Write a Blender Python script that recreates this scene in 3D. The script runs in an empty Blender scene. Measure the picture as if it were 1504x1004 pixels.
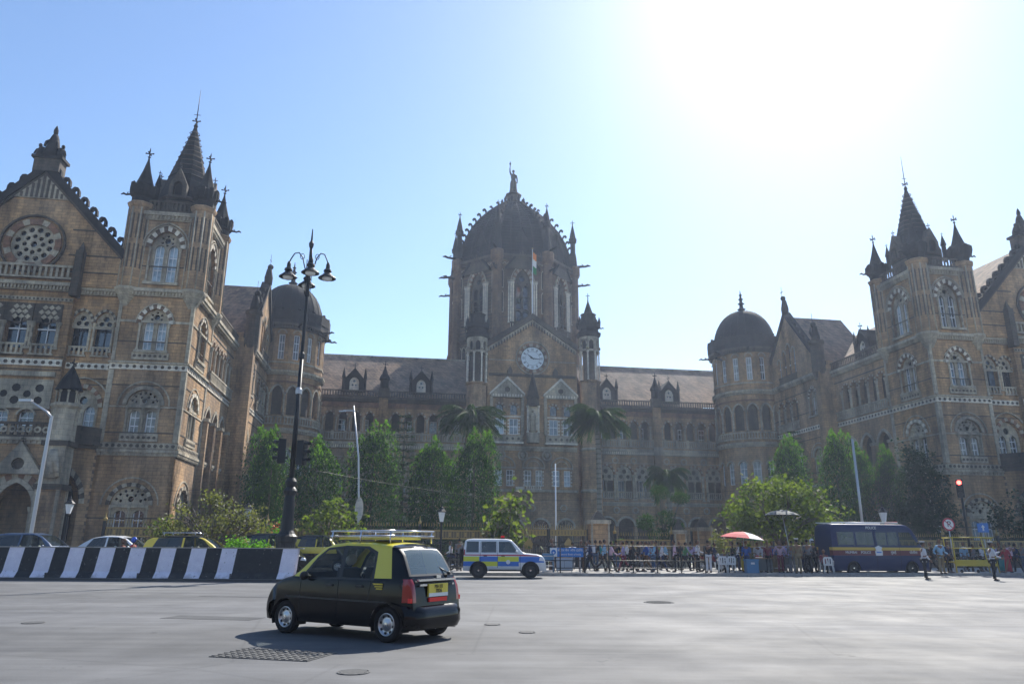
import bpy, bmesh, math, random
from mathutils import Matrix, Vector, noise
from mathutils.geometry import tessellate_polygon
random.seed(7)
PI = math.pi
SC = bpy.context.scene
COL = SC.collection
R = math.radians

# ------------------------------------------------------------------ materials
MATS = {}
def nmat(name, col, rough=.8, metal=0., spec=.4, emit=None, estr=0., alpha=None, trans=0.):
    m = bpy.data.materials.new(name); m.use_nodes = True
    b = m.node_tree.nodes['Principled BSDF']
    b.inputs['Base Color'].default_value = (*col, 1)
    b.inputs['Roughness'].default_value = rough
    b.inputs['Metallic'].default_value = metal
    b.inputs['Specular IOR Level'].default_value = spec
    if trans: b.inputs['Transmission Weight'].default_value = trans
    if emit:
        b.inputs['Emission Color'].default_value = (*emit, 1); b.inputs['Emission Strength'].default_value = estr
    MATS[name] = m
    return m

class NT:
    def __init__(s, m): s.t = m.node_tree; s.n = s.t.nodes; s.l = s.t.links; s.b = s.n['Principled BSDF']
    def add(s, typ, **kw):
        n = s.n.new(typ)
        for k, v in kw.items(): setattr(n, k, v)
        return n
    def link(s, a, b): s.l.new(a, b)
    def coord(s, kind='Object'): return s.add('ShaderNodeTexCoord').outputs[kind]
    def mapping(s, vec, scale=(1,1,1), loc=(0,0,0)):
        m = s.add('ShaderNodeMapping'); s.link(vec, m.inputs[0]); m.inputs['Scale'].default_value = scale; m.inputs['Location'].default_value = loc
        return m.outputs[0]
    def noise(s, vec, scale, detail=4, rough=.6):
        n = s.add('ShaderNodeTexNoise'); s.link(vec, n.inputs['Vector']); n.inputs['Scale'].default_value = scale
        n.inputs['Detail'].default_value = detail; n.inputs['Roughness'].default_value = rough
        return n.outputs['Fac']
    def ramp(s, fac, stops):
        r = s.add('ShaderNodeValToRGB'); s.link(fac, r.inputs[0]); e = r.color_ramp.elements
        while len(e) < len(stops): e.new(.5)
        for q, (p, c) in zip(e, stops): q.position = p; q.color = (*c, 1) if len(c) == 3 else c
        return r.outputs[0]
    def mix(s, fac, a, b, mode='MIX'):
        m = s.add('ShaderNodeMix', data_type='RGBA', blend_type=mode)
        if isinstance(fac, float): m.inputs[0].default_value = fac
        else: s.link(fac, m.inputs[0])
        for i, v in ((6, a), (7, b)):
            if isinstance(v, tuple): m.inputs[i].default_value = (*v, 1)
            else: s.link(v, m.inputs[i])
        return m.outputs[2]
    def bump(s, h, strength=.4, dist=.03):
        b = s.add('ShaderNodeBump'); b.inputs['Strength'].default_value = strength; b.inputs['Distance'].default_value = dist
        s.link(h, b.inputs['Height']); s.link(b.outputs[0], s.b.inputs['Normal'])
    def wallvec(s):   # x+y along the wall, z up: courses run level on every face
        sp = s.add('ShaderNodeSeparateXYZ'); s.link(s.coord(), sp.inputs[0])
        ad = s.add('ShaderNodeMath', operation='ADD'); s.link(sp.outputs[0], ad.inputs[0]); s.link(sp.outputs[1], ad.inputs[1])
        cb = s.add('ShaderNodeCombineXYZ'); s.link(ad.outputs[0], cb.inputs[0]); s.link(sp.outputs[2], cb.inputs[1])
        return cb.outputs[0]

def stone(name, c1, c2, mortar, bw=.62, bh=.28, stain=.55, rough=.85, warm=None):
    m = nmat(name, c1, rough, spec=.2); t = NT(m)
    v = t.wallvec()
    br = t.add('ShaderNodeTexBrick'); t.link(v, br.inputs['Vector'])
    br.inputs['Color1'].default_value = (*c1, 1); br.inputs['Color2'].default_value = (*c2, 1); br.inputs['Mortar'].default_value = (*mortar, 1)
    br.inputs['Scale'].default_value = 1.0; br.inputs['Brick Width'].default_value = bw; br.inputs['Row Height'].default_value = bh
    br.inputs['Mortar Size'].default_value = .012; br.inputs['Bias'].default_value = -.1
    co = t.coord()
    n1 = t.noise(t.mapping(co, (1, 1, .22)), .55, 6, .65)          # run-off streaks and soot
    n2 = t.noise(co, 2.6, 5, .6)
    k1 = t.ramp(n1, [(.36, (1-stain,)*3), (.62, (1.12, 1.08, 1.0))])
    k2 = t.ramp(n2, [(.3, (.72, .73, .76)), (.7, (1.16, 1.12, 1.05))])
    n3 = t.noise(t.mapping(co, (1, 1, .5)), .16, 3, .5); gm = t.ramp(n3, [(.42, (0,)*3), (.62, (.28,)*3)])
    lum = tuple([(c1[0]*.45+c1[1]*.45+c1[2]*.1)*k for k in (.92,.86,.80)]); brc = t.mix(gm, br.outputs['Color'], lum)
    c = t.mix(1., brc, k1, 'MULTIPLY'); c = t.mix(1., c, k2, 'MULTIPLY')
    t.link(c, t.b.inputs['Base Color'])
    t.bump(t.mix(.5, br.outputs['Fac'], t.noise(co, 9, 4)), .35, .03)
    return m

stone('stone', (.49, .315, .175), (.34, .225, .135), (.17, .115, .075), stain=.62)
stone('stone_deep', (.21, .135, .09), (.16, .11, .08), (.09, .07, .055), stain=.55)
stone('stone_red', (.28, .15, .10), (.21, .125, .09), (.13, .09, .06), stain=.5)
stone('trim', (.50, .45, .36), (.40, .365, .30), (.24, .21, .18), .5, .4, stain=.6)
stone('pale', (.78, .74, .66), (.66, .63, .57), (.3, .28, .25), .9, .5, stain=.35)
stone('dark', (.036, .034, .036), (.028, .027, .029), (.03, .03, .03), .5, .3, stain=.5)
stone('soot', (.13, .107, .088), (.10, .088, .077), (.06, .055, .05), .6, .3, stain=.5)
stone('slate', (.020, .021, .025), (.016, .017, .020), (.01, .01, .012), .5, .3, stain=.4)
stone('tile', (.40, .275, .195), (.23, .165, .125), (.05, .045, .04), .45, .5, stain=.45)
def glassmat(name, col, rough=.12):
    m = nmat(name, col, rough, spec=.9); t = NT(m)
    n = t.noise(t.coord(), 1.3, 2); t.link(t.mix(1., col, t.ramp(n, [(.35, (.45, .5, .55)), (.65, (1.3, 1.3, 1.3))]), 'MULTIPLY'), t.b.inputs['Base Color'])
    return m
glassmat('pane', (.055, .065, .08)); glassmat('pane_blue', (.20, .27, .33), .25); glassmat('pane_dark', (.02, .024, .03))
nmat('white_paint', (.74,.75,.77), .5)
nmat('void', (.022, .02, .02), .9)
nmat('iron', (.025, .027, .03), .45, .3)
nmat('gold', (.36, .25, .09), .5, .3); nmat('gold_dull', (.20, .15, .075), .7)

# ------------------------------------------------------------------ mesh builder
class MB:
    def __init__(s): s.v = []; s.f = []; s.m = []; s.mats = []; s.T = Matrix.Identity(4); s.sm = set()
    def mi(s, mat):
        if mat not in s.mats: s.mats.append(mat)
        return s.mats.index(mat)
    def add(s, verts, faces, mat, smooth=False):
        o = len(s.v); k = s.mi(mat); T = s.T
        s.v += [T @ Vector(p) for p in verts]
        for f in faces:
            if smooth: s.sm.add(len(s.f))
            s.f.append([o+i for i in f]); s.m.append(k)
    def box(s, x0, x1, y0, y1, z0, z1, mat):
        s.add([(x0,y0,z0),(x1,y0,z0),(x1,y1,z0),(x0,y1,z0),(x0,y0,z1),(x1,y0,z1),(x1,y1,z1),(x0,y1,z1)],
              [(0,3,2,1),(4,5,6,7),(0,1,5,4),(1,2,6,5),(2,3,7,6),(3,0,4,7)], mat)
    def plate(s, outer, holes, y0, y1, mat, back=False, rim=True, rmat=None):
        """upright plate in x,z with holes; front at y0, reveals to y1"""
        loops = [outer] + list(holes)
        tri = tessellate_polygon([[Vector((p[0], p[1], 0)) for p in L] for L in loops])
        pts = [p for L in loops for p in L]
        s.add([(p[0], y0, p[1]) for p in pts], tri, mat)
        if back: s.add([(p[0], y1, p[1]) for p in pts], tri, mat)
        for k, L in enumerate(loops):
            if k == 0 and not rim: continue
            n = len(L); vs = [(p[0], y0, p[1]) for p in L] + [(p[0], y1, p[1]) for p in L]
            s.add(vs, [(i, (i+1) % n, n+(i+1) % n, n+i) for i in range(n)], rmat or mat)
    def lathe(s, prof, cx, cy, n, mat, rot=None, smooth=False, cap=True, sy=1.):
        rot = PI/n if rot is None else rot
        vs = []; fs = []
        for (r, z) in prof:
            for i in range(n):
                a = rot + 2*PI*i/n; vs.append((cx+r*math.cos(a), cy+r*math.sin(a)*sy, z))
        for j in range(len(prof)-1):
            for i in range(n):
                fs.append((j*n+i, j*n+(i+1) % n, (j+1)*n+(i+1) % n, (j+1)*n+i))
        if cap: fs.append(tuple(reversed(range(n)))); fs.append(tuple(range((len(prof)-1)*n, len(prof)*n)))
        s.add(vs, fs, mat, smooth)
    def tube(s, pts, rad, n, mat, smooth=True):
        pts = [Vector(p) for p in pts]; N = len(pts)
        rr = rad if isinstance(rad, (list, tuple)) else [rad]*N
        vs = []; fs = []
        for j, p in enumerate(pts):
            d = (pts[min(j+1, N-1)]-pts[max(j-1, 0)]).normalized()
            a = d.orthogonal().normalized() if j == 0 else (a - d*a.dot(d)).normalized()
            b = d.cross(a)
            for i in range(n):
                t = 2*PI*i/n; vs.append(tuple(p + (a*math.cos(t)+b*math.sin(t))*rr[j]))
        for j in range(N-1):
            for i in range(n): fs.append((j*n+i, j*n+(i+1) % n, (j+1)*n+(i+1) % n, (j+1)*n+i))
        fs.append(tuple(reversed(range(n)))); fs.append(tuple(range((N-1)*n, N*n)))
        s.add(vs, fs, mat, smooth)
    def ball(s, c, r, mat, nu=10, nv=7):
        rx, ry, rz = r if isinstance(r, tuple) else (r, r, r)
        prof = [(math.sin(PI*(j+.02)/(nv+.04)), -math.cos(PI*(j+.02)/(nv+.04))) for j in range(nv+1)]
        vs = []; fs = []
        for (q, z) in prof:
            for i in range(nu): a = 2*PI*i/nu; vs.append((c[0]+rx*q*math.cos(a), c[1]+ry*q*math.sin(a), c[2]+rz*z))
        for j in range(nv):
            for i in range(nu): fs.append((j*nu+i, j*nu+(i+1) % nu, (j+1)*nu+(i+1) % nu, (j+1)*nu+i))
        s.add(vs, fs, mat, True)
    def build(s, name, parent=None, loc=None):
        me = bpy.data.meshes.new(name)
        me.from_pydata([tuple(v) for v in s.v], [], s.f)
        for m in s.mats: me.materials.append(MATS[m])
        me.polygons.foreach_set('material_index', s.m)
        if s.sm: me.polygons.foreach_set('use_smooth', [i in s.sm for i in range(len(s.f))])
        bm = bmesh.new(); bm.from_mesh(me); bmesh.ops.recalc_face_normals(bm, faces=bm.faces); bm.to_mesh(me); bm.free()
        me.update()
        o = bpy.data.objects.new(name, me); COL.objects.link(o)
        if parent is not None: o.parent = parent
        if loc: o.location = loc
        return o
    def at(s, M): s.T = M; return s

def frame(x, y, rz=0, z=0): return Matrix.Translation((x, y, z)) @ Matrix.Rotation(rz, 4, 'Z')
def tag(o, label=None, cat=None, group=None, kind=None):
    for k, v in (('label', label), ('category', cat), ('group', group), ('kind', kind)):
        if v: o[k] = v
    return o
def empty(name, loc=(0,0,0), rz=0, label=None, cat=None, group=None, parent=None):
    o = bpy.data.objects.new(name, None); COL.objects.link(o); o.location = loc; o.rotation_euler = (0,0,rz); o.empty_display_size = .3
    if parent: o.parent = parent
    return tag(o, label, cat, group)
def copy_tree(o, parent=None, first=True):
    c = o.copy(); COL.objects.link(c); c.parent = parent
    for ch in [q for q in bpy.data.objects if q.parent == o]: copy_tree(ch, c)
    return c

# ------------------------------------------------------------------ gothic kit (local frame: x along wall, y into wall, z up)
def arc_pts(cx, hw, zs, rise, n=12, t=0.):
    """left spring to right spring; pointed when rise > hw; t = offset outwards"""
    if rise <= hw*1.001:
        rr = (hw*hw+rise*rise)/(2*rise); zc = zs+rise-rr; a0 = math.asin(min(1, hw/rr)); rr += t
        return [(cx-rr*math.sin(a0*(1-2*i/n)), zc+rr*math.cos(a0*(1-2*i/n))) for i in range(n+1)]
    rad = (hw*hw+rise*rise)/(2*hw); h = n//2; Ro = rad+t
    am = math.acos((rad-hw)/Ro)
    L = [(cx+(rad-hw)-Ro*math.cos(am*i/h), zs+Ro*math.sin(am*i/h)) for i in range(h+1)]
    return L + [(2*cx-x, z) for x, z in reversed(L[:-1])]
def arch(cx, hw, zb, zs, rise, n=12):
    return [(cx+hw, zb), (cx-hw, zb)] + arc_pts(cx, hw, zs, rise, n) 
def rect(x0, x1, z0, z1): return [(x0,z0),(x0,z1),(x1,z1),(x1,z0)]
def circ(cx, cz, r, n=10, ph=0): return [(cx+r*math.cos(ph+2*PI*i/n), cz+r*math.sin(ph+2*PI*i/n)) for i in range(n)]
def ring(mb, cx, hw, zs, rise, t, y0, y1, mats, n=14, t0=0.):
    A = arc_pts(cx, hw, zs, rise, n, t0); B = arc_pts(cx, hw, zs, rise, n, t0+t)
    for i in range(n):
        q = [A[i], A[i+1], B[i+1], B[i]]
        mb.add([(p[0], y0, p[1]) for p in q]+[(p[0], y1, p[1]) for p in q],
               [(0,1,2,3),(4,5,6,7),(0,1,5,4),(1,2,6,5),(2,3,7,6),(3,0,4,7)], mats[i % len(mats)])
def disc_ring(mb, cx, cz, r0, r1, y0, y1, mats, n=20):
    for i in range(n):
        a, b = 2*PI*i/n, 2*PI*(i+1)/n
        q = [(cx+r*math.cos(t), cz+r*math.sin(t)) for r, t in ((r0,a),(r0,b),(r1,b),(r1,a))]
        mb.add([(p[0], y0, p[1]) for p in q]+[(p[0], y1, p[1]) for p in q],
               [(0,1,2,3),(4,5,6,7),(0,1,5,4),(1,2,6,5),(2,3,7,6),(3,0,4,7)], mats[i % len(mats)])
def cornice(mb, x0, x1, z, h=.45, out=.35, mat='trim', dent=.36, y=0., dmat=None):
    mb.box(x0, x1, y-out, y+.02, z+h*.55, z+h, mat)
    mb.box(x0, x1, y-out*.45, y+.02, z, z+h*.55, mat)
    if dent:
        n = max(1, int((x1-x0)/dent)); s = (x1-x0)/n
        for i in range(n): mb.box(x0+s*(i+.25), x0+s*(i+.75), y-out*.8, y-out*.45+.01, z+h*.12, z+h*.55-.003, dmat or mat)
def studs(mb, x0, x1, z, h, mat='pale', dark='soot', step=.5, y=0., out=.1):
    """pale band with a row of dark sunk bosses"""
    mb.box(x0, x1, y-out, y+.02, z, z+h, mat)
    n = max(1, int((x1-x0)/step)); s = (x1-x0)/n
    for i in range(n):
        c = x0+s*(i+.5); mb.plate(circ(c, z+h*.5, h*.3, 6), [], y-out-.03, y-out+.01, dark)
def balustrade(mb, x0, x1, z0, h, y=0., mat='trim', step=.32, back=None, th=.16):
    mb.box(x0, x1, y-th, y, z0+h*.84, z0+h, mat); mb.box(x0, x1, y-th, y, z0, z0+h*.14, mat)
    n = max(1, int((x1-x0)/step)); s = (x1-x0)/n
    for i in range(n): mb.box(x0+s*(i+.28), x0+s*(i+.72), y-th*.8, y-th*.2, z0+h*.14, z0+h*.84, mat)
def column(mb, x, y, z0, z1, r, mat='trim', n=8):
    mb.lathe([(r*1.6,z0),(r*1.6,z0+r),(r*1.1,z0+r*1.6),(r,z0+r*2),(r,z1-r*3),(r*1.2,z1-r*2.6),(r*1.7,z1-r*1.2),(r*1.8,z1)], x, y, n, mat)
def pointed_roof_finial(mb, x, y, z, s=1., mat='dark'):
    """cross-shaped stone finial"""
    mb.lathe([(.10*s,z),(.06*s,z+.25*s),(.16*s,z+.35*s),(.05*s,z+.45*s),(.05*s,z+.75*s),(.04*s,z+.8*s),(.06*s,z+1.05*s),(.01,z+1.35*s)], x, y, 6, mat)
    for a in (0, PI/2):
        dx, dy = math.cos(a), math.sin(a)
        mb.tube([(x-dx*.32*s,y-dy*.32*s,z+.72*s),(x,y,z+.70*s),(x+dx*.32*s,y+dy*.32*s,z+.72*s)], .055*s, 5, mat)
        for q in (-1, 1): mb.ball((x+q*dx*.32*s,y+q*dy*.32*s,z+.74*s), .085*s, mat, 6, 4)
def crocket(mb, x, z, y0, y1, s, ang, mat='dark', flip=1):
    """curled leaf hook, profile in x,z, pointing along ang"""
    P = [(-.30,0),(.25,0),(.16,.35),(.22,.6),(.45,.72),(.66,.62),(.70,.42),(.56,.38),(.62,.86),(.36,1.02),(.02,.95),(-.16,.62)]
    P = [(-.16,0),(.15,0),(.07,.32),(.15,.60),(.36,.66),(.42,.46),(.60,.50),(.64,.78),(.42,1.0),(.06,.94),(-.12,.60)]
    ca, sa = math.cos(ang), math.sin(ang)
    q = [(x+s*(flip*a*ca-b*sa), z+s*(flip*a*sa+b*ca)) for a, b in P]
    mb.plate(q, [], y0, y1, mat, back=True)
def gargoyle(mb, x, y, z, ang, L=2.2, mat='dark', s=1.):
    d = Vector((math.cos(ang), math.sin(ang), .0)); p = Vector((x, y, z))
    mb.tube([p, p+d*L*.3+Vector((0,0,.05)), p+d*L*.6, p+d*L*.8+Vector((0,0,.12)), p+d*L], [.26*s,.2*s,.17*s,.2*s,.08*s], 6, mat)
    q = p+d*L*.45; u = d.cross(Vector((0,0,1)))
    for k in (-1, 1): mb.tube([q, q+u*k*.25*s+Vector((0,0,.3*s)), q-d*.3*s+u*k*.3*s+Vector((0,0,.35*s))], [.1*s,.07*s,.03], 5, mat)
    mb.tube([p+d*L*.8+Vector((0,0,.1)), p+d*L*.75+Vector((0,0,.34*s))], [.08*s,.02], 5, mat)

def sash(mb, cx, hw, zb, zt, y, rows=3, arched=False, glass='pane', fr='white_paint', cols=2, t=.095):
    """glazed light: pane with painted frame and glazing bars"""
    if arched:
        zs = zt-hw; out = arch(cx, hw, zb, zs, hw, 8); inn = arch(cx, hw-t, zb+t, zs, hw-t, 8)
        mb.plate(out, [], y+.05, y+.09, glass)
        mb.plate(out, [inn], y, y+.05, fr)
    else:
        zs = zt
        mb.box(cx-hw, cx+hw, y+.05, y+.09, zb, zt, glass)
        mb.plate(rect(cx-hw, cx+hw, zb, zt), [rect(cx-hw+t, cx+hw-t, zb+t, zt-t)], y, y+.05, fr)
    for i in range(1, rows): z = zb+(zs-zb)*i/rows; mb.box(cx-hw+t, cx+hw-t, y+.01, y+.048, z-t*.4, z+t*.4, fr)
    for i in range(1, cols): x = cx-hw+2*hw*i/cols; mb.box(x-t*.3, x+t*.3, y+.012, y+.046, zb+t, zs-.001, fr)

def twin_window(wall, win, cx, hw, zb, zs, rise, stripes=('pale', 'stone_deep'), t=.42, y=0., glass='pane', fr='white_paint', plate='trim', n=14, lights=2, hollow=False):
    """big arch holding a pierced stone head over two glazed lights; returns the wall opening"""
    ring(wall, cx, hw, zs, rise, t, y-.10, y+.02, stripes, n)
    ring(wall, cx, hw, zs, rise, .09, y-.17, y-.10, ('trim',), n, t0=t-.09)
    lw = (2*hw)/(lights)*.31; holes = []
    for k in range(lights):
        c = cx-hw+(2*hw)*(k+.5)/lights*.92+hw*.08
        top = zs+lw*.3
        holes.append(arch(c, lw, zb+.12, top-lw*.6, lw*1.25, 8))
        sash(win, c, lw*1.04, zb+.10, top+lw*.8, y+.46, 3, False, glass, fr)
    zc = zs+rise*.48; rr = min(hw*.22, rise*.26)
    holes.append(circ(cx, zc, rr, 8))
    for k in range(6):
        a = PI/2+2*PI*k/6; px, pz = cx+rr*1.75*math.cos(a), zc+rr*1.75*math.sin(a)*.9
        if pz > zs+rr*.9 and abs(px-cx) < hw*.55: holes.append(circ(px, pz, rr*.42, 6))
    wall.plate(arch(cx, hw, zb, zs, rise, n), holes, y+.28, y+.44, plate, rim=False)
    win.box(cx-hw, cx+hw, y+.60, y+.64, zb, zs+rise, 'pane_dark')
    wall.box(cx-hw-.2, cx+hw+.2, y-.28, y+.05, zb-.22, zb, 'trim')
    for k in (-1, 1): column(wall, cx+k*(hw+.02), y-.08, zb, zs, .09, 'trim')
    return arch(cx, hw, zb, zs, rise, n)

def lunette(wall, win, cx, hw, zb, zs, y=0., mats=('trim',), glass='pane', dark=False, n=14, zlt=None):
    """round arch with radial pierced tympanum over two sash lights"""
    ring(wall, cx, hw, zs, hw, .30, y-.12, y+.02, mats, n)
    ring(wall, cx, hw, zs, hw, .12, y-.06, y+.02, ('trim',), n, t0=.62)
    holes = [circ(cx, zs+hw*.33, hw*.16, 8)]
    for k in range(1, 8):
        a = PI*k/8
        for rr, q in ((.80, .085), (.56, .09)):
            if rr < .6 and k % 2 == 0: continue
            holes.append(circ(cx+hw*rr*math.cos(a), zs+hw*rr*math.sin(a)*.97+.04, hw*q, 6))
    wall.plate([(cx+hw, zs), (cx-hw, zs)]+arc_pts(cx, hw, zs, hw, n)[1:-1], holes, y+.18, y+.34, 'trim', rim=False)
    wall.box(cx-hw, cx+hw, y-.05, y+.4, zs-.2, zs+.02, 'trim')
    lw = hw*.30
    wall.plate(rect(cx-hw, cx+hw, zb, zs-.2), [arch(cx-hw*.48, lw, zb+.1, zs-.4-lw*.6, lw*.6, 6), arch(cx+hw*.48, lw, zb+.1, zs-.4-lw*.6, lw*.6, 6)], y+.2, y+.42, 'trim', rim=False)
    for k in (-1, 1): sash(win, cx+k*hw*.48, lw*1.04, zb+.08, zs-.3, y+.44, 3, False, glass, 'white_paint' if not dark else 'iron')
    for k in (-.95, 0, .95): column(wall, cx+k*hw, y+.08, zb, zs-.2, .09, 'trim')
    win.box(cx-hw, cx+hw, y+.56, y+.6, zb, zs+hw, 'pane_dark')
    return [(cx+hw, zb), (cx-hw, zb)]+arc_pts(cx, hw, zs, hw, n)

def octo_turret(mb, x, y, z0, z1, r, ztop, ztip, body='stone', n=8, fin=1., cap='dark', corb=True):
    if corb: mb.lathe([(r*.18,z0-r*2.2),(r*.35,z0-r*1.9),(r*.6,z0-r*1.3),(r*.95,z0-r*.6),(r*1.12,z0-r*.35),(r*1.2,z0-.15),(r*1.2,z0),(r,z0+.05)], x, y, n, 'trim')
    mb.lathe([(r,z0),(r,z1-.5),(r*1.14,z1-.3),(r*1.22,z1-.12),(r*1.22,z1),(r,z1+.1)], x, y, n, body)
    for i in range(n):       # shafts and slits on each angle
        a = PI/n+2*PI*i/n; mb.tube([(x+r*math.cos(a), y+r*math.sin(a), z0+.1), (x+r*math.cos(a), y+r*math.sin(a), z1-.5)], .07*r, 5, 'trim')
        a += PI/n; c, s_ = math.cos(a), math.sin(a); ap = r*math.cos(PI/n)
        for zz in ((z0+.22*(z1-z0), z0+.5*(z1-z0)), (z0+.56*(z1-z0), z0+.86*(z1-z0))):
            for q in (-.2, .2):
                px, py = x+c*(ap+.012)-s_*q*r, y+s_*(ap+.012)+c*q*r
                mb.add([(px-s_*.07*r, py+c*.07*r, zz[0]), (px+s_*.07*r, py-c*.07*r, zz[0]), (px+s_*.07*r, py-c*.07*r, zz[1]), (px-s_*.07*r, py+c*.07*r, zz[1])], [(0,1,2,3)], 'soot')
    h = ztop-z1
    mb.lathe([(r*.92,z1+.1),(r*.94,z1+h*.35),(r*1.12,z1+h*.45),(r*1.2,z1+h*.62),(r*1.22,z1+h*.95),(r*1.05,ztop),(r*.86,ztop+.05)], x, y, n, cap)
    for i in range(n):
        a = 2*PI*i/n; c, s_ = math.cos(a), math.sin(a)
        mb.lathe([(r*.16,z1+h*.5),(r*.3,z1+h*.8),(r*.28,ztop+.1),(.02,ztop+r*.35)], x+c*r*1.02, y+s_*r*1.02, 4, cap)
    H = ztip-ztop
    mb.lathe([(r*.9,ztop),(r*.62,ztop+H*.28),(r*.34,ztop+H*.6),(r*.1,ztop+H*.95),(.03,ztip)], x, y, n, cap)
    pointed_roof_finial(mb, x, y, ztip-.1, fin, cap)
# ------------------------------------------------------------------ the station building
A = R(9.0); U0 = 18.75
BROOT = empty('station_building', (U0*math.cos(A), U0*math.sin(A), 0), A,
    'vast brown stone gothic station with clock gable, central ribbed dome and spired corner towers', 'building')
V1 = 62.7; VC = 101.0
Z1, Z2, Z3 = 8.7, 15.3, 22.0
def sub(parts, parent):
    for p in parts: p.parent = parent

def small_windows(): return MB()

def make_wing():
    """wing frame: x outward from the court-side wall, y back from the front wall. Returns parts."""
    out = []
    # ---------- corner tower
    T = MB(); wins = []
    W, D = 5.9, 6.9
    def tower_face(F, w, front):
        T.at(F); holes = []
        c = w/2
        x0, x1 = (0, w)
        def win(): m = MB(); m.T = F; wins.append(m); return m
        # ground: lunette with lights beneath
        holes.append(lunette(T, win(), c, 1.45, 1.4, 4.35, mats=('trim', 'soot')))
        # first floor
        if front: holes.append(lunette(T, win(), c, 1.3, 9.9, 12.3, mats=('trim',)))
        else: holes.append(lunette(T, win(), c, 1.25, 9.9, 12.5, mats=('trim', 'pale')))
        # second floor
        holes.append(twin_window(T, win(), c, 1.12, 16.9, 19.25, 1.35, glass='pane_blue'))
        # top stage
        holes.append(twin_window(T, win(), c, 1.22, 22.9, 26.1, 1.6, t=.5, glass='pane_blue'))
        ring(T, c, 1.22, 26.1, 1.6, .12, -.14, .02, ('trim',), 14, t0=.62)
        T.plate(rect(x0, x1, 0, 29.5), holes, 0, .28, 'stone')
        T.box(x0, x1, -.22, .02, 0, 1.1, 'trim')
        studs(T, x0, x1, 8.75, .5, 'trim', 'soot', .45, out=.12); cornice(T, x0, x1, 8.2, .5, .22, 'trim', .4)
        studs(T, x0-.05, x1+.05, 15.25, .5, 'pale', 'soot', .52); T.box(x0-.1, x1+.1, -.24, .02, 15.75, 15.92, 'trim')
        cornice(T, x0, x1, 21.6, .65, .42, 'trim', .26)
        T.box(x0, x1, -.07, .02, 19.3, 19.5, 'trim'); T.box(x0, x1, -.06, .02, 12.1, 12.22, 'trim')
        for zz in (10.0, 17.6, 13.9, 24.3, 3.3): T.box(x0, x1, -.035, .02, zz, zz+.1, 'soot')
        for zz in (9.35, 16.1): # carved panel below windows
            T.box(c-1.45, c+1.45, -.16, .02, zz, zz+.62, 'trim')
            for k in range(7): T.plate(circ(c-1.2+.4*k, zz+.31, .13, 6), [], -.19, -.15, 'soot')
        T.box(x0-.06, x0+.34, -.08, .02, 9.3, 15.2, 'trim'); T.box(x1-.34, x1+.06, -.08, .02, 9.3, 15.2, 'trim')
        T.box(x0-.04, x0+.22, -.06, .02, 16, 21.6, 'trim'); T.box(x1-.22, x1+.04, -.06, .02, 16, 21.6, 'trim')
        cornice(T, x0, x1, 28.6, .75, .35, 'trim', .3)
        balustrade(T, x0+.6, x1-.6, 29.5, 1.0, .1, 'soot', .34)
    tower_face(frame(0, 0, 0), W, True)
    tower_face(frame(0, D, -PI/2), D, False)
    tower_face(frame(W, 0, PI/2), D, False)
    T.at(Matrix.Identity(4))
    T.box(.02, W-.02, D-.05, D, 0, 29.5, 'stone'); T.box(.3, W-.3, .7, D-.1, 29.2, 29.5, 'soot')
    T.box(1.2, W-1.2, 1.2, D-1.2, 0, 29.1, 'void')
    for (x, y) in ((.35,.35), (W-.35,.35), (.35,D-.35), (W-.35,D-.35)):
        octo_turret(T, x, y, 22.3, 30.1, .92, 31.8, 34.6, fin=.95)
    for (x, y, a) in ((-.4,.2,PI*.9),(W+.4,.2,.1),(-.4,D,PI*.95)): gargoyle(T, x, y, 31.0, a, 1.1, s=.5)
    # spire with gablets and pinnacles
    cx, cy = W/2, D/2
    T.lathe([(2.5,29.4),(2.5,31.3),(2.65,31.5),(2.5,31.7)], cx, cy, 8, 'soot')
    prof = [(2.35,31.6)]
    z, r = 31.6, 2.35
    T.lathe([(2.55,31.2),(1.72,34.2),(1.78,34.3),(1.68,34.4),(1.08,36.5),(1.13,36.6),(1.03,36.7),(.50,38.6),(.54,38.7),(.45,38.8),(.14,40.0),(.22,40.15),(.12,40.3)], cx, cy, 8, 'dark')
    for k in range(14): rr = 2.35-(2.35-.3)*(k+.7)/15; zz = 31.6+(40-31.6)*(k+.7)/15; T.lathe([(rr*1.0-.01,zz),(rr*1.0+.015,zz+.05),(rr-.05,zz+.12)], cx, cy, 8, 'soot', cap=False)
    for k in range(8):
        a = PI/4*k; T.T = frame(cx, cy, a)
        yy = -2.6
        if k % 2 == 0:
            T.plate([(-.75,31.4),(.75,31.4),(.75,32.7),(0,34.3),(-.75,32.7)], [arch(0,.38,31.6,32.5,.5,6)], yy, yy+1.4, 'soot', True)
            pointed_roof_finial(T, 0, yy+.2, 34.2, .55)
            T.box(-.4, .4, yy+.5, yy+.6, 31.5, 33, 'void')
        else:
            T.lathe([(.22,30.8),(.22,32.6),(.3,32.7),(.02,33.9)], 0, yy-.1, 6, 'dark'); pointed_roof_finial(T, 0, yy-.1, 33.7, .4)
    T.T = Matrix.Identity(4)
    pointed_roof_finial(T, cx, cy, 40.0, 1.0)
    T.tube([(cx,cy,41.2),(cx,cy,42.6),(cx,cy,44.2)], [.05,.035,.015], 5, 'iron')
    T.tube([(cx-.3,cy,41.4),(cx+.3,cy,41.4)], .03, 4, 'iron')
    t = T.build('corner_tower'); sub([m.build('window') for m in wins], t); out.append(t)

    # ---------- front range: recess with two lights, gabled bay with rose window
    G = MB(); wins = []
    def nw(F=Matrix.Identity(4)): m = MB(); m.T = F; wins.append(m); return m
    # recess wall x 5.9..9.6 set back .6
    F = frame(0, .6); G.at(F); holes = []
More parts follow.
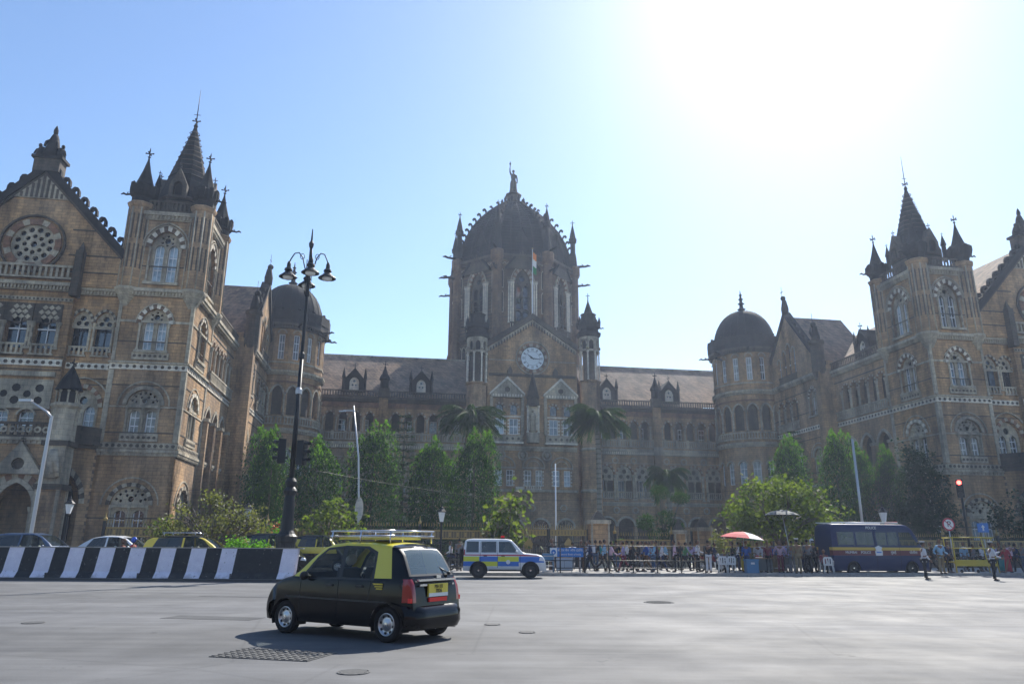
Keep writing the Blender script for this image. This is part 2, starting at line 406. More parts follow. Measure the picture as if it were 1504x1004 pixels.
    for c in (7.1, 8.9):
        w = nw(F); hw = .72
        ring(G, c, hw, 19.3, .95, .22, -.1, .02, ('trim', 'soot'), 12)
        holes.append(arch(c, hw, 16.75, 19.3, .95, 12))
        G.plate(arch(c, hw, 18.9, 19.3, .95, 12), [circ(c-.3,19.2,.22,6), circ(c+.3,19.2,.22,6), circ(c,19.65,.26,6)], .2, .34, 'trim', rim=False)
        w.box(c-hw, c+hw, .5, .54, 16.7, 20.3, 'pane_dark' if c > 8 else 'pane_blue'); w.box(c-.04, c+.04, .42, .49, 16.75, 18.9, 'iron')
        for k in (-1, 1): column(G, c+k*(hw+.03), -.04, 16.7, 19.2, .09, 'trim')
        balustrade(G, c-hw, c+hw, 16.3, .85, -.02, 'trim', .3)
    c = 7.9
    ring(G, c, 1.3, 12.1, 1.55, .35, -.12, .02, ('trim', 'stone_red'), 14); ring(G, c, 1.3, 12.1, 1.55, .12, -.2, .02, ('trim',), 14, t0=.8)
    w = nw(F); holes.append(arch(c, 1.3, 9.6, 12.1, 1.55, 14))
    G.plate(arch(c, 1.3, 9.6, 12.1, 1.55, 14), [arch(c-.6,.42,9.8,11.7,.6,8), arch(c+.6,.42,9.8,11.7,.6,8), circ(c,12.7,.34,8)], .3, .46, 'trim', rim=False)
    for k in (-.6, .6): sash(w, c+k, .44, 9.8, 12.3, .5, 4)
    w.box(c-1.3, c+1.3, .62, .66, 9.6, 13.8, 'pane_dark')
    # carriage arch at the ground
    ring(G, 7.6, 1.05, 4.6, 1.6, .42, -.12, .02, ('soot', 'trim'), 14)
    holes.append(arch(7.6, 1.05, 0, 4.6, 1.6, 14)[::1])
    G.plate([(5.9,0),(9.6,0),(9.6,22.2),(5.9,22.2)], [h if min(p[1] for p in h) > 0 else [(p[0], max(p[1], .02)) for p in h] for h in holes], 0, .5, 'stone')
    for z_ in (21.6,): cornice(G, 5.9, 9.6, z_, .65, .42, 'trim', .26)
    studs(G, 5.9, 9.6, 15.25, .5, 'pale', 'soot', .52); cornice(G, 5.9, 9.6, 8.2, .5, .22, 'trim', .4)
    G.box(5.9, 9.6, -.07, .02, 18.7, 18.9, 'trim')
    for zz in (10.2, 13.9, 14.4): G.box(5.9, 9.6, -.035, .02, zz, zz+.1, 'soot')
    # gabled bay x 9.6..17.4
    F = Matrix.Identity(4); G.at(F); holes = []; gc = 13.5
    for c in (11.3, 13.5, 15.7):
        w = nw(); hw = .78
        for i in range(3):
            for j in range(-2, 3): pass
        holes.append(arch(c, hw, 16.7, 19.0, .78, 10))
        # lattice head of light and dark lozenges over each light
        for i in range(3):
            for j in range(3): G.add([(c-.72+j*.48+(.24 if i%2 else 0),-.12,19.1+i*.42),(c-.48+j*.48+(.24 if i%2 else 0),-.12,19.32+i*.42),(c-.72+j*.48+(.24 if i%2 else 0),-.12,19.54+i*.42),(c-.96+j*.48+(.24 if i%2 else 0),-.12,19.32+i*.42)],[(0,1,2,3)],'trim')
        G.plate(rect(c-1.08, c+1.08, 18.9, 20.5), [arch(c, hw, 18.0, 19.0, .78, 10)] if False else [circ(c,19.1,.42,8)], -.08, .04, 'soot')
        w.box(c-hw, c+hw, .55, .6, 16.5, 19.9, 'pane_dark'); w.box(c-hw, c+hw, .4, .5, 18.35, 18.45, 'white_paint'); w.box(c-.03, c+.03, .4, .5, 16.7, 19.5, 'white_paint')
        for k in (-1, 1): column(G, c+k*.98, -.1, 16.6, 18.9, .13, 'trim')
        balustrade(G, c-.95, c+.95, 16.1, .95, -.12, 'trim', .35)
    for c in (11.6, 13.5, 15.4):
        w = nw(); holes.append(arch(c, .62, 9.9, 11.2, .5, 8))
        sash(w, c, .6, 9.9, 11.6, .35, 3)
        ring(G, c, .62, 11.2, .5, .14, -.08, .02, ('trim',), 8)
    # pierced quatrefoil screen over them
    hq = []
    for i in range(4):
        for j in range(2): hq += [circ(10.9+i*1.72, 12.4+j*1.0, .34, 8)] if True else []
    G.plate(rect(9.95, 17.05, 11.75, 14.1), hq + [circ(11.76+i*1.72, 12.9, .3, 8) for i in range(3)], -.1, .04, 'trim', rim=True)
    for h in hq: G.plate([(p[0], p[1]) for p in h], [], -.03, -.02, 'void')
    for i in range(3): G.plate(circ(11.76+i*1.72, 12.9, .31, 8), [], -.03, -.02, 'void')
    G.box(9.9, 17.1, -.2, .02, 14.35, 14.75, 'trim')
    holes.append(circ(gc, 25.75, 1.75, 24))
    disc_ring(G, gc, 25.75, 1.75, 2.25, -.1, .02, ('stone_red', 'trim', 'stone_red'), 24); disc_ring(G, gc, 25.75, 2.45, 2.6, -.2, .02, ('soot',), 24)
    rh = [circ(gc, 25.75, .28, 8)] + [circ(gc+.72*math.cos(PI/4*k), 25.75+.72*math.sin(PI/4*k), .2, 8) for k in range(8)] + [circ(gc+1.32*math.cos(PI/6*k+.26), 25.75+1.32*math.sin(PI/6*k+.26), .24, 8) for k in range(12)]
    G.plate(circ(gc, 25.75, 1.75, 24), rh, .12, .3, 'trim', rim=False)
    w = nw(); w.plate(circ(gc, 25.75, 1.7, 16), [], .42, .46, 'pane_dark')
    G.plate([(9.6,0),(17.4,0),(17.4,22.2),(9.6,22.2)], [h for h in holes if max(p[1] for p in h) < 21], 0, .5, 'stone')
    # the gable wall spans recess and bay
    G.plate([(5.9,22.2),(21.0,22.2),(21.0,25.4),(gc,32.9),(6.2,25.6),(5.9,25.4)], [holes[-1]], 0.05, .5, 'stone')
    G.plate([(10.9,29.9),(16.1,29.9),(gc,32.5)], [], -.12, .06, 'trim')
    for k in range(9): G.box(11.9+k*.4-.1, 11.9+k*.4+.1, -.16, -.11, 29.95, 30.2+max(0, 1.9-abs(k-4)*.42), 'soot')
    for zz in (23.4, 24.9, 27.2): G.box(6.1+max(0, (zz-25.5)), 10.6, .0, .06, zz, zz+.12, 'soot')
    for sgn in (-1, 1):     # stepped coping with crockets
        xa, za, xb, zb_ = gc+sgn*7.35, 25.5, gc, 33.0
        G.plate([(xa,za-.75),(xa,za+.1),(xb,zb_+.35),(xb,zb_-.55)], [], -.28, .7, 'dark')
        G.plate([(xa,za-1.0),(xa,za-.75),(xb,zb_-.55),(xb,zb_-.85)], [], -.14, .05, 'soot')
        ang = math.atan2(zb_-za, xb-xa)
        for k in range(8):
            t_ = (k+.35)/8.6; crocket(G, xa+(xb-xa)*t_, za+(zb_-za)*t_+.25, -.05, .3, .82, 0, flip=1 if sgn < 0 else -1)
    G.at(Matrix.Identity(4))
    # seated sculpture group on the apex
    G.box(gc-1.05, gc+1.05, -.35, .9, 32.4, 33.6, 'soot'); G.box(gc-1.25, gc+1.25, -.5, 1.05, 33.6, 33.85, 'dark')
    G.lathe([(.85,33.85),(.72,34.4),(.50,35.1),(.36,35.8),(.22,36.2)], gc, .25, 8, 'dark', smooth=True)
    G.ball((gc,.2,36.45), (.2,.22,.28), 'dark', 8, 6); G.lathe([(.2,36.6),(.1,36.9),(.02,37.1)], gc, .2, 6, 'dark'); G.tube([(gc-.2,.15,35.6),(gc-.42,-.1,35.2),(gc-.5,-.25,34.7)], [.16,.14,.1], 6, 'dark'); G.tube([(gc+.2,.15,35.6),(gc+.45,-.1,35.3),(gc+.62,.0,34.9)], [.16,.14,.1], 6, 'dark')
    for k in (-1, 1):
        G.lathe([(.46,33.85),(.42,34.3),(.25,34.8)], gc+k*.78, .1, 7, 'dark', smooth=True); G.ball((gc+k*.92,.0,34.95), (.16,.16,.2), 'dark', 8, 6); G.tube([(gc+k*.85,.05,34.6),(gc+k*1.12,-.05,34.5),(gc+k*1.28,-.1,34.1)], [.13,.1,.06], 6, 'dark')
    balustrade(G, 9.6, 17.4, 22.65, 1.2, -.15, 'trim', .42, th=.2)
    for xx in (9.5, 17.5): G.box(xx-.3, xx+.3, -.6, .2, 21.2, 25.2, 'soot'); G.lathe([(.34,25.2),(.02,26.1)], xx, -.2, 4, 'soot')
    cornice(G, 9.6, 17.4, 21.6, .7, .5, 'trim', .26); studs(G, 9.6, 17.4, 20.75, .3, 'trim', 'soot', .3)
    studs(G, 9.6, 17.4, 15.25, .55, 'pale', 'soot', .52); cornice(G, 9.6, 17.4, 8.2, .5, .3, 'trim', .4)
    for zz in (16.0, 14.9, 11.6): G.box(9.6, 17.4, -.04, .02, zz, zz+.09, 'soot')
    G.box(9.55, 9.62, -.02, .62, 0, 22.2, 'stone')
    G.at(frame(17.4, .6)); G.plate(rect(0, 3.6, 0, 22.2), [rect(.6,1.5,10,12.6), rect(2.1,3.0,10,12.6), rect(.6,1.5,16.8,19.6), rect(2.1,3.0,16.8,19.6)], 0, .4, 'stone'); G.box(0,3.6,.4,.5,9,20,'pane_dark'); cornice(G, 0, 3.6, 21.6, .65, .42)
    G.at(Matrix.Identity(4))
    G.box(20.9, 21.0, 0, 16, 0, 25.4, 'stone'); G.box(5.9, 21, 15.8, 16, 0, 25.4, 'stone')
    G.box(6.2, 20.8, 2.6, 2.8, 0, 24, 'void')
    # roof behind the gable
    G.add([(6.0,.5,25.3),(gc,.5,32.7),(21,.5,25.3),(6.0,16,25.3),(gc,16,32.7),(21,16,25.3)], [(0,1,4,3),(1,2,5,4),(3,4,5)], 'tile')
    # entrance porch: three arches, balcony above, angled return beside the corner tower
    P0 = -2.8
    G.at(frame(0, P0)); ph = []
    for c in (10.0, 13.5, 17.0):
        ph.append([(p[0], max(p[1], .02)) for p in arch(c, 1.25, 0, 4.0, 1.75, 14)])
        ring(G, c, 1.25, 4.0, 1.75, .36, -.14, .02, ('trim',), 14); ring(G, c, 1.25, 4.0, 1.75, .5, -.06, .02, ('stone_red', 'trim'), 14, t0=.36)
        for k in (-1, 1): column(G, c+k*1.3, -.12, 0, 4.0, .14, 'trim')
        G.plate([(c-1.75,6.35),(c+1.75,6.35),(c,8.75)], [circ(c, 7.1, .45, 10)], -.5, .02, 'trim'); G.plate(circ(c,7.1,.45,10), [], -.3, -.28, 'soot'); pointed_roof_finial(G, c, -.3, 8.6, .5)
    G.plate([(8.2,0),(18.8,0),(18.8,8.9),(8.2,8.9)], ph, 0, .8, 'stone')
    cornice(G, 8.2, 18.8, 8.6, .5, .3, 'trim', .4); balustrade(G, 8.2, 18.8, 9.1, 1.15, -.05, 'soot', .5, th=.18)
    for k in range(18): G.plate(circ(8.6+k*.58, 9.67, .26, 8), [circ(8.6+k*.58, 9.67, .13, 6)], -.26, -.2, 'trim')
    G.at(Matrix.Identity(4))
    G.box(8.2, 18.8, P0+.8, 0, 8.4, 8.9, 'soot')
    ang = math.atan2(-P0, 8.2-5.9)
    L = math.hypot(P0, 2.3)
    G.at(frame(5.9, -.0, -ang)); hh = [(p[0], max(p[1], .02)) for p in arch(L*.5, .95, 0, 4.4, 2.1, 14)]
    ring(G, L*.5, .95, 4.4, 2.1, .4, -.1, .02, ('trim', 'soot'), 14)
    G.plate([(0,0),(L,0),(L,8.9),(0,8.9)], [hh], 0, .7, 'stone'); cornice(G, 0, L, 8.6, .5, .3, 'soot', 0); G.box(0, L, -.2, 0, 9.1, 10.3, 'soot')
    G.at(Matrix.Identity(4))
    # corner pier of the porch carrying a canopy and a carved beast
    px, py = 7.3, P0-.6
    G.box(px-.85, px+.85, py-.85, py+.85, 0, 1.6, 'trim'); G.box(px-.7, px+.7, py-.7, py+.7, 1.6, 5.2, 'stone'); G.box(px-.95, px+.95, py-.95, py+.95, 5.2, 5.6, 'soot')
    for k in (-1, 1):
        for q in (-1, 1): G.box(px+k*.72-.1, px+k*.72+.1, py+q*.72-.1, py+q*.72+.1, 1.6, 5.2, 'trim')
    G.box(px-.75, px+.75, py-.75, py+.75, 5.6, 8.4, 'trim'); G.box(px-.92, px+.92, py-.92, py+.92, 8.4, 8.75, 'soot')
    G.lathe([(.55,6.0),(.42,6.8),(.5,7.4),(.25,8.1)], px, py-.75, 8, 'trim', smooth=True); G.tube([(px-.5,py-.9,6.1),(px-.3,py-.95,7.2),(px+.3,py-.95,7.3),(px+.5,py-.9,6.2)], [.22,.26,.26,.2], 7, 'trim')
    G.lathe([(.86,8.75),(.86,11.2),(1.05,11.4),(1.05,11.6),(.85,11.65)], px, py, 8, 'trim')
    for k in range(8): a = PI/4*k+PI/8; column(G, px+.84*math.cos(a), py+.84*math.sin(a), 8.8, 11.2, .07, 'trim', 6)
    for k in range(8): a = PI/4*k+PI/8; column(G, px+.75*math.cos(a), py+.75*math.sin(a), 11.6, 12.6, .06, 'trim', 6)
    G.lathe([(.62,11.6),(.6,12.6),(.95,12.65),(.85,12.9),(.62,13.5),(.3,14.1),(.1,14.5)], px, py, 8, 'dark'); pointed_roof_finial(G, px, py, 14.3, .7)
    t = G.build('gabled_front'); sub([m.build('window') for m in wins], t); out.append(t)

    # ---------- court-side range: loggia over arches, y 6.9..16.6
    Sd = MB(); wins = []
    F = frame(0, 0, -PI/2); Sd.at(F); holes = []
    def SP(y): return -y
    ys = [7.75+1.62*k for k in range(5)]
    for y in ys:
        holes.append(arch(-y, .58, 16.9, 19.2, .75, 10)); ring(Sd, -y, .58, 19.2, .75, .2, -.08, .02, ('trim', 'stone_red'), 10)
    for y in [7.0]+[q+.81 for q in ys]: column(Sd, -y, -.05, 16.6, 19.2, .13, 'trim')
    for y in (8.5, 11.4, 14.3):
        holes.append(arch(-y, 1.05, 9.4, 12.1, 1.5, 12)); ring(Sd, -y, 1.05, 12.1, 1.5, .3, -.1, .02, ('trim',), 12)
        holes.append([(p[0], max(p[1], .02)) for p in arch(-y, 1.05, 0, 3.6, 1.2, 12)]); ring(Sd, -y, 1.05, 3.6, 1.2, .3, -.1, .02, ('trim', 'soot'), 12)
        balustrade(Sd, -y-1.05, -y+1.05, 9.2, 1.0, .1, 'trim', .32)
        for k in (-1.35, 1.35): Sd.box(-y+k-.2, -y+k+.2, -.5, .02, 0, 12.2, 'stone'); Sd.box(-y+k-.28, -y+k+.28, -.58, .02, 12.2, 12.5, 'trim')
    Sd.plate([(-16.6,0),(-6.9,0),(-6.9,22.2),(-16.6,22.2)], holes, 0, .5, 'stone')
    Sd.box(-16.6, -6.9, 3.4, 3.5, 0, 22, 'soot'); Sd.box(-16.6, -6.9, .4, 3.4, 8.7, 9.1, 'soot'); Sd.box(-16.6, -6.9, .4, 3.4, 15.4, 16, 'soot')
    balustrade(Sd, -16.6, -6.9, 15.9, 1.05, -.15, 'trim', .34); studs(Sd, -16.6, -6.9, 15.25, .5, 'pale', 'soot', .52); cornice(Sd, -16.6, -6.9, 8.2, .5, .25, 'trim', .4)
    cornice(Sd, -16.6, -6.9, 21.3, .7, .5, 'trim', .26); balustrade(Sd, -16.6, -6.9, 22.0, 1.0, -.2, 'soot', .34); Sd.box(-16.6, -6.9, -.05, .02, 20.4, 20.55, 'soot')
    Sd.at(Matrix.Identity(4))
    Sd.add([(0,6.9,22),(0,34,22),(6.8,34,28.2),(6.8,6.9,28.2),(13.6,6.9,22),(13.6,34,22)], [(0,1,2,3),(3,2,5,4),(0,3,4),(1,2,5)], 'tile')
    Sd.box(13.5, 13.6, 6.9, 34, 0, 22, 'stone'); Sd.box(0, 13.6, 33.9, 34, 0, 22, 'stone')
    def dormer(Mb, F, z, w=1.1, h=3.0):
        Mb.at(F)
        Mb.plate([(-w,z),(w,z),(w,z+h*.5),(0,z+h),(-w,z+h*.5)], [arch(0,w*.5,z+.3,z+h*.42,w*.62,8)], 0, 1.6+h*.5, 'dark')
        Mb.plate(arch(0,w*.5,z+.3,z+h*.42,w*.62,8), [circ(-.22,z+h*.32,.16,6), circ(.22,z+h*.32,.16,6), circ(0,z+h*.5,.2,6)], .15, .2, 'pale')
        Mb.box(-w*.5, w*.5, .3, .35, z+.3, z+h*.7, 'pane_dark')
        for k in (-1, 1): Mb.lathe([(.2,z),(.2,z+h*.62),(.28,z+h*.66),(.24,z+h*.75),(.02,z+h*1.1)], k*(w+.18), .1, 6, 'dark')
        for k in (-1, 1): Mb.plate([(0,z+h+.25),(0,z+h-.1),(k*(w+.1),z+h*.5-.1),(k*(w+.1),z+h*.5+.2)], [], -.12, 1.8+h*.5, 'dark')
        pointed_roof_finial(Mb, 0, .1, z+h+.1, .75)
    Dm = MB(); dormer(Dm, frame(.9, 11.6, -PI/2), 22.6, 1.15, 3.2); d1 = Dm.build('dormer')
    t = Sd.build('court_side_range'); d1.parent = t; out.append(t)

    # ---------- gabled bay on the court side, y 16.6..30, standing 1.5 m out
    B = MB(); wins = []
    def nb(F): m = MB(); m.T = F; wins.append(m); return m
    X = -1.6; F = frame(X, 0, -PI/2); B.at(F); y0, y1 = 16.6, 29.8; gc = -(y0+y1)/2-.0; holes = []
    for k, hh_ in ((-1.15, 26.0), (0, 26.7), (1.15, 26.0), (-2.5, 25.1)):
        w = nb(F); holes.append(arch(gc+k, .36, 22.9, hh_, .55, 8)); ring(B, gc+k, .36, hh_, .55, .16, -.08, .02, ('trim',), 8); w.box(gc+k-.36, gc+k+.36, .3, .34, 22.8, hh_+.6, 'pane'); w.box(gc+k-.03, gc+k+.03, .22, .29, 22.9, hh_+.5, 'white_paint'); w.box(gc+k-.36, gc+k+.36, .22, .28, 24.4, 24.48, 'white_paint')
    for c in (-18.6,):
        w = nb(F); holes.append(twin_window(B, w, c, .8, 17.0, 19.2, 1.2, t=.28))
        w = nb(F); holes.append(lunette(B, w, c, .95, 9.8, 12.0))
    for k in (-1.6, 0, 1.6):
        holes.append(arch(gc-1.2+k, .6, 16.9, 18.9, .95, 10)); ring(B, gc-1.2+k, .6, 18.9, .95, .2, -.1, .02, ('trim', 'stone_red'), 10); column(B, gc-1.2+k-.8, -.08, 16.6, 18.9, .13, 'trim')
        holes.append(arch(gc-1.2+k, .62, 9.6, 12.2, 1.0, 10)); ring(B, gc-1.2+k, .62, 12.2, 1.0, .2, -.1, .02, ('trim',), 10)
        w = nb(F); sash(w, gc-1.2+k, .6, 9.6, 13.0, .4, 4)
    holes.append([(p[0], max(p[1], .02)) for p in arch(gc, 1.6, 0, 3.6, 1.8, 12)]); ring(B, gc, 1.6, 3.6, 1.8, .4, -.1, .02, ('trim', 'soot'), 12)
    B.plate([(-y1,0),(-y0,0),(-y0,23.4),(gc,31.2),(-y1,23.4)], holes, 0, .5, 'stone')
    balustrade(B, gc-3.8, gc+1.4, 15.9, 1.05, -.15, 'trim', .34); studs(B, -y1, -y0, 15.25, .5, 'pale', 'soot', .52); cornice(B, -y1, -y0, 8.2, .5, .25, 'trim', .4); cornice(B, -y1, -y0, 21.4, .7, .45, 'trim', .26)
    balustrade(B, gc-2.2, gc+2.2, 22.1, .9, -.3, 'soot', .3)
    for zz in (10.1, 14.2, 17.5, 20.2): B.box(-y1, -y0, -.04, .02, zz, zz+.1, 'soot')
    for sgn in (-1, 1):
        xa, za = gc+sgn*6.9, 23.0
        B.plate([(xa,za-.2),(xa,za+.3),(gc,31.7),(gc,31.1)], [], -.25, .8, 'dark')
        for k in range(7): q = (k+.4)/8; crocket(B, xa+(gc-xa)*q, za+.2+(31.5-za)*q, .05, .35, .62, 0, flip=1 if sgn < 0 else -1)
    B.at(Matrix.Identity(4))
    for yy in (y0, y1): B.box(X, .1, yy-.25, yy+.25, 0, 23.4, 'stone')
    B.box(X-.45, X+.5, y0-.55, y0+.55, 0, 22, 'stone'); B.box(X-.45, X+.5, y1-.55, y1+.55, 0, 22, 'stone')
    for yy in (y0+.1, y1-.1):
        B.lathe([(.5,21.0),(.8,22),(.8,25.4),(.95,25.6),(.95,25.9)], X, yy, 8, 'soot')
        B.lathe([(.55,25.9),(.5,26.6),(.38,27.2),(.3,27.7)], X, yy, 7, 'dark', smooth=True); B.ball((X-.15,yy,28.0), (.36,.3,.36), 'dark', 8, 6); B.tube([(X-.3,yy,26.2),(X-.65,yy,27.0),(X-.5,yy,27.6)], [.2,.16,.1], 6, 'dark')
        B.tube([(X,yy+.35,25.9),(X,yy+.35,29.6)], .03, 4, 'iron'); B.plate([(yy+.1,0)]*0 or [(0,0),(.3,.1),(.3,.3)], [], 0, .02, 'iron') if False else None
    B.lathe([(.45,31.3),(.5,32.2),(.36,32.9),(.3,33.3)], X+.1, -gc, 7, 'dark', smooth=True); B.ball((X,-gc,33.6), (.36,.32,.36), 'dark', 8, 6); B.tube([(X+.1,-gc+.4,31.5),(X+.1,-gc+.4,35.4)], .03, 4, 'iron'); B.tube([(X+.1,-gc+.1,34.6),(X+.1,-gc+.75,34.6)], .05, 4, 'iron')
    B.add([(X,y0,23.2),(X,-gc,31),(X,y1,23.2),(6.5,y0,23.2),(6.5,-gc,31),(6.5,y1,23.2)], [(0,1,4,3),(1,2,5,4),(3,4,5)], 'tile')
    B.box(0, .2, y0, y1, 0, 22, 'soot')
    t = B.build('gabled_bay'); sub([m.build('window') for m in wins], t); out.append(t)

    # ---------- round tower with dome in the re-entrant corner
    Dt = MB(); wins = []; cx, cy, r = -3.0, 32.3, 4.62; n = 16
    def cwall(z0, z1, mat): Dt.lathe([(r,z0),(r,z1)], cx, cy, n, mat, cap=False)
    seg = 2*r*math.tan(PI/n)/2*.995; ap = r
    for k in range(n):
        a = 2*PI*k/n; F = frame(cx, cy, a) @ Matrix.Translation((0, -ap, 0)); Dt.at(F); hs = []
        vis = True
        w = MB(); w.T = F
        hs.append(rect(-.36, .36, 23.4, 26.6)); ring(Dt, 0, .42, 26.7, .42, .16, -.06, .02, ('trim',), 8)
        sash(w, 0, .36, 23.4, 26.6, .2, 3); w.box(-.36, .36, .34, .36, 23.4, 26.6, 'pane_blue')
        hs.append(arch(0, .62, 16.5, 19.2, .85, 10)); ring(Dt, 0, .62, 19.2, .85, .22, -.08, .02, ('trim',), 10)
        column(Dt, -seg+.06, -.05, 16.4, 19.2, .12, 'trim')
        hs.append(arch(0, .5, 9.4, 11.9, .5, 8)); ring(Dt, 0, .5, 11.9, .5, .2, -.08, .02, ('trim',), 8)
        Dt.plate(rect(-seg, seg, 0, 28.6), hs, 0, .3, 'stone', rim=True)
        wins.append(w); w = MB(); w.T = F; sash(w, 0, .5, 9.4, 12.4, .3, 3); wins.append(w)
        balustrade(Dt, -seg, seg, 15.3, 1.0, -.12, 'trim', .32); cornice(Dt, -seg-.08, seg+.08, 14.3, .6, .35, 'trim', .3); cornice(Dt, -seg-.08, seg+.08, 21.4, .6, .35, 'trim', .3)
        Dt.box(-seg, seg, -.1, .02, 22.9, 23.1, 'trim'); Dt.box(-seg, seg, -.07, .02, 20.5, 20.7, 'stone_red')
        Dt.box(-seg-.1, seg+.1, -.5, .1, 28.0, 28.5, 'dark'); Dt.box(-seg-.12, seg+.12, -.55, -.25, 28.5, 29.7, 'dark'); cornice(Dt, -seg-.08, seg+.08, 27.3, .7, .5, 'soot', .3)
        crocket(Dt, 0, 29.6, -.5, -.2, .45, 0)
        if k % 4 == 3 or k % 4 == 1: gargoyle(Dt, 0, -.3, 27.6, -PI/2, 1.6, s=.7); gargoyle(Dt, 0, -.3, 26.6, -PI/2, 1.3, s=.6) if k == 13 else None
    Dt.at(Matrix.Identity(4)); cwall
    Dt.lathe([(3.9,0),(3.9,28)], cx, cy, 16, 'soot')
    rd = 4.25
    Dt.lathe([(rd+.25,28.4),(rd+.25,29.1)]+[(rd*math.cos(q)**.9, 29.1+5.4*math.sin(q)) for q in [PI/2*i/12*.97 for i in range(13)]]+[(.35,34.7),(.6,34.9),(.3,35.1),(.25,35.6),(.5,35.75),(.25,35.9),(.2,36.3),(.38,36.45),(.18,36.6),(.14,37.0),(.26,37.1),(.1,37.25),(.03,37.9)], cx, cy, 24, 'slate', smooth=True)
    for i in range(24):
        a = 2*PI*(i+.5)/24
        Dt.tube([(cx+(rd*math.cos(q)**.9+.0)*math.cos(a), cy+(rd*math.cos(q)**.9)*math.sin(a), 29.1+5.4*math.sin(q)) for q in [PI/2*j/8*.95 for j in range(9)]], .05, 4, 'dark')
    t = Dt.build('domed_stair_tower'); sub([m.build('window') for m in wins], t); out.append(t)
    return out, dormer

parts, dormer = make_wing()
for p in list(parts):
    p.parent = BROOT; p.location = (33.3-.0, V1, 0)
    c = p.copy(); COL.objects.link(c); c.location = (-36.3, V1, 0); c.scale.x = -1
    for ch in [q for q in bpy.data.objects if q.parent == p]:
        d = ch.copy(); COL.objects.link(d); d.parent = c

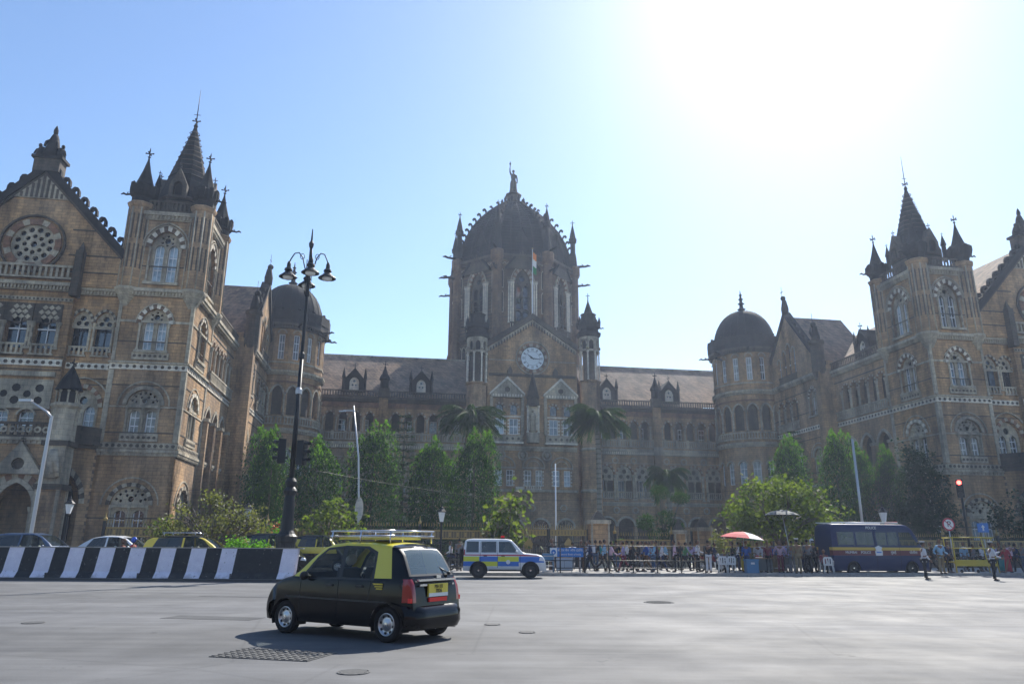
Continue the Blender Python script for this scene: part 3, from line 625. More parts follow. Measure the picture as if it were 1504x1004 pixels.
# ------------------------------------------------------------------ centre ranges (front wall y=VC)
def centre_range(x0, x1, pier_x, dorm, garc):
    C = MB(); wins = []; C.at(frame(0, VC)); holes = []
    # upper loggia
    segs = []
    a = x0
    for p in pier_x+[x1]: segs.append((a, p)); a = p
    for (a, b) in segs:
        a += .9; b -= .9; n = max(1, round((b-a)/1.73)); s = (b-a)/n
        for i in range(n):
            c = a+s*(i+.5); holes.append(arch(c, .55, 16.3, 18.2, .78, 8)); ring(C, c, .55, 18.2, .78, .2, -.08, .02, ('trim', 'stone_red'), 8)
            column(C, c-s/2, -.02, 16.3, 18.2, .12, 'trim', 6)
        column(C, b, -.02, 16.3, 18.2, .12, 'trim', 6)
        n2 = max(1, round((b-a)/3.15)); s = (b-a)/n2
        for i in range(n2):
            c = a+s*(i+.5); holes.append(arch(c, 1.08, 7.9, 11.3, 1.15, 10)); ring(C, c, 1.08, 11.3, 1.15, .26, -.1, .02, ('trim', 'stone_red'), 12)
            C.plate(arch(c, 1.08, 10.4, 11.3, 1.15, 10), [circ(c,11.7,.34,8), arch(c-.52,.38,10.2,10.7,.42,6) if False else circ(c-.52,10.95,.3,6), circ(c+.52,10.95,.3,6)], .2, .36, 'trim', rim=False)
            column(C, c, .1, 8.2, 10.4, .12, 'trim', 6); balustrade(C, c-1.08, c+1.08, 7.9, 1.0, .2, 'trim', .3)
            for k in (-1.2, 1.2): column(C, c+k, -.08, 7.6, 11.2, .14, 'trim', 6)
            holes.append([(p[0], max(p[1], .02)) for p in arch(c, 1.15, 0, 4.1, 1.15, 10)]); ring(C, c, 1.15, 4.1, 1.15, .28, -.1, .02, ('trim',), 12)
            disc_ring(C, c-s/2+(.4 if i == 0 else 0), 13.2, .3, .5, -.1, .02, ('trim',), 10); disc_ring(C, c-s/2+(.4 if i == 0 else 0), 6.3, .3, .5, -.1, .02, ('trim',), 10)
    C.plate([(x0,0),(x1,0),(x1,21),(x0,21)], holes, 0, .5, 'stone')
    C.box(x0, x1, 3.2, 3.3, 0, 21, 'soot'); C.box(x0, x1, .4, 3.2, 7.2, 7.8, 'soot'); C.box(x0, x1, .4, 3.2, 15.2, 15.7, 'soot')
    for c in [x0+2.2+3.2*i for i in range(int((x1-x0)/3.2))]:   # doors and lights on the loggia's rear wall
        w = MB(); w.T = frame(0, VC); w.box(c-.5, c+.5, 3.1, 3.18, 8.1, 10.6, 'pane'); w.plate(rect(c-.56, c+.56, 8, 10.7), [rect(c-.46, c-.04, 8.1, 10.6), rect(c+.04, c+.46, 8.1, 10.6)], 3.04, 3.1, 'white_paint'); wins.append(w); w = MB(); w.T = frame(0, VC); sash(w, c, .5, 16.2, 18.4, 3.08, 3); wins.append(w)
    cornice(C, x0, x1, 14.0, .85, .45, 'trim', .3, dmat='pale'); balustrade(C, x0, x1, 15.1, 1.05, -.15, 'trim', .33)
    for q in range(int((x1-x0)/1.73)): C.box(x0+1.73*q+.6, x0+1.73*q+.9, -.4, -.1, 15.1, 16.3, 'trim')
    C.box(x0, x1, -.12, .02, 19.6, 20.3, 'stone_red'); cornice(C, x0, x1, 20.3, .75, .55, 'soot', .3); balustrade(C, x0, x1, 21.0, .95, -.25, 'soot', .36)
    cornice(C, x0, x1, 6.9, .5, .25, 'trim', .35); C.box(x0, x1, -.04, .02, 12.8, 12.9, 'trim')
    for p in pier_x:
        C.box(p-.6, p+.6, -.55, .02, 0, 21.5, 'stone'); C.box(p-.75, p+.75, -.75, .02, 21.0, 22.3, 'soot')
        C.lathe([(.62,22.3),(.62,23.4),(.8,23.6),(.7,23.9),(.4,24.4),(.12,25.3)], p, -.3, 8, 'dark'); pointed_roof_finial(C, p, -.3, 25.1, .9)
        C.box(p-.7, p+.7, -.62, .02, 14.0, 15.2, 'trim')
    C.add([(x0,.6,21.4),(x1,.6,21.4),(x1,9.5,29.2),(x0,9.5,29.2),(x1,18,21.4),(x0,18,21.4)], [(0,1,2,3),(3,2,4,5)], 'tile')
    C.box(x0, x1, 9.35, 9.65, 29.0, 29.35, 'trim'); C.box(x0, x1, 17.9, 18, 0, 21.4, 'stone')
    t = C.build('centre_range', BROOT)
    sub([m.build('window') for m in wins], t)
    for x in dorm:
        d = MB(); dormer(d, frame(x, VC+.9), 21.9, 1.3, 3.2); d.build('dormer', t)
centre_range(-35, -8.6, [-20.7], [-24.9, -15.6], None)
centre_range(8.6, 32.5, [18.6], [11.6, 21.2], None)

# ------------------------------------------------------------------ central clock pavilion
K = MB(); wins = []; K.at(frame(0, 100)); holes = []
def kw(): m = MB(); m.T = frame(0, 100); wins.append(m); return m
for c in (-3.9, .2, 4.2):
    for k in (-.78, .78):
        w = kw(); holes.append(rect(c+k-.48, c+k+.48, 9.3, 11.5)); sash(w, c+k, .48, 9.3, 11.5, .22, 3, fr='white_paint', glass='pane_blue')
        for zz in range(5): K.box(c+k-.66 if k < 0 else c+k+.48, c+k-.48 if k < 0 else c+k+.66, -.07, .02, 9.3+zz*.46, 9.3+zz*.46+.26, 'pale')
    ring(K, c, 1.45, 11.9, 1.3, .18, -.14, .02, ('trim',), 12); ring(K, c, .85, 11.9, .8, .12, -.1, .02, ('trim',), 10)
    K.box(c-1.6, c+1.6, -.1, .02, 11.65, 11.9, 'trim')
K.box(-6.2, 6.4, -.35, .02, 8.5, 8.85, 'trim'); balustrade(K, -.9, 1.3, 8.85, .5, -.1, 'pale', .3); K.box(-2.3, -1.1, -.3, 0, 8.85, 9.2, 'pale')
for c in (-2.4, 1.2, 4.7, -5.6):
    w = kw(); holes.append(arch(c, 1.15, 1.2, 3.7, 1.15, 12) if c != -5.6 else rect(-6.1,-5.7,2,3)); ring(K, c, 1.15, 3.7, 1.15, .28, -.1, .02, ('trim',), 12) if c != -5.6 else None
    if c != -5.6:
        w.plate([(c-1.15,1.2),(c+1.15,1.2)]+list(reversed(arc_pts(c,1.15,3.7,1.15,12))), [], .3, .34, 'pane_dark')
        for q in range(1, 6): a = PI*q/6; w.tube([(c, .27, 3.7), (c+1.1*math.cos(a), .27, 3.7+1.1*math.sin(a))], .03, 4, 'trim')
        w.box(c-1.15, c+1.15, .2, .29, 3.62, 3.76, 'trim')
for c in (-1.3, 2.1, -4.4): disc_ring(K, c, 13.5, .5, .72, -.12, .02, ('trim',), 14); K.ball((c,-.02,13.5), (.4,.15,.45), 'trim', 8, 5)
for c in (0, 4.4): K.plate(circ(c, 6.4, .55, 6), [circ(c, 6.4, .35, 8)], -.12, .02, 'trim')
cornice(K, -6.2, 6.4, 14.1, .6, .35, 'trim', .3)
for c in (-3.6, 4.1):
    K.box(c-2.3, c+2.3, -.7, 0, 15.0, 15.25, 'pale'); K.box(c-2.2, c+2.2, -.55, 0, 15.25, 16.2, 'trim')
    for q in range(5): K.plate(circ(c-1.6+q*.8, 15.7, .2, 6), [], -.6, -.54, 'soot')
    for k in (-1.0, 1.0):
        w = kw(); holes.append(rect(c+k-.62, c+k+.62, 16.35, 18.6)); sash(w, c+k, .62, 16.35, 18.6, .15, 2, glass='pane_blue')
        holes.append(arch(c+k, .5, 19.1, 20.1, .5, 8)); ring(K, c+k, .5, 20.1, .5, .3, -.12, .02, ('stone_red', 'trim'), 8)
        w = kw(); w.box(c+k-.5, c+k+.5, .3, .34, 19.1, 20.7, 'pane_dark')
        for q in (-.75, .75):
            for zz in range(5): K.box(c+k+q-.12, c+k+q+.12, -.1, .02, 16.35+zz*.46, 16.35+zz*.46+.28, 'pale')
    K.box(c-2.2, c+2.2, -.1, .02, 18.75, 18.95, 'pale')
    K.plate([(c-2.35,21.5),(c+2.35,21.5),(c+2.35,22.0),(c,24.1),(c-2.35,22.0)], [circ(c, 22.6, .4, 8)], -.5, .02, 'trim'); K.plate(circ(c,22.6,.4,8), [], -.35, -.3, 'soot')
    for q in range(11): K.box(c-2.1+q*.4, c-1.92+q*.4, -.54, -.5, 21.6, 21.95, 'pale')
    for k in (-1, 1): K.plate([(c,24.5),(c,24.1),(c+k*2.5,21.8),(c+k*2.5,22.1)], [], -.65, .1, 'pale'); K.box(c+k*2.2-.2, c+k*2.2+.2, -.4, .02, 16.3, 21.5, 'trim')
# canopied niche with a figure
K.box(-.75, .9, -.75, 0, 15.2, 16.6, 'trim'); K.lathe([(.3,16.6),(.45,16.9),(.4,18.2),(.48,18.9),(.3,19.4)], .07, -.35, 8, 'trim', smooth=True); K.ball((.07,-.35,19.65), (.2,.2,.26), 'trim', 8, 6)
for k in (-.7, .85): column(K, k, -.5, 16.6, 20.4, .12, 'pale')
K.lathe([(.95,20.4),(.9,21.4),(1.0,21.5),(.5,23.4),(.1,25.2)], .07, -.3, 6, 'soot')
K.box(-.7, .85, -.06, .02, 17, 20.4, 'pale')
cornice(K, -6.2, 6.4, 24.6, .4, .22, 'soot', .3)
# clock stage and gable
disc_ring(K, .1, 27.4, 1.75, 2.15, -.16, .02, ('trim', 'stone_red'), 24); disc_ring(K, .1, 27.4, 2.35, 2.5, -.22, .02, ('trim',), 24)
K.plate([(-6.4,0),(6.6,0),(6.6,29.0),(.1,33.4),(-6.4,29.0)], holes+[circ(.1,27.4,1.75,24)], 0, .45, 'stone')
for sgn in (-1, 1):
    K.plate([(.1,34.1),(.1,33.2),(.1+sgn*6.6,28.8),(.1+sgn*6.6,29.6)], [], -.35, .9, 'soot'); K.plate([(.1,33.2),(.1,32.6),(.1+sgn*6.4,28.2),(.1+sgn*6.4,28.8)], [], -.15, .05, 'trim')
    for q in range(16): t_ = (q+.5)/16; K.box(.1+sgn*6.3*t_-.09, .1+sgn*6.3*t_+.09, -.2, -.14, 32.3-4.2*t_, 32.9-4.35*t_, 'soot')
K.box(-6.2, -2.5, -.04, .02, 26.9, 27.05, 'trim'); K.box(2.7, 6.4, -.04, .02, 26.9, 27.05, 'trim')
for k in (-3.2, 3.4): K.plate([(k-.35,24.9),(k+.35,24.9),(k+.35,25.5),(k,26.1),(k-.35,25.5)], [], -.3, .02, 'soot')
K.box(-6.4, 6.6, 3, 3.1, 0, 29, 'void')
K.at(Matrix.Identity(4)); K.add([(-6.4,100.4,28.9),(.1,100.4,33.3),(6.6,100.4,28.9),(-6.4,107,28.9),(.1,107,33.3),(6.6,107,28.9)], [(0,1,4,3),(1,2,5,4)], 'tile')
for xx in (-6.4, 6.5): K.box(xx, xx+.1, 100.45, 107, 0, 29, 'stone')
# octagonal flanking turrets with open shafts
for x, zo, cap, tip in ((-7.95, 23.4, 33.0, 34.5), (8.5, 24.3, 33.9, 37.0)):
    y = 100.0; r = 1.45; cb = zo+4.3
    K.lathe([(r,0),(r,zo-.4),(r*1.15,zo-.2),(r*1.15,zo)], x, y, 8, 'stone'); K.lathe([(r*.62,zo),(r*.62,cb)], x, y, 8, 'soot')
    for z_ in (8.5, 14.2, 19.4): K.lathe([(r+.02,z_),(r+.18,z_+.15),(r+.18,z_+.35),(r+.02,z_+.45)], x, y, 8, 'trim', cap=False)
    for i in range(8):
        a = PI/8+2*PI*i/8; column(K, x+r*.98*math.cos(a), y+r*.98*math.sin(a), zo, cb, .11, 'pale', 6)
        K.ball((x+r*1.0*math.cos(a), y+r*1.0*math.sin(a), cb+.5), .28, 'trim', 6, 5)
        a = 2*PI*i/8; F = frame(x, y, a)
        K.T = F; K.plate(rect(-.55, .55, cb, cb+2.2), [arch(0, .34, cb+.3, cb+1.2, .5, 6)], -r*.98, -r*.98+.25, 'trim'); K.T = Matrix.Identity(4)
    K.lathe([(r*.7,cb),(r*.7,cb+2.1)], x, y, 8, 'void')
    K.lathe([(r,cb+2.1),(r*1.2,cb+2.4),(r*1.25,cb+2.9),(r*1.02,cb+3.1),(r*.95,cap-1.8),(r*1.2,cap-1.6),(r*1.2,cap-.9),(r*.8,cap-.8),(r*.75,cap+.4),(r*.85,cap+.5),(r*.5,cap+.6),(.12,tip-.6),(.05,tip)], x, y, 8, 'dark')
    for i in range(8): a = PI/8+PI/4*i; K.lathe([(.2,cap-1.4),(.26,cap-.7),(.02,cap+.1)], x+r*1.1*math.cos(a), y+r*1.1*math.sin(a), 4, 'dark')
    pointed_roof_finial(K, x, y, tip-.2, .8)
    gargoyle(K, x+(1.3 if x > 0 else -1.3), y, cap-1.5, 0 if x > 0 else PI, 1.1, s=.5)
t = K.build('clock_pavilion', BROOT); sub([m.build('window') for m in wins], t)
# clock
nmat('dial', (.62, .68, .72), .35); nmat('numeral', (.02, .03, .05), .5)
m = MB(); m.at(frame(0, 100)); m.plate(circ(.1, 27.4, 1.72, 32), [], .04, .12, 'dial'); disc_ring(m, .1, 27.4, 1.66, 1.76, -.02, .05, ('iron',), 32)
for k in range(12):
    a = PI/2-2*PI*k/12; c_, s_ = math.cos(a), math.sin(a); w = .085 if k % 3 == 0 else .06
    for q in (-w, w): m.add([(.1+c_*1.12-s_*(q-.035),.03,27.4+s_*1.12+c_*(q-.035)),(.1+c_*1.5-s_*(q-.04),.03,27.4+s_*1.5+c_*(q-.04)),(.1+c_*1.5-s_*(q+.04),.03,27.4+s_*1.5+c_*(q+.04)),(.1+c_*1.12-s_*(q+.035),.03,27.4+s_*1.12+c_*(q+.035))],[(0,1,2,3)],'numeral')
disc_ring(m, .1, 27.4, 1.02, 1.05, .02, .05, ('numeral',), 32)
ck = m.build('clock_face', t)
def hand(ang, L, w, y):
    m = MB(); a = PI/2-ang; c_, s_ = math.cos(a), math.sin(a)
    P = [(-.25*L,-w*.5),(L*.2,-w),(L,-w*.25),(L,w*.25),(L*.2,w),(-.25*L,w*.5)]
    m.at(frame(0,100)); m.plate([(.1+x*c_-z*s_, 27.4+x*s_+z*c_) for x, z in P], [], y-.03, y, 'numeral', back=True); m.build('clock_hand', t)
hand(R(95), 1.42, .07, -.02); hand(R(307), .95, .10, -.07)
# flagpole on the gable with a hanging tricolour
# ------------------------------------------------------------------ great octagonal tower and ribbed dome
CX, CY = -.3, 116.0; AP = 9.7; HW = AP*math.tan(PI/8)
D = MB(); wins = []
for k in range(8):
    a = PI/4*k; F = frame(CX, CY, a) @ Matrix.Translation((0, -AP, 0)); D.at(F); hs = []
    w = MB(); w.T = F; hw = 1.2
    hs.append(arch(0, hw, 34.8, 41.2, 2.3, 14)); ring(D, 0, hw, 41.2, 2.3, .5, -.14, .02, ('stone_red', 'trim'), 16); ring(D, 0, hw, 41.2, 2.3, .14, -.26, .02, ('trim',), 16, t0=.6)
    hl = [arch(c, .40, 37.0, 40.2, .75, 8) for c in (-.56, .56)]+[arch(c, .40, 35.0, 36.5, .3, 6) for c in (-.56, .56)]+[circ(0, 42.0, .48, 10)]+[circ(q, 41.15, .15, 6) for q in (-.75, .75)]
    D.plate(arch(0, hw, 34.8, 41.2, 2.3, 14), hl, .35, .55, 'soot', rim=False)
    w.box(-hw, hw, .8, .85, 34.8, 43.5, 'pane_dark')
    for c in (-.72, .72):
        for z_ in (38.0, 39.0): w.box(c-.5, c+.5, .62, .68, z_, z_+.06, 'soot')
    wins.append(w)
    for kx in (-2.2, -1.85, -1.5, 1.5, 1.85, 2.2): column(D, kx, -.18, 33.5 if abs(kx) < 2 else 34.5, 41.2, .12, 'pale', 6)
    D.box(-2.4, -1.35, -.35, .02, 41.2, 41.5, 'trim'); D.box(1.35, 2.4, -.35, .02, 41.2, 41.5, 'trim')
    balustrade(D, -2, 2, 33.4, 1.2, -.35, 'soot', .4)
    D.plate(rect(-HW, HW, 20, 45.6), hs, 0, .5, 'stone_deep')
    for kx in (-3.25, 3.25):      # blind lancets and carved bands on the drum
        for z0_, z1_ in ((36.2, 39.6), (40.2, 43.2)):
            D.plate(arch(kx, .26, z0_, z1_-.3, .45, 6), [arch(kx, .16, z0_+.1, z1_-.35, .3, 6)], -.10, .02, 'trim'); D.plate(arch(kx, .17, z0_+.1, z1_-.35, .3, 6), [], -.03, -.01, 'dark')
    for q in range(9): c_ = -3.2+.8*q; ring(D, c_, .28, 31.0, .38, .09, -.14, .02, ('trim',), 6); D.plate(arch(c_, .28, 29.2, 31.0, .38, 6), [], -.03, -.01, 'dark'); column(D, c_+.4, -.06, 29.2, 31.0, .06, 'trim', 6)
    for q in range(12): c_ = -3.5+.63*q; ring(D, c_, .2, 44.2, .26, .08, -.12, .02, ('trim',), 6)
    D.plate([(-2.6,43.4),(2.6,43.4),(0,46.9)], [], -.3, .02, 'soot'); D.plate([(-2.8,43.2),(-2.8,43.6),(0,47.3),(2.8,43.6),(2.8,43.2),(0,46.6)], [], -.45, .05, 'dark')
    cornice(D, -HW, HW, 32.2, .7, .4, 'soot', .35); cornice(D, -HW, HW, 44.9, .9, .55, 'soot', .35)
    balustrade(D, -HW, HW, 45.7, 1.0, -.25, 'dark', .4)
    for z_ in (30.6, 35.4, 38.6): D.box(-HW, HW, -.05, .02, z_, z_+.14, 'soot')
    # gabled lucarne on the dome's foot
    D.at(frame(CX, CY, a)); yy = -8.9
    D.plate([(-1.2,45.8),(1.2,45.8),(1.2,48.3),(0,51.0),(-1.2,48.3)], [arch(0,.6,46.3,48,.9,8)], yy, yy+2.2, 'dark'); D.plate(arch(0,.6,46.3,48,.9,8), [], yy+.3, yy+.35, 'void'); D.add([(-1.35,yy-.15,48.1),(0,yy-.15,51.3),(1.35,yy-.15,48.1),(-1.35,yy+3.2,48.1),(0,yy+3.2,51.3),(1.35,yy+3.2,48.1)], [(0,1,4,3),(1,2,5,4)], 'dark')
    pointed_roof_finial(D, 0, yy, 51.0, 1.0)
for k in range(8):          # corner buttress shafts and pinnacles
    a = PI/4*k+PI/8; D.at(frame(CX, CY, a)); rr = AP/math.cos(PI/8)
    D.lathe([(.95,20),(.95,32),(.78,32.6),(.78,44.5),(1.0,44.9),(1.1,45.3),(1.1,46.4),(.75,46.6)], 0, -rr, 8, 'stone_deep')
    D.lathe([(.75,46.4),(.62,48.2),(.42,49.4),(.42,50.9),(.62,51.1),(.7,51.7),(.55,51.9),(.36,53.0),(.08,54.3)], 0, -rr+.05, 8, 'dark'); pointed_roof_finial(D, 0, -rr+.05, 54.1, .9)
    gargoyle(D, 0, -rr-.6, 46.6, -PI/2, 2.3, s=1.0); gargoyle(D, 0, -rr-.5, 43.2, -PI/2, 2.3, s=.9)
D.at(Matrix.Identity(4)); D.lathe([(7.5,0),(7.5,45)], CX, CY, 8, 'void')
t = D.build('great_tower', BROOT); sub([m.build('window') for m in wins], t)
# dome
D = MB(); P = [(9.35,45.6),(9.25,47.2),(8.95,49.2),(8.3,51.2),(7.35,53.1),(6.1,54.9),(4.7,56.5),(3.2,57.9),(1.9,59.0),(1.5,59.3)]; P = [(r*1.07, z) for r, z in P]
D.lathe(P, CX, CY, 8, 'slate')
def at_prof(z):
    for (r0, z0), (r1, z1) in zip(P, P[1:]):
        if z <= z1: return r0+(r1-r0)*(z-z0)/(z1-z0)
    return 1.5
for j in range(22):        # shallow courses on the ribbed shell
    z = 46.2+.58*j; r = at_prof(z); D.lathe([(r+.0,z),(r+.07,z+.08),(r-.1,z+.2)], CX, CY, 8, 'dark', cap=False)
for k in range(8):
    a = PI/4*k+PI/8; D.at(frame(CX, CY, a))
    D.tube([(0,-r-.02,z) for r, z in P], .26, 6, 'dark', smooth=False)
    for j in range(11):
        z = 47.2+j*1.12; r = at_prof(z); s = .95 if j < 9 else .7
        M = D.T; D.T = M @ Matrix.Rotation(PI/2, 4, 'Z')
        # in this frame local x runs toward -y of the rib (outwards is -x)
        crocket(D, -r-.1, z, -.13, .13, s, .15, flip=-1); D.T = M
    for fx in (-.45, .45):
        D.tube([(fx*HW*r/9.35*1.0, -r*math.cos(PI/8)-.03, z) for r, z in P], .1, 4, 'soot') if k < 0 else None
for k in range(8):
    D.at(frame(CX, CY, PI/4*k))
    for f in (-.5, 0, .5): D.tube([(f*r*math.sin(PI/8), -r*math.cos(PI/8)-.02, z) for r, z in P], .11, 4, 'dark')
D.at(Matrix.Identity(4))
D.lathe([(2.0,58.8),(2.1,59.3),(1.5,59.5),(1.2,59.7),(1.25,60.9),(1.5,61.0),(1.4,61.2),(.9,61.3)], CX, CY, 8, 'soot')
for i in range(10): a = 2*PI*i/10; D.lathe([(.2,59.2),(.28,59.8),(.02,60.3)], CX+2.0*math.cos(a), CY+2.0*math.sin(a), 4, 'dark')
D.build('dome', BROOT)

# statue of a woman holding up a torch, standing on the dome
def world(u, v, z): return (BROOT.matrix_world if False else Matrix.Translation(BROOT.location) @ Matrix.Rotation(A, 4, 'Z')) @ Vector((u, v, z))
p = world(CX, CY, 61.2)
st = MB(); st.at(Matrix.Translation(p) @ Matrix.Rotation(A, 4, 'Z') @ Matrix.Scale(1.0, 4))
st.lathe([(.78,0),(.74,.5),(.62,1.3),(.6,2.0),(.56,2.5),(.38,3.0),(.46,3.45),(.5,3.8),(.34,4.1),(.15,4.2),(.13,4.4)], 0, 0, 14, 'soot', smooth=True, sy=.75)
for i in range(9): a = 2*PI*i/9; st.tube([(.6*math.cos(a),.5*math.sin(a),.05),(.5*math.cos(a+.15),.4*math.sin(a+.15),1.6),(.36*math.cos(a+.2),.28*math.sin(a+.2),2.9)], [.12,.09,.04], 5, 'soot')
st.ball((0,0,4.62), (.22,.24,.3), 'soot'); st.ball((0,.08,4.72), (.25,.24,.26), 'soot')
st.tube([(-.42,0,3.95),(-.62,-.05,4.5),(-.66,-.1,5.15),(-.64,-.1,5.3)], [.17,.14,.1,.09], 7, 'soot'); st.tube([(-.64,-.12,5.0),(-.62,-.12,5.8),(-.62,-.12,5.95)], [.06,.07,.15], 6, 'soot'); st.lathe([(.14,5.9),(.17,6.1),(.06,6.35),(.01,6.6)], -.62, -.12, 6, 'soot')
st.tube([(.44,0,3.9),(.62,-.1,3.3),(.66,-.2,2.7),(.6,-.3,2.2)], [.17,.14,.11,.09], 7, 'soot')
tag(st.build('statue'), 'dark stone statue of a robed woman raising a torch on top of the central dome', 'statue')
# flagpole and flag on the clock gable
nmat('flag_white', (.75,.74,.7), .8); nmat('flag_saffron', (.75,.25,.05), .8); nmat('flag_green', (.03,.22,.07), .8)
f = MB(); f.at(Matrix.Translation(world(.1, 99.9, 0)) @ Matrix.Rotation(A, 4, 'Z')); f.tube([(0,0,33.6),(0,0,44.3)], [.08,.04], 6, 'white_paint', False); f.ball((0,0,44.35), .12, 'gold', 6, 5)
fp = f.build('flagpole'); tag(fp, 'slim white flagpole rising from the clock gable below the dome', 'flagpole')
g = MB(); g.at(f.T)
for i, mt in enumerate(('flag_saffron', 'flag_white', 'flag_green')):
    vs = []; n = 6; z0 = 43.9-i*1.1
    for j in range(5):
        for q in range(n+1): vs.append((.08+q*.085-.0, .10*math.sin(q*1.9+j*.3), z0-j*.28-(q/n)**.6*.5))
    g.add(vs, [(j*(n+1)+q, j*(n+1)+q+1, (j+1)*(n+1)+q+1, (j+1)*(n+1)+q) for j in range(4) for q in range(n)], mt, True)
g.build('flag', fp)

# curtains, shutters and dirt differ from window to window
for nm, c, r_ in (('pane_a', (.30,.38,.44), .3), ('pane_b', (.12,.16,.20), .2), ('pane_c', (.035,.042,.05), .12), ('pane_d', (.24,.26,.24), .4), ('pane_e', (.17,.24,.30), .25)): glassmat(nm, c, r_)
_r = random.Random(12)
for o in [q for q in bpy.data.objects if q.name.startswith('window')]:
    for i, sl in enumerate(o.material_slots):
        if sl.material.name in ('pane', 'pane_blue') : k = sl.material.name; sl.link = 'OBJECT'; sl.material = MATS[_r.choice(('pane_a','pane_e','pane_a','pane_b','pane_c','pane_e') if k == 'pane_blue' else ('pane_b','pane_c','pane_d','pane_e','pane_c'))]
# ------------------------------------------------------------------ ground
def asphalt(name, base, rough, streak):
    m = nmat(name, (base,)*3, rough, spec=.22); t = NT(m); co = t.coord()
    big = t.noise(co, .09, 6, .62); mid = t.noise(co, .9, 5, .6); fine = t.noise(co, 60, 3, .7)
    mp = t.add('ShaderNodeMapping'); t.link(co, mp.inputs[0]); mp.inputs['Rotation'].default_value = (0, 0, R(-32)); mp.inputs['Scale'].default_value = (.10, 2.4, 1)
    st = t.noise(mp.outputs[0], 1., 6, .7)
    c = t.mix(1., t.ramp(big, [(.3, (base*.84, base*.85, base*.89)), (.55, (base, base, base)), (.75, (base*1.2, base*1.18, base*1.14))]), t.ramp(mid, [(.3, (.82,)*3), (.7, (1.14,)*3)]), 'MULTIPLY')
    c = t.mix(1., c, t.ramp(st, [(.36, (1-streak,)*3), (.60, (1+streak*.7,)*3)]), 'MULTIPLY')
    c = t.mix(1., c, t.ramp(fine, [(.3, (.78,)*3), (.7, (1.2,)*3)]), 'MULTIPLY')
    # hairline cracks and sealed joints
    vo = t.add('ShaderNodeTexVoronoi', feature='DISTANCE_TO_EDGE'); t.link(t.mix(.06, t.mapping(co, (.16,.16,.16)), t.add('ShaderNodeTexNoise').outputs['Color']), vo.inputs['Vector']); vo.inputs['Scale'].default_value = 1.
    c = t.mix(1., c, t.ramp(vo.outputs['Distance'], [(.0, (.84,)*3), (.005, (1.,)*3)]), 'MULTIPLY')
    if name == 'asphalt':     # dried sandy spill, oil spots and darker wheel-worn lanes
        mp2 = t.mapping(co, (.34,.42,0), (11.3*.34,-14.2*.42,0)); ln = t.add('ShaderNodeVectorMath', operation='LENGTH'); t.link(mp2, ln.inputs[0])
        ad = t.add('ShaderNodeMath', operation='ADD'); t.link(ln.outputs['Value'], ad.inputs[0]); t.link(t.noise(co, 1.1, 6, .7), ad.inputs[1])
        c = t.mix(t.ramp(ad.outputs[0], [(.75, (.75,)*3), (.98, (0,)*3)]), c, (.23,.195,.135))
        vs_ = t.add('ShaderNodeTexVoronoi'); t.link(t.mapping(co, (.55,.55,.55)), vs_.inputs['Vector']); vs_.inputs['Scale'].default_value = 1.
        ad2 = t.add('ShaderNodeMath', operation='ADD'); t.link(vs_.outputs['Distance'], ad2.inputs[0]); t.link(t.noise(co, 7, 3), ad2.inputs[1])
        c = t.mix(1., c, t.ramp(ad2.outputs[0], [(.42, (.55,)*3), (.56, (1.,)*3)]), 'MULTIPLY')
        mp3 = t.add('ShaderNodeMapping'); t.link(co, mp3.inputs[0]); mp3.inputs['Rotation'].default_value = (0,0,R(-38)); mp3.inputs['Scale'].default_value = (.03,.35,1)
        c = t.mix(1., c, t.ramp(t.noise(mp3.outputs[0], 1., 3, .5), [(.40, (.84,)*3), (.60, (1.08,)*3)]), 'MULTIPLY')
    t.link(c, t.b.inputs['Base Color'])
    t.link(t.ramp(t.noise(co, .5, 5), [(.3, (rough-.08,)*3), (.7, (rough+.12,)*3)]), t.b.inputs['Roughness'])
    t.bump(fine, .35, .006)
    return m
asphalt('asphalt', .135, .73, .14)
asphalt('patch', .085, .7, .1)
def spotted(name, c1, c2, scale, rough=.85, bump=.3):
    m = nmat(name, c1, rough, spec=.3); t = NT(m); n = t.noise(t.coord(), scale, 6, .65)
    t.link(t.ramp(n, [(.32, c1), (.68, c2)]), t.b.inputs['Base Color']); t.bump(n, bump, .02); return m
spotted('paving', (.20,.19,.18), (.30,.29,.27), 2.0)
spotted('kerbstone', (.22,.21,.2), (.36,.35,.33), 3)
spotted('sand', (.22,.19,.14), (.30,.26,.19), 1.6)
spotted('lawn', (.022,.045,.012), (.06,.10,.025), 1.2, bump=.6)
spotted('rust', (.085,.085,.085), (.12,.12,.118), 12)
def poly(name, pts, z0, z1, mat, **k):
    mb = MB(); n = len(pts); tri = tessellate_polygon([[Vector((p[0],p[1],0)) for p in pts]])
    mb.add([(p[0],p[1],z1) for p in pts], tri, mat); mb.add([(p[0],p[1],z0) for p in pts]+[(p[0],p[1],z1) for p in pts], [(i,(i+1)%n,n+(i+1)%n,n+i) for i in range(n)], mat)
    return tag(mb.build(name), **k)
g = MB(); N = 24
g.add([(-250,-70,0),(250,-70,0),(250,330,0),(-250,330,0)], [(0,1,2,3)], 'asphalt')
tag(g.build('road'), kind='structure')
KL = [(-5.0,39.0),(5.2,38.9),(14.3,40.1),(24,42.6),(60,50)]
poly('pavement', KL+[(60,66),(0,56),(-60,46.6),(-60,44.6),(-16,44.6),(-8,43.0)], -.2, .13, 'paving', kind='structure')
kb = MB()
KK = [(-60,44.6),(-16,44.6),(-8,43.0)]+KL
for a, b in zip(KK, KK[1:]):
    L = math.hypot(b[0]-a[0], b[1]-a[1]); n = max(1, int(L/1.0)); kb.T = frame(a[0], a[1], math.atan2(b[1]-a[1], b[0]-a[0]))
    for i in range(n): kb.box(i*L/n+.01, (i+1)*L/n-.01, -.16, .02, 0, .15, 'kerbstone')
tag(kb.build('kerb'), kind='structure')
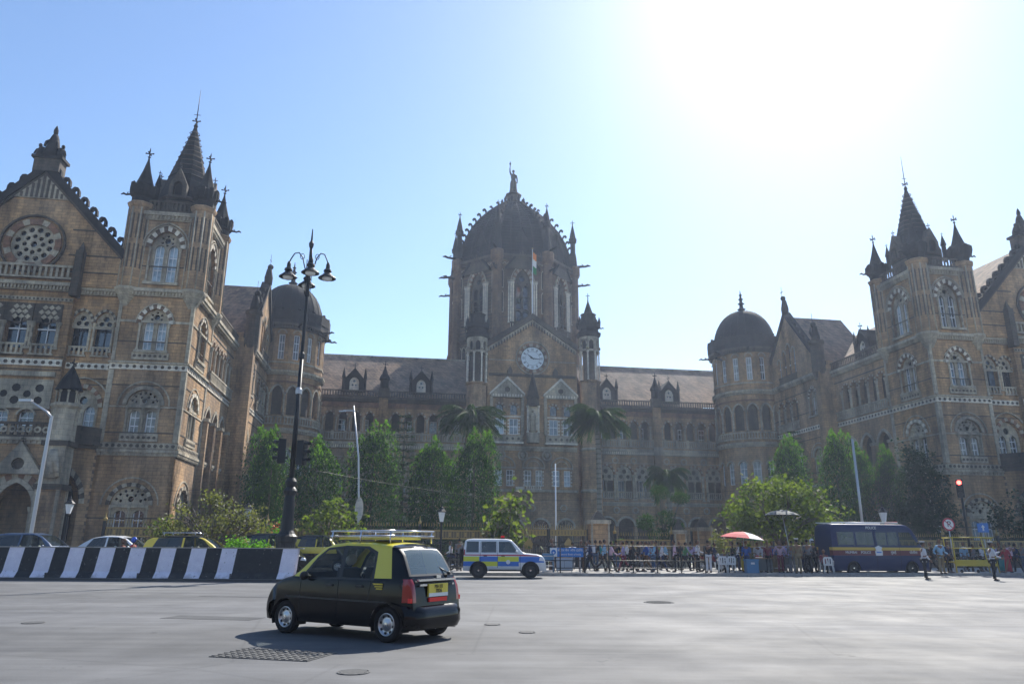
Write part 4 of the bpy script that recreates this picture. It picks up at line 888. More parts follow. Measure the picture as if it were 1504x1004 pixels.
# garden ground inside the station railings
def W(u, v): return ((u+U0)*math.cos(A)-v*math.sin(A), (u+U0)*math.sin(A)+v*math.cos(A))
poly('forecourt', [W(-80,49),W(80,49),W(80,140),W(-80,140)], -.1, .06, 'paving', kind='structure')
poly('lawn', [W(-36,49.6),W(6,49.6),W(6,98),W(-28,98),W(-28,62),W(-36,61)], .0, .10, 'lawn', kind='structure')
poly('garden_bed', [W(10,50.2),W(33,50.2),W(33,61),W(26,62),W(24,96),W(10,96)], .0, .10, 'lawn', kind='structure')
# sandy strip and repaired patches in the carriageway
def blob(cx, cy, rx, ry, n=18, seed=0, rot=0):
    r_ = random.Random(seed); out = []
    for i in range(n):
        a = 2*PI*i/n; q = 1+r_.uniform(-.13,.13); x, y = rx*q*math.cos(a), ry*q*math.sin(a); out.append((cx+x*math.cos(rot)-y*math.sin(rot), cy+x*math.sin(rot)+y*math.cos(rot)))
    return out
for nm, (cx, cy), sx, sy, rot in (('road_repair_patch', (-7.6,22.5), 1.5, .16, -.1), ('road_repair_patch', (-6.2,16.2), 1.0, .35, -.2), ('road_repair_patch', (-16.5, 20.5), .6, .3, 0)):
    c, s = math.cos(rot), math.sin(rot)
    poly(nm, [(cx+a*sx*c-b*sy*s, cy+a*sx*s+b*sy*c) for a, b in ((-1,-1),(1,-.8),(1,1),(-1,.9))], -.01, .004, 'patch', kind='structure')
def manhole(x, y, r, label, sq=False, sx=1, sy=1, rot=0):
    m = MB(); m.at(frame(x, y, rot))
    if sq:
        m.box(-sx, sx, -sy, sy, -.02, .012, 'rust')
        n = 14
        for i in range(n):
            for j in range(6): m.box(-sx+2*sx*(i+.2)/n, -sx+2*sx*(i+.8)/n, -sy+2*sy*(j+.2)/6, -sy+2*sy*(j+.8)/6, .012, .022, 'rust')
    else:
        m.lathe([(r,-.02),(r,.010),(r*.92,.014),(r*.9,.006),(.01,.006)], 0, 0, 24, 'rust', cap=False)
        for i in range(-3, 4): m.box(-r*.8*math.cos(i/4), r*.8*math.cos(i/4), i*r/4-.02, i*r/4+.02, .004, .014, 'rust')
    return tag(m.build('manhole_cover'), label, 'manhole')
manhole(-3.3, 11.0, 0, 'large rectangular cast manhole grid in the asphalt in front of the taxi shadow', True, .75, .42, -.25)
manhole(4.1, 21.3, .42, 'round manhole cover in the open road right of the taxi')
manhole(-.35, 15.2, .16, 'tiny round valve cover just right of the taxi bumper')
manhole(.3, 13.9, .15, 'small iron valve cover in the middle of the road')
manhole(-1.9, 9.6, .2, 'small round cover near the bottom edge of the road')
manhole(-9.2, 15.0, .2, 'small cover beside the dusty patch on the left')

# ------------------------------------------------------------------ striped median barrier
def grimy(name, c1, c2, dirt):
    m = nmat(name, c1, .75, spec=.3); t = NT(m); co = t.coord(); n = t.noise(co, 3.5, 6, .7)
    c = t.ramp(n, [(.3, c1), (.7, c2)]); sp = t.add('ShaderNodeSeparateXYZ'); t.link(co, sp.inputs[0]); a = t.add('ShaderNodeMath', operation='MULTIPLY_ADD'); t.link(t.noise(co, 2.2, 6, .75), a.inputs[0]); a.inputs[1].default_value = 1.6; t.link(sp.outputs[2], a.inputs[2])
    c = t.mix(t.ramp(a.outputs[0], [(.62, (.7,)*3), (1.0, (0,)*3)]), c, dirt); ch = t.noise(co, 9, 4, .6)
    c = t.mix(t.ramp(ch, [(.66, (0,)*3), (.70, (.8,)*3)]), c, (.20,.19,.18)); t.link(c, t.b.inputs['Base Color']); t.bump(n, .2, .02)
grimy('stripe_white', (.66,.64,.74), (.80,.78,.86), (.20,.18,.16)); grimy('stripe_black', (.015,.018,.022), (.03,.032,.036), (.09,.085,.08))
b = MB(); x0, x1 = -46.1, -8.95; a0 = math.atan2(31.7-32.3, x1-x0); b.at(frame(x0, 32.3, a0)); L = x1-x0; per = .64; n = int(L/per)
P = [(-.30,0),(-.30,.12),(-.17,.35),(-.11,1.30),(.11,1.30),(.17,.35),(.30,.12),(.30,0)]
for i in range(n):
    xa, xb = i*per, (i+1)*per; mt = 'stripe_white' if i % 2 else 'stripe_black'; lean = .14
    vs = [(x+lean*z/1.3, y, z) for x in (xa, xb) for y, z in P]; k = len(P)
    b.add(vs, [(j, j+1, k+j+1, k+j) for j in range(k-1)], mt if i != n-3 else 'stripe_black')
    if i % 6 == 0: b.box(xa-.02+lean*.1, xa+.02, -.31, .31, 0, .3, 'patch')
b.box(0, L+.3, -.13, .13, 1.295, 1.33, 'kerbstone'); b.box(-.1, L+.35, -.62, -.3, 0, .10, 'patch'); 
tag(b.build('median_barrier'), 'long low concrete median barrier painted in black and white stripes', 'barrier')
# ------------------------------------------------------------------ street furniture
nmat('galv', (.42,.43,.45), .4, .6); nmat('black_paint', (.010,.012,.015), .5, spec=.3); nmat('lamp_glass', (.7,.72,.72), .2)
nmat('red_lens', (.5,.02,.02), .3, emit=(1,.05,.04), estr=9.); nmat('dead_lens', (.03,.03,.03), .3)
def lamp_standard():
    x, y = -9.82, 33.0; t = empty('street_lamp', (x, y, 0), 0, 'tall black ornate lamp standard with four hanging bell shades beside the striped barrier', 'street lamp')
    m = MB(); m.lathe([(.46,0),(.46,.5),(.40,.55),(.40,1.5),(.44,1.55),(.46,1.75),(.36,1.85),(.27,2.0),(.25,2.6),(.22,3.3),(.20,3.45),(.27,3.55),(.30,3.65),(.24,3.75),(.18,3.82),(.24,3.95),(.25,4.05),(.16,4.2)], 0, 0, 16, 'black_paint', smooth=False)
    for i in range(8): a = PI/4*i; m.box(.37*math.cos(a)-.03, .37*math.cos(a)+.03, .37*math.sin(a)-.03, .37*math.sin(a)+.03, .6, 1.4, 'iron')
    m.build('base', t)
    m = MB(); m.tube([(0,0,4.1),(0,0,9.6)], [.115,.085], 12, 'black_paint'); m.lathe([(.085,9.5),(.13,9.55),(.13,9.75),(.08,9.85),(.07,12.5),(.11,12.55),(.11,12.7),(.075,12.8),(.06,14.9),(.1,15.0),(.12,15.15),(.05,15.3),(.02,15.9)], 0, 0, 10, 'black_paint')
    for i in range(4): a = PI/4+PI/2*i; m.tube([(.13*math.cos(a),.13*math.sin(a),12.6),(.15*math.cos(a),.15*math.sin(a),14.3)], .02, 5, 'black_paint')
    m.lathe([(.14,7.9),(.15,8.1),(.1,8.2)], 0, 0, 10, 'galv')
    m.build('pole', t)
    for a in (R(200), R(-10), R(110), R(290)):
        c, s = math.cos(a), math.sin(a); L = .84
        arm = MB(); pts = [(c*r*L, s*r*L, z) for r, z in ((.08,13.5),(.28,14.0),(.40,14.4),(.62,14.62),(.85,14.55),(1.02,14.25),(1.1,14.05))]; arm.tube(pts, .03, 6, 'black_paint')
        sc = [(c*(.42+.12*math.cos(q))*L, s*(.42+.12*math.cos(q))*L, 14.62-.17+.14*math.sin(q)) for q in [PI*2*k/8*1.1 for k in range(9)]]; arm.tube(sc, .018, 5, 'black_paint'); ao = arm.build('arm', t)
        sh = MB(); px, py = c*1.1*L, s*1.1*L
        sh.lathe([(.05,14.12),(.09,14.0),(.10,13.8),(.17,13.76),(.19,13.68),(.13,13.62),(.22,13.52),(.39,13.37),(.41,13.34),(.36,13.36),(.18,13.48)], px, py, 18, 'black_paint', smooth=False, cap=False); so = sh.build('lamp_shade', t)
        gl = MB(); gl.ball((px,py,13.34), (.24,.24,.13), 'lamp_glass', 12, 7); gl.build('bulb', so)
lamp_standard()
[o for o in bpy.data.objects if o.name == 'street_lamp'][0].scale = (1.03,1.03,1.03)
def signal(x, y, z, rz, label, lit=False, pole=False, n=3):
    t = empty('traffic_light', (x, y, 0), rz, label, 'traffic light')
    m = MB(); m.box(-.2, .2, -.16, .16, z, z+.36*n, 'black_paint'); 
    for k in range(n):
        zz = z+.18+.36*k; m.T = Matrix.Identity(4); 
        # visor: half tube hood
        m.add([(.14*math.cos(q), yy, zz+.14*math.sin(q)) for yy in (-.14,-.38) for q in [PI*j/8 for j in range(9)]], [(j,j+1,10+j,9+j) for j in range(8)], 'black_paint')
    m.build('housing', t)
    for k in range(n):
        zz = z+.18+.36*k; l_ = MB(); l_.plate(circ(0, zz, .13, 14), [], -.19, -.15, 'red_lens' if (lit and k == n-1) else 'dead_lens'); l_.build('lens', t)
    p = MB()
    if pole: p.tube([(0,.22,0),(0,.22,z+.3*n)], .07, 8, 'black_paint')
    p.box(-.05, .05, .12, .3, z+.2, z+.3, 'black_paint'); p.build('pole' if pole else 'bracket', t)
signal(-10.3, 32.8, 4.95, R(-70), 'black traffic light head on the left of the lamp standard')
signal(-9.42, 32.9, 4.9, R(75), 'black traffic light head with open visors on the right of the lamp standard')
signal(27.9, 46, 4.5, R(-35), 'traffic light showing red beyond the police van', True, True)
def post(name, x, y, h, r, mat, label, cat, group=None):
    m = MB(); m.tube([(x,y,0),(x,y,h)], [r, r*.7], 8, mat); return tag(m.build(name), label, cat, group)
# grey street light on the left
t = empty('street_light', (-28.0, 44, 0), 0, 'plain grey tubular street light with one bent arm behind the parked cars', 'street light')
m = MB(); m.tube([(0,0,0),(0,0,8.9)], [.12,.09], 10, 'galv', False); m.build('pole', t)
m = MB(); m.tube([(0,0,8.8),(-.3,-.1,9.15),(-1.25,-.3,9.75)], [.09,.07,.06], 8, 'galv'); m.build('arm', t)
m = MB(); m.box(-1.9,-1.15,-.45,-.2,9.72,9.86,'galv'); m.build('lamp_head', t)
post('pole', 23.9, 51, 8.8, .11, 'galv', 'tall white metal pole behind the police van', 'pole')
# bent cable pole with white lozenge
m = MB(); m.tube([(-10.9,53.5,0),(-10.9,53.5,4),(-11.15,53.5,7.6),(-11.75,53.5,11.4)], [.09,.08,.07,.05], 8, 'galv'); m.box(-12.5,-11.6,53.47,53.53,11.0,11.08,'galv'); m.box(-12.8,-12.3,53.4,53.6,10.95,11.03,'galv'); tag(m.build('cable_pole'), 'slightly bent metal pole with a short crossarm in front of the dark conifer', 'pole')
m = MB(); m.at(frame(-10.85, 53.3)); m.plate([(-.3*math.cos(q), 3.9+.85*math.sin(q)) for q in [2*PI*i/14 for i in range(14)]], [], 0, .05, 'pale', True); tag(m.build('oval_board'), 'blank oval white board hung on the bent metal pole', 'board')
post('flagpole', 3.3, 55, 7.4, .06, 'white_paint', 'bare white flagpole in front of the clock pavilion', 'flagpole')
# lantern posts
def lantern(x, y, h, label):
    t = empty('lantern_post', (x, y, 0), 0, label, 'lantern')
    m = MB(); m.lathe([(.16,0),(.16,.4),(.08,.55),(.06,h-.55),(.1,h-.5),(.05,h-.42)], 0, 0, 8, 'black_paint'); m.build('pole', t)
    m = MB(); m.lathe([(.12,h-.45),(.24,h+.12)], 0, 0, 6, 'lamp_glass'); m.build('lantern_glass', t)
    m = MB(); m.lathe([(.29,h+.12),(.3,h+.16),(.12,h+.34),(.1,h+.42),(.03,h+.46),(.05,h+.52),(.01,h+.62)], 0, 0, 6, 'black_paint'); m.build('cap', t)
for (x, y, h, lb) in ((-27.2,46,3.65,'white lantern on a dark post in front of the porch pier'), (-16.2,46,3.45,'white lantern beside the spreading bush on the left'), (-4.25,46,3.3,'white lantern in front of the dark garden trees'), (22.9,46,3.45,'white lantern above the roof of the police van')): lantern(x, y, h, lb)

# ------------------------------------------------------------------ station railings with gilded band, stone gate piers
def railing(u0, u1, v, label, h=2.75):
    a = W(u0, v); t = empty('railing', (a[0], a[1], 0), A, label, 'railing'); L = u1-u0
    m = MB(); m.box(0, L, -.12, .12, 0, .55, 'soot'); n = int(L/.17)
    for i in range(n):
        x = L*(i+.5)/n; m.box(x-.016, x+.016, -.016, .016, .55, h-.05, 'iron'); m.add([(x-.035,0,h-.12),(x,-.035,h-.12),(x+.035,0,h-.12),(x,.035,h-.12),(x,0,h+.13),(x,0,h-.2)], [(0,1,4),(1,2,4),(2,3,4),(3,0,4),(0,1,5),(1,2,5),(2,3,5),(3,0,5)], 'gold')
        if i % 3 == 0: m.box(x-.07, x+.07, -.02, .02, h-.8, h-.52, 'gold')
    m.box(0, L, -.02, .02, 1.2, 1.26, 'iron'); m.build('bars', t)
    m = MB(); m.box(0, L, -.03, .03, h-.46, h-.38, 'gold'); m.box(0, L, -.03, .03, h-.95, h-.87, 'gold'); m.box(0, L, -.012, .012, h-.87, h-.46, 'gold_dull'); m.build('rail', t)
    k = max(1, int(L/4.2))
    for i in range(k+1):
        p = MB(); x = L*i/k; p.box(x-.09, x+.09, -.09, .09, 0, h-.02, 'iron'); p.lathe([(.09,h-.02),(.13,h+.1),(.05,h+.22),(.02,h+.5)], x, 0, 6, 'gold'); p.build('post', t)
railing(-36, -12.2, 49, 'long dark garden railing with gilded band and spear tips before the clipped trees', 2.8)
railing(-3.9, .1, 49, 'short gilded railing panel left of the flower bed', 2.3)
railing(3.0, 34, 49, 'dark railing with gilded tips running behind the crowd and the police van', 2.4)
def pier(u, v, w, h, label):
    a = W(u, v); m = MB(); m.at(frame(a[0], a[1], A)); m.box(-w*.6, w*.6, -w*.6, w*.6, 0, .5, 'trim'); m.box(-w*.5, w*.5, -w*.5, w*.5, .5, h-.4, 'stone'); m.box(-w*.62, w*.62, -w*.62, w*.62, h-.4, h-.15, 'trim'); m.lathe([(w*.6,h-.15),(w*.2,h+.35),(.02,h+.5)], 0, 0, 4, 'soot')
    for k in (-1, 1): m.box(k*w*.5-.06, k*w*.5+.06, -w*.52, -w*.48, .5, h-.4, 'trim')
    return tag(m.build('gate_pier'), label, 'gate pier', 'stone gate piers')
pier(-11.7, 49, .8, 3.0, 'stone gate pier behind the white police jeep')
pier(-5.05, 49, 1.15, 3.3, 'wide stone gate pier at the right end of the ornate gates')
pier(.6, 49, .75, 2.7, 'narrow stone gate pier directly behind the white plant tub')
pier(2.3, 49, .95, 2.9, 'stone gate pier behind the striped umbrella')
# ornate gates: dark leaves, gilded band and two gold crests
a = W(-11.2, 49); t = empty('ornate_gate', (a[0], a[1], 0), A, 'pair of dark ornate gates with broad gilded band and two gold crests', 'gate')
for k in range(2):
    m = MB(); x0 = .05+2.72*k; x1 = x0+2.65
    for x in (x0, x1-.08): m.box(x, x+.08, -.05, .05, .05, 2.55, 'iron')
    for z in (.1, 1.0, 1.65): m.box(x0, x1, -.025, .025, z, z+.06, 'iron')
    n = 18
    for i in range(n): x = x0+(x1-x0)*(i+.5)/n; m.box(x-.014, x+.014, -.014, .014, .1, 2.3, 'iron'); m.lathe([(.035,2.5),(.02,2.55),(.04,2.62),(.003,2.85)], x, 0, 4, 'gold')
    m.box(x0+.06, x1-.06, -.02, .02, .14, .95, 'iron'); lf = m.build('gate_leaf', t)
    m = MB(); m.box(x0, x1, -.045, .045, 2.12, 2.2, 'gold'); m.box(x0, x1, -.045, .045, 2.44, 2.5, 'gold'); m.box(x0, x1, -.012, .012, 2.2, 2.44, 'gold_dull')
    for i in range(12): x = x0+(x1-x0)*(i+.5)/12; m.box(x-.06, x+.06, -.03, .03, 2.2, 2.44, 'gold')
    m.build('gilded_band', lf)
    m = MB(); c = (x0+x1)/2; m.plate([(c-.22,1.25),(c+.22,1.25),(c+.3,1.6),(c+.16,1.82),(c,1.98),(c-.16,1.82),(c-.3,1.6)], [], -.07, -.03, 'gold', True)
    for i in range(5): m.ball((c-.2+.1*i, -.08, 1.35+.1*(i % 2)), .06, 'gold', 6, 4)
    m.build('crest', lf)

# thin black crowd railing along the kerb
def crowd_rail(x0, y0, x1, y1, h, label, n):
    t = empty('crowd_railing', (x0, y0, .13), math.atan2(y1-y0, x1-x0), label, 'railing'); L = math.hypot(x1-x0, y1-y0)
    m = MB()
    for z in (.25, .62, h-.05): m.tube([(0,0,z),(L,0,z)], .022, 6, 'black_paint')
    k = int(L/.42)
    for i in range(k): m.tube([(L*(i+.5)/k,0,.25),(L*(i+.5)/k,0,.62)], .009, 4, 'black_paint')
    m.build('rails', t)
    for i in range(n): p = MB(); x = L*i/(n-1); p.tube([(x,0,0),(x,0,h)], .032, 6, 'black_paint'); p.box(x-.12, x+.12, -.12, .12, 0, .03, 'black_paint'); p.build('post', t)
crowd_rail(1.3, 39.35, 10.2, 39.9, 1.4, 'thin black pipe railing at the kerb in front of the walking crowd', 8)
crowd_rail(-4.6, 39.5, -1.6, 39.3, 1.5, 'short black pipe railing behind the police jeep', 3)
# overhead wires
def wire(p, q, sag, label, r=.012):
    p, q = Vector(p), Vector(q); m = MB(); m.tube([p.lerp(q, i/16)-Vector((0,0,sag*4*(i/16)*(1-i/16))) for i in range(17)], r, 4, 'iron')
    return tag(m.build('overhead_wire'), label, 'wire')
wire((-10.9,53,5.2), (23.9,51,6.4), 1.2, 'thin overhead wire sagging across the clock pavilion and the right trees')
wire((-9.5,33,4.8), (3.3,55,4.6), .3, 'thin wire running from the lamp standard towards the bare flagpole')
wire((-10.9,53,6.0), (-45,50,5.6), .9, 'thin wire running left from the bent pole')
wire((8.8,56,2.9), (42,58,8.6), .8, 'thin wire rising to the right over the yellow-green tree')
wire((3.3,55,4.0), (42,57,5.8), .9, 'lower thin wire rising to the right behind the white pole')
# ------------------------------------------------------------------ foliage
def leafmat(name, c1, c2, trans=.5, rough=.55):
    m = bpy.data.materials.new(name); m.use_nodes = True; MATS[name] = m
    t = NT(m); co = t.coord(); n = t.noise(co, 1.1, 4); n2 = t.noise(co, 14., 2)
    c = t.mix(1., t.ramp(n, [(.35, c1), (.65, c2)]), t.ramp(n2, [(.3, (.7,)*3), (.7, (1.3,)*3)]), 'MULTIPLY')
    t.link(c, t.b.inputs['Base Color']); t.b.inputs['Roughness'].default_value = rough; t.b.inputs['Specular IOR Level'].default_value = .3
    tr = t.add('ShaderNodeBsdfTranslucent'); t.link(t.mix(1., c, (1.5, 1.9, .6), 'MULTIPLY'), tr.inputs['Color'])
    mx = t.add('ShaderNodeMixShader'); mx.inputs[0].default_value = trans
    t.link(t.b.outputs[0], mx.inputs[1]); t.link(tr.outputs[0], mx.inputs[2]); t.link(mx.outputs[0], t.n['Material Output'].inputs[0])
leafmat('leaf_ashoka', (.011,.028,.009), (.027,.058,.014), .33, .75)
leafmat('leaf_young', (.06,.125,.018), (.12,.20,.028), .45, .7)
leafmat('leaf_dark', (.010,.024,.010), (.022,.044,.014), .25, .8)
leafmat('leaf_bush', (.035,.055,.014), (.15,.165,.04), .42, .7)
leafmat('leaf_fresh', (.06,.14,.02), (.11,.22,.03), .5)
leafmat('leaf_palm', (.018,.034,.014), (.045,.07,.022), .3)
leafmat('leaf_dry', (.085,.085,.04), (.14,.125,.06), .4)
spotted('bark', (.07,.055,.045), (.13,.11,.09), 6); spotted('bark_pale', (.20,.18,.15), (.30,.27,.23), 6)
class Leaves:
    def __init__(s, seed): s.v = []; s.f = []; s.r = random.Random(seed)
    def leaf(s, p, L, w, d=None, droop=.0):
        r = s.r
        if d is None: d = Vector((r.gauss(0,1), r.gauss(0,1), r.gauss(0,.7)))
        d = d.normalized(); q = d.cross(Vector((r.gauss(0,1), r.gauss(0,1), r.gauss(0,1)))).normalized(); o = len(s.v); p = Vector(p)
        n = d.cross(q)*w*.3
        s.v += [tuple(p), tuple(p+d*L*.5+q*w+n), tuple(p+d*L+Vector((0,0,-droop*L))), tuple(p+d*L*.5-q*w+n)]; s.f += [(o,o+1,o+2),(o,o+2,o+3)]
    def build(s, name, mat, parent):
        me = bpy.data.meshes.new(name); me.from_pydata(s.v, [], s.f); me.materials.append(MATS[mat]); o = bpy.data.objects.new(name, me); COL.objects.link(o); o.parent = parent; return o
def column_tree(seed, h, w, n=8200):
    """ashoka: narrow upright crown of hanging leaves with a ragged top"""
    L = Leaves(seed); r = L.r; lobes = [(r.uniform(-.35,.35)*w, r.uniform(-.35,.35)*w, h*r.uniform(.78,1.0), w*r.uniform(.28,.45)) for _ in range(6)]+[(0,0,h,w*.4)]
    for i in range(n):
        if i % 2:
            lx, ly, lh, lr = r.choice(lobes); z = lh*(r.random()**.7); k = z/lh; rad = lr*(1-max(0,(k-.8)/.2)**1.6*.9)*(1 if k > .06 else .6)
        else:
            lx = ly = 0; lh = h*.93; z = lh*r.random(); k = z/lh; rad = w*.50*min(1, .86+.3*math.sin(min(1,k*1.1)*PI))*math.sqrt(max(.02,1-max(0,(k-.62)/.38)**2))
            rad *= 1+.10*math.sin(z*2.1+r.choice((0,.3)))
        a = r.uniform(0, 2*PI); q = rad*(r.random()**.22)*(1+.10*math.sin(a*5+z*1.7)+.08*math.sin(z*4.3+a*2)); s_ = r.uniform(.16,.30)
        p = (lx+q*math.cos(a), ly+q*math.sin(a), .3+z)
        d = Vector((math.cos(a)*.6+r.gauss(0,.4), math.sin(a)*.6+r.gauss(0,.4), -.9 if r.random() < .7 else .8))
        L.leaf(p, s_, s_*.24, d)
    Y = Leaves(seed+50)  # paler lime leaves at the crown tips, some along the sides
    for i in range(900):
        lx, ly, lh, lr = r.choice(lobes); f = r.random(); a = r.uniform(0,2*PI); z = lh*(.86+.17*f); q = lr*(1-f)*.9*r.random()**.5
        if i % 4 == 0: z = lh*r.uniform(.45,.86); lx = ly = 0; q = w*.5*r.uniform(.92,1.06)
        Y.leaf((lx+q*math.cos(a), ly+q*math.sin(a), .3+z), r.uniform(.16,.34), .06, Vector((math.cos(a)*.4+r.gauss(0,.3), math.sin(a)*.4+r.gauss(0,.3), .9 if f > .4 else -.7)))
    return L, Y
def trunk(m, pts, rads, mat='bark', n=8): m.tube(pts, rads, n, mat)
protos = {}
def put_column(x, y, h, w, seed, label, rz):
    t = empty('ashoka_tree', (x, y, 0), rz, label, 'tree', 'clipped columnar trees in the station garden')
    key = seed
    if key not in protos:
        m = MB(); m.tube([(0,0,0),(.05,0,2),(0,.05,6),(0,0,8.5)], [.2,.16,.1,.04], 8, 'bark'); 
        for i in range(8): a = i*2.4; z = 1.2+i*.8; m.tube([(0,0,z),(.9*math.cos(a),.9*math.sin(a),z-.3)], [.05,.02], 4, 'bark')
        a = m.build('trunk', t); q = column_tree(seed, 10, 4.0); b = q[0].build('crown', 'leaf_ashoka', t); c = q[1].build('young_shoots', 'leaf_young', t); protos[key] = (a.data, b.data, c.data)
    else:
        objs = []
        for nm, d in zip(('trunk', 'crown', 'young_shoots'), protos[key]): o = bpy.data.objects.new(nm, d); COL.objects.link(o); o.parent = t; objs.append(o)
    t.scale = (w/4.5, w/4.5, h/10.2)
for (x, y, h, w, s, rz, lb) in (
  (-18.9,58,10.2,3.5,1,0,'columnar clipped tree with ragged tip just left of the lamp standard'),
  (-15.3,58,9.5,4.4,2,1,'broad domed columnar tree just right of the lamp standard'),
  (-10.9,58,10.5,4.2,3,2,'tall columnar tree behind the bent cable pole'),
  (-6.1,58,9.4,3.9,2,3.5,'rounded columnar tree left of the tallest bright one'),
  (-2.9,57,9.9,3.7,1,4,'bright-edged columnar tree nearest the clock pavilion'),
  (-19.9,60,8.4,3.0,3,5.,'lower dark columnar tree partly behind the lamp standard tree'),
  (23.3,62,10.2,3.1,3,1,'columnar tree with bright tip behind the spreading yellow-green tree'),
  (28.3,64,11.0,3.3,1,2,'columnar tree with bright tip beside the white metal pole'),
  (31.2,66,10.2,2.4,2,5.,'slim columnar tree between the white pole and the wide dark tree'),
  (33.2,65,9.9,2.2,3,6.,'slimmest columnar tree touching the wide dark tree'),
): put_column(x, y, h, w, s, lb, rz)
def blob_tree(name, x, y, label, cat, mat, lobes, n, size, tr, bark='bark', dens=.35, group=None, flat=False):
    t = empty(name, (x, y, 0), 0, label, cat, group); m = MB(); 
    for pts, rads in tr: m.tube(pts, rads, 7, bark)
    m.build('trunk', t); L = Leaves(hash(label) % 999 if False else sum(map(ord, label))); r = L.r
    tot = sum((a[3]*a[4]) for a in lobes)
    for (lx, ly, lz, rx, rz_) in lobes:
        k = int(n*rx*rz_/tot)
        clumps = [(r.gauss(0,1), r.gauss(0,1), r.gauss(0,1)) for _ in range(max(4, k//26))]
        cl = []
        for c in clumps:
            v = Vector(c).normalized()*(r.random()**dens); cl.append(Vector((lx+v.x*rx, ly+v.y*rx, lz+v.z*rz_)))
        for i in range(k):
            c = r.choice(cl); s_ = size*r.uniform(.6,1.3); g_ = size*1.35
            p = c+Vector((r.gauss(0,g_), r.gauss(0,g_), r.gauss(0,g_*.75)))
            L.leaf(p, s_, s_*.36, None, .15)
    L.build('crown', mat, t); return t
# wide dark tree at the right
blob_tree('dark_tree', 33.2, 60, 'wide dark green tree standing in front of the right corner tower', 'tree', 'leaf_dark', [(0,0,4.5,1.9,4.4),(-.5,0,7.8,1.2,2.2),(.8,0,7.0,1.2,2.2),(1.2,0,3.4,1.4,2.8),(-.9,0,3,1.2,2.6)], 7500, .24, [([(0,0,0),(0,0,3),(.2,0,7)], [.35,.28,.1])], dens=.3)
blob_tree('dark_tree', 40.5, 59, 'low rounded dark tree right of the wide dark one below the red signal', 'tree', 'leaf_dark', [(0,0,3.2,2.4,2.4),(1.6,0,2.6,1.8,1.8)], 2600, .28, [([(0,0,0),(0,0,3)], [.25,.12])], dens=.3)
# spreading yellow-green tree behind the umbrellas
def limbs(n, h0, h1, R_, seed, r0=.14):
    rr = random.Random(seed); out = [([(0,0,0),(.1,0,h0*.5),(.05,.1,h0)], [r0*1.7, r0*1.3, r0*1.1])]
    for i in range(n):
        a = 2*PI*i/n+rr.uniform(-.3,.3); q = R_*rr.uniform(.6,1); z = rr.uniform(h1*.65,h1)
        p1 = Vector((q*.35*math.cos(a), q*.35*math.sin(a), h0+(z-h0)*.4)); p2 = Vector((q*math.cos(a), q*math.sin(a), z)); out.append(([(0,0,h0*.9), p1, p2], [r0*.8, r0*.5, r0*.15]))
        for j in range(3):
            b = a+rr.uniform(-.9,.9); s = q*.45; out.append(([p1.lerp(p2, .3+.2*j), p1.lerp(p2, .3+.2*j)+Vector((s*math.cos(b), s*math.sin(b), rr.uniform(.2,.9)))], [r0*.3, r0*.1]))
    return out
blob_tree('spreading_tree', 16.4, 46, 'spreading yellow-green tree with feathery crown behind the umbrellas', 'tree', 'leaf_bush', [(0,0,4.0,2.6,1.7),(-2.1,0,3.1,1.5,1.2),(2.2,0,3.3,1.6,1.4),(.8,0,4.9,1.4,.9),(-.8,.5,2.6,2.2,.9),(1.8,-.3,2.3,1.6,.8)], 4200, .27, limbs(8, 1.7, 4.6, 2.8, 3), dens=.4)
# sparse flowering bush on the left: bare crooked branches and thin foliage
blob_tree('frangipani_bush', -17.6, 44.5, 'sparse spreading bush with bare crooked branches in front of the left tower corner', 'bush', 'leaf_dry', [(0,0,3.2,2.6,1.1),(-1.9,0,2.6,1.3,.8),(1.9,0,2.6,1.6,.8),(-.4,0,4.2,1.5,.6),(2.8,0,2.3,1.1,.6),(0,0,2.2,2.8,.7)], 2300, .19, limbs(13, .9, 3.9, 3.1, 8, .12), dens=.5)
blob_tree('frangipani_bush', -21.0, 45.0, 'small leafy bush at the left edge of the sparse one', 'bush', 'leaf_bush', [(0,0,1.9,.8,.7),(.5,0,2.5,.5,.4)], 300, .2, limbs(5, .7, 2.2, .8, 5, .06), dens=.5)
blob_tree('frangipani_bush', -11.3, 47, 'leafy bush with broad pale leaves between the lamp standard and the taxi roof', 'bush', 'leaf_bush', [(0,0,2.6,1.4,.9),(.4,0,3.6,.8,.8),(-.9,0,2.2,.8,.5),(1.4,0,2.8,.5,.6)], 620, .30, limbs(7, .8, 3.6, 1.3, 6, .07), dens=.5)
blob_tree('plumeria_shrub', -.2, 48.2, 'upright shrub with big pale leaves between two gate piers behind the jeep', 'shrub', 'leaf_bush', [(0,0,2.2,.95,.7),(.1,0,3.3,.6,.7),(-.5,0,2.9,.5,.5),(.5,0,4.3,.4,.6)], 430, .42, limbs(6, .9, 4.2, .8, 9, .06), dens=.5)
# topiary tree with rounded pads
t = empty('topiary_tree', (11.2, 55, 0), 0, 'cloud-pruned small tree with separate rounded leaf pads', 'tree'); m = MB()
m.tube([(0,0,0),(-.1,0,1.5),(.1,0,3.0)], [.15,.12,.07], 7, 'bark')
pads = [(-.2,0,5.3,.75,.55),(1.3,0,4.9,.7,.4),(-1.3,0,3.2,.8,.6),(.2,0,3.5,.75,.6),(.9,0,2.8,.6,.4),(-.4,0,2.3,.9,.5)]
for p in pads: m.tube([(0,0,1.2),(p[0]*.6,0,p[2]*.7),(p[0],0,p[2])], [.09,.06,.03], 5, 'bark')
m.build('trunk', t); L = Leaves(44)
for (px, py, pz, rx, rz_) in pads:
    for i in range(420):
        v = Vector((L.r.gauss(0,1), L.r.gauss(0,1), L.r.gauss(0,1))).normalized()*(L.r.random()**.25); L.leaf((px+v.x*rx, py+v.y*rx, pz+v.z*rz_), .16, .06)
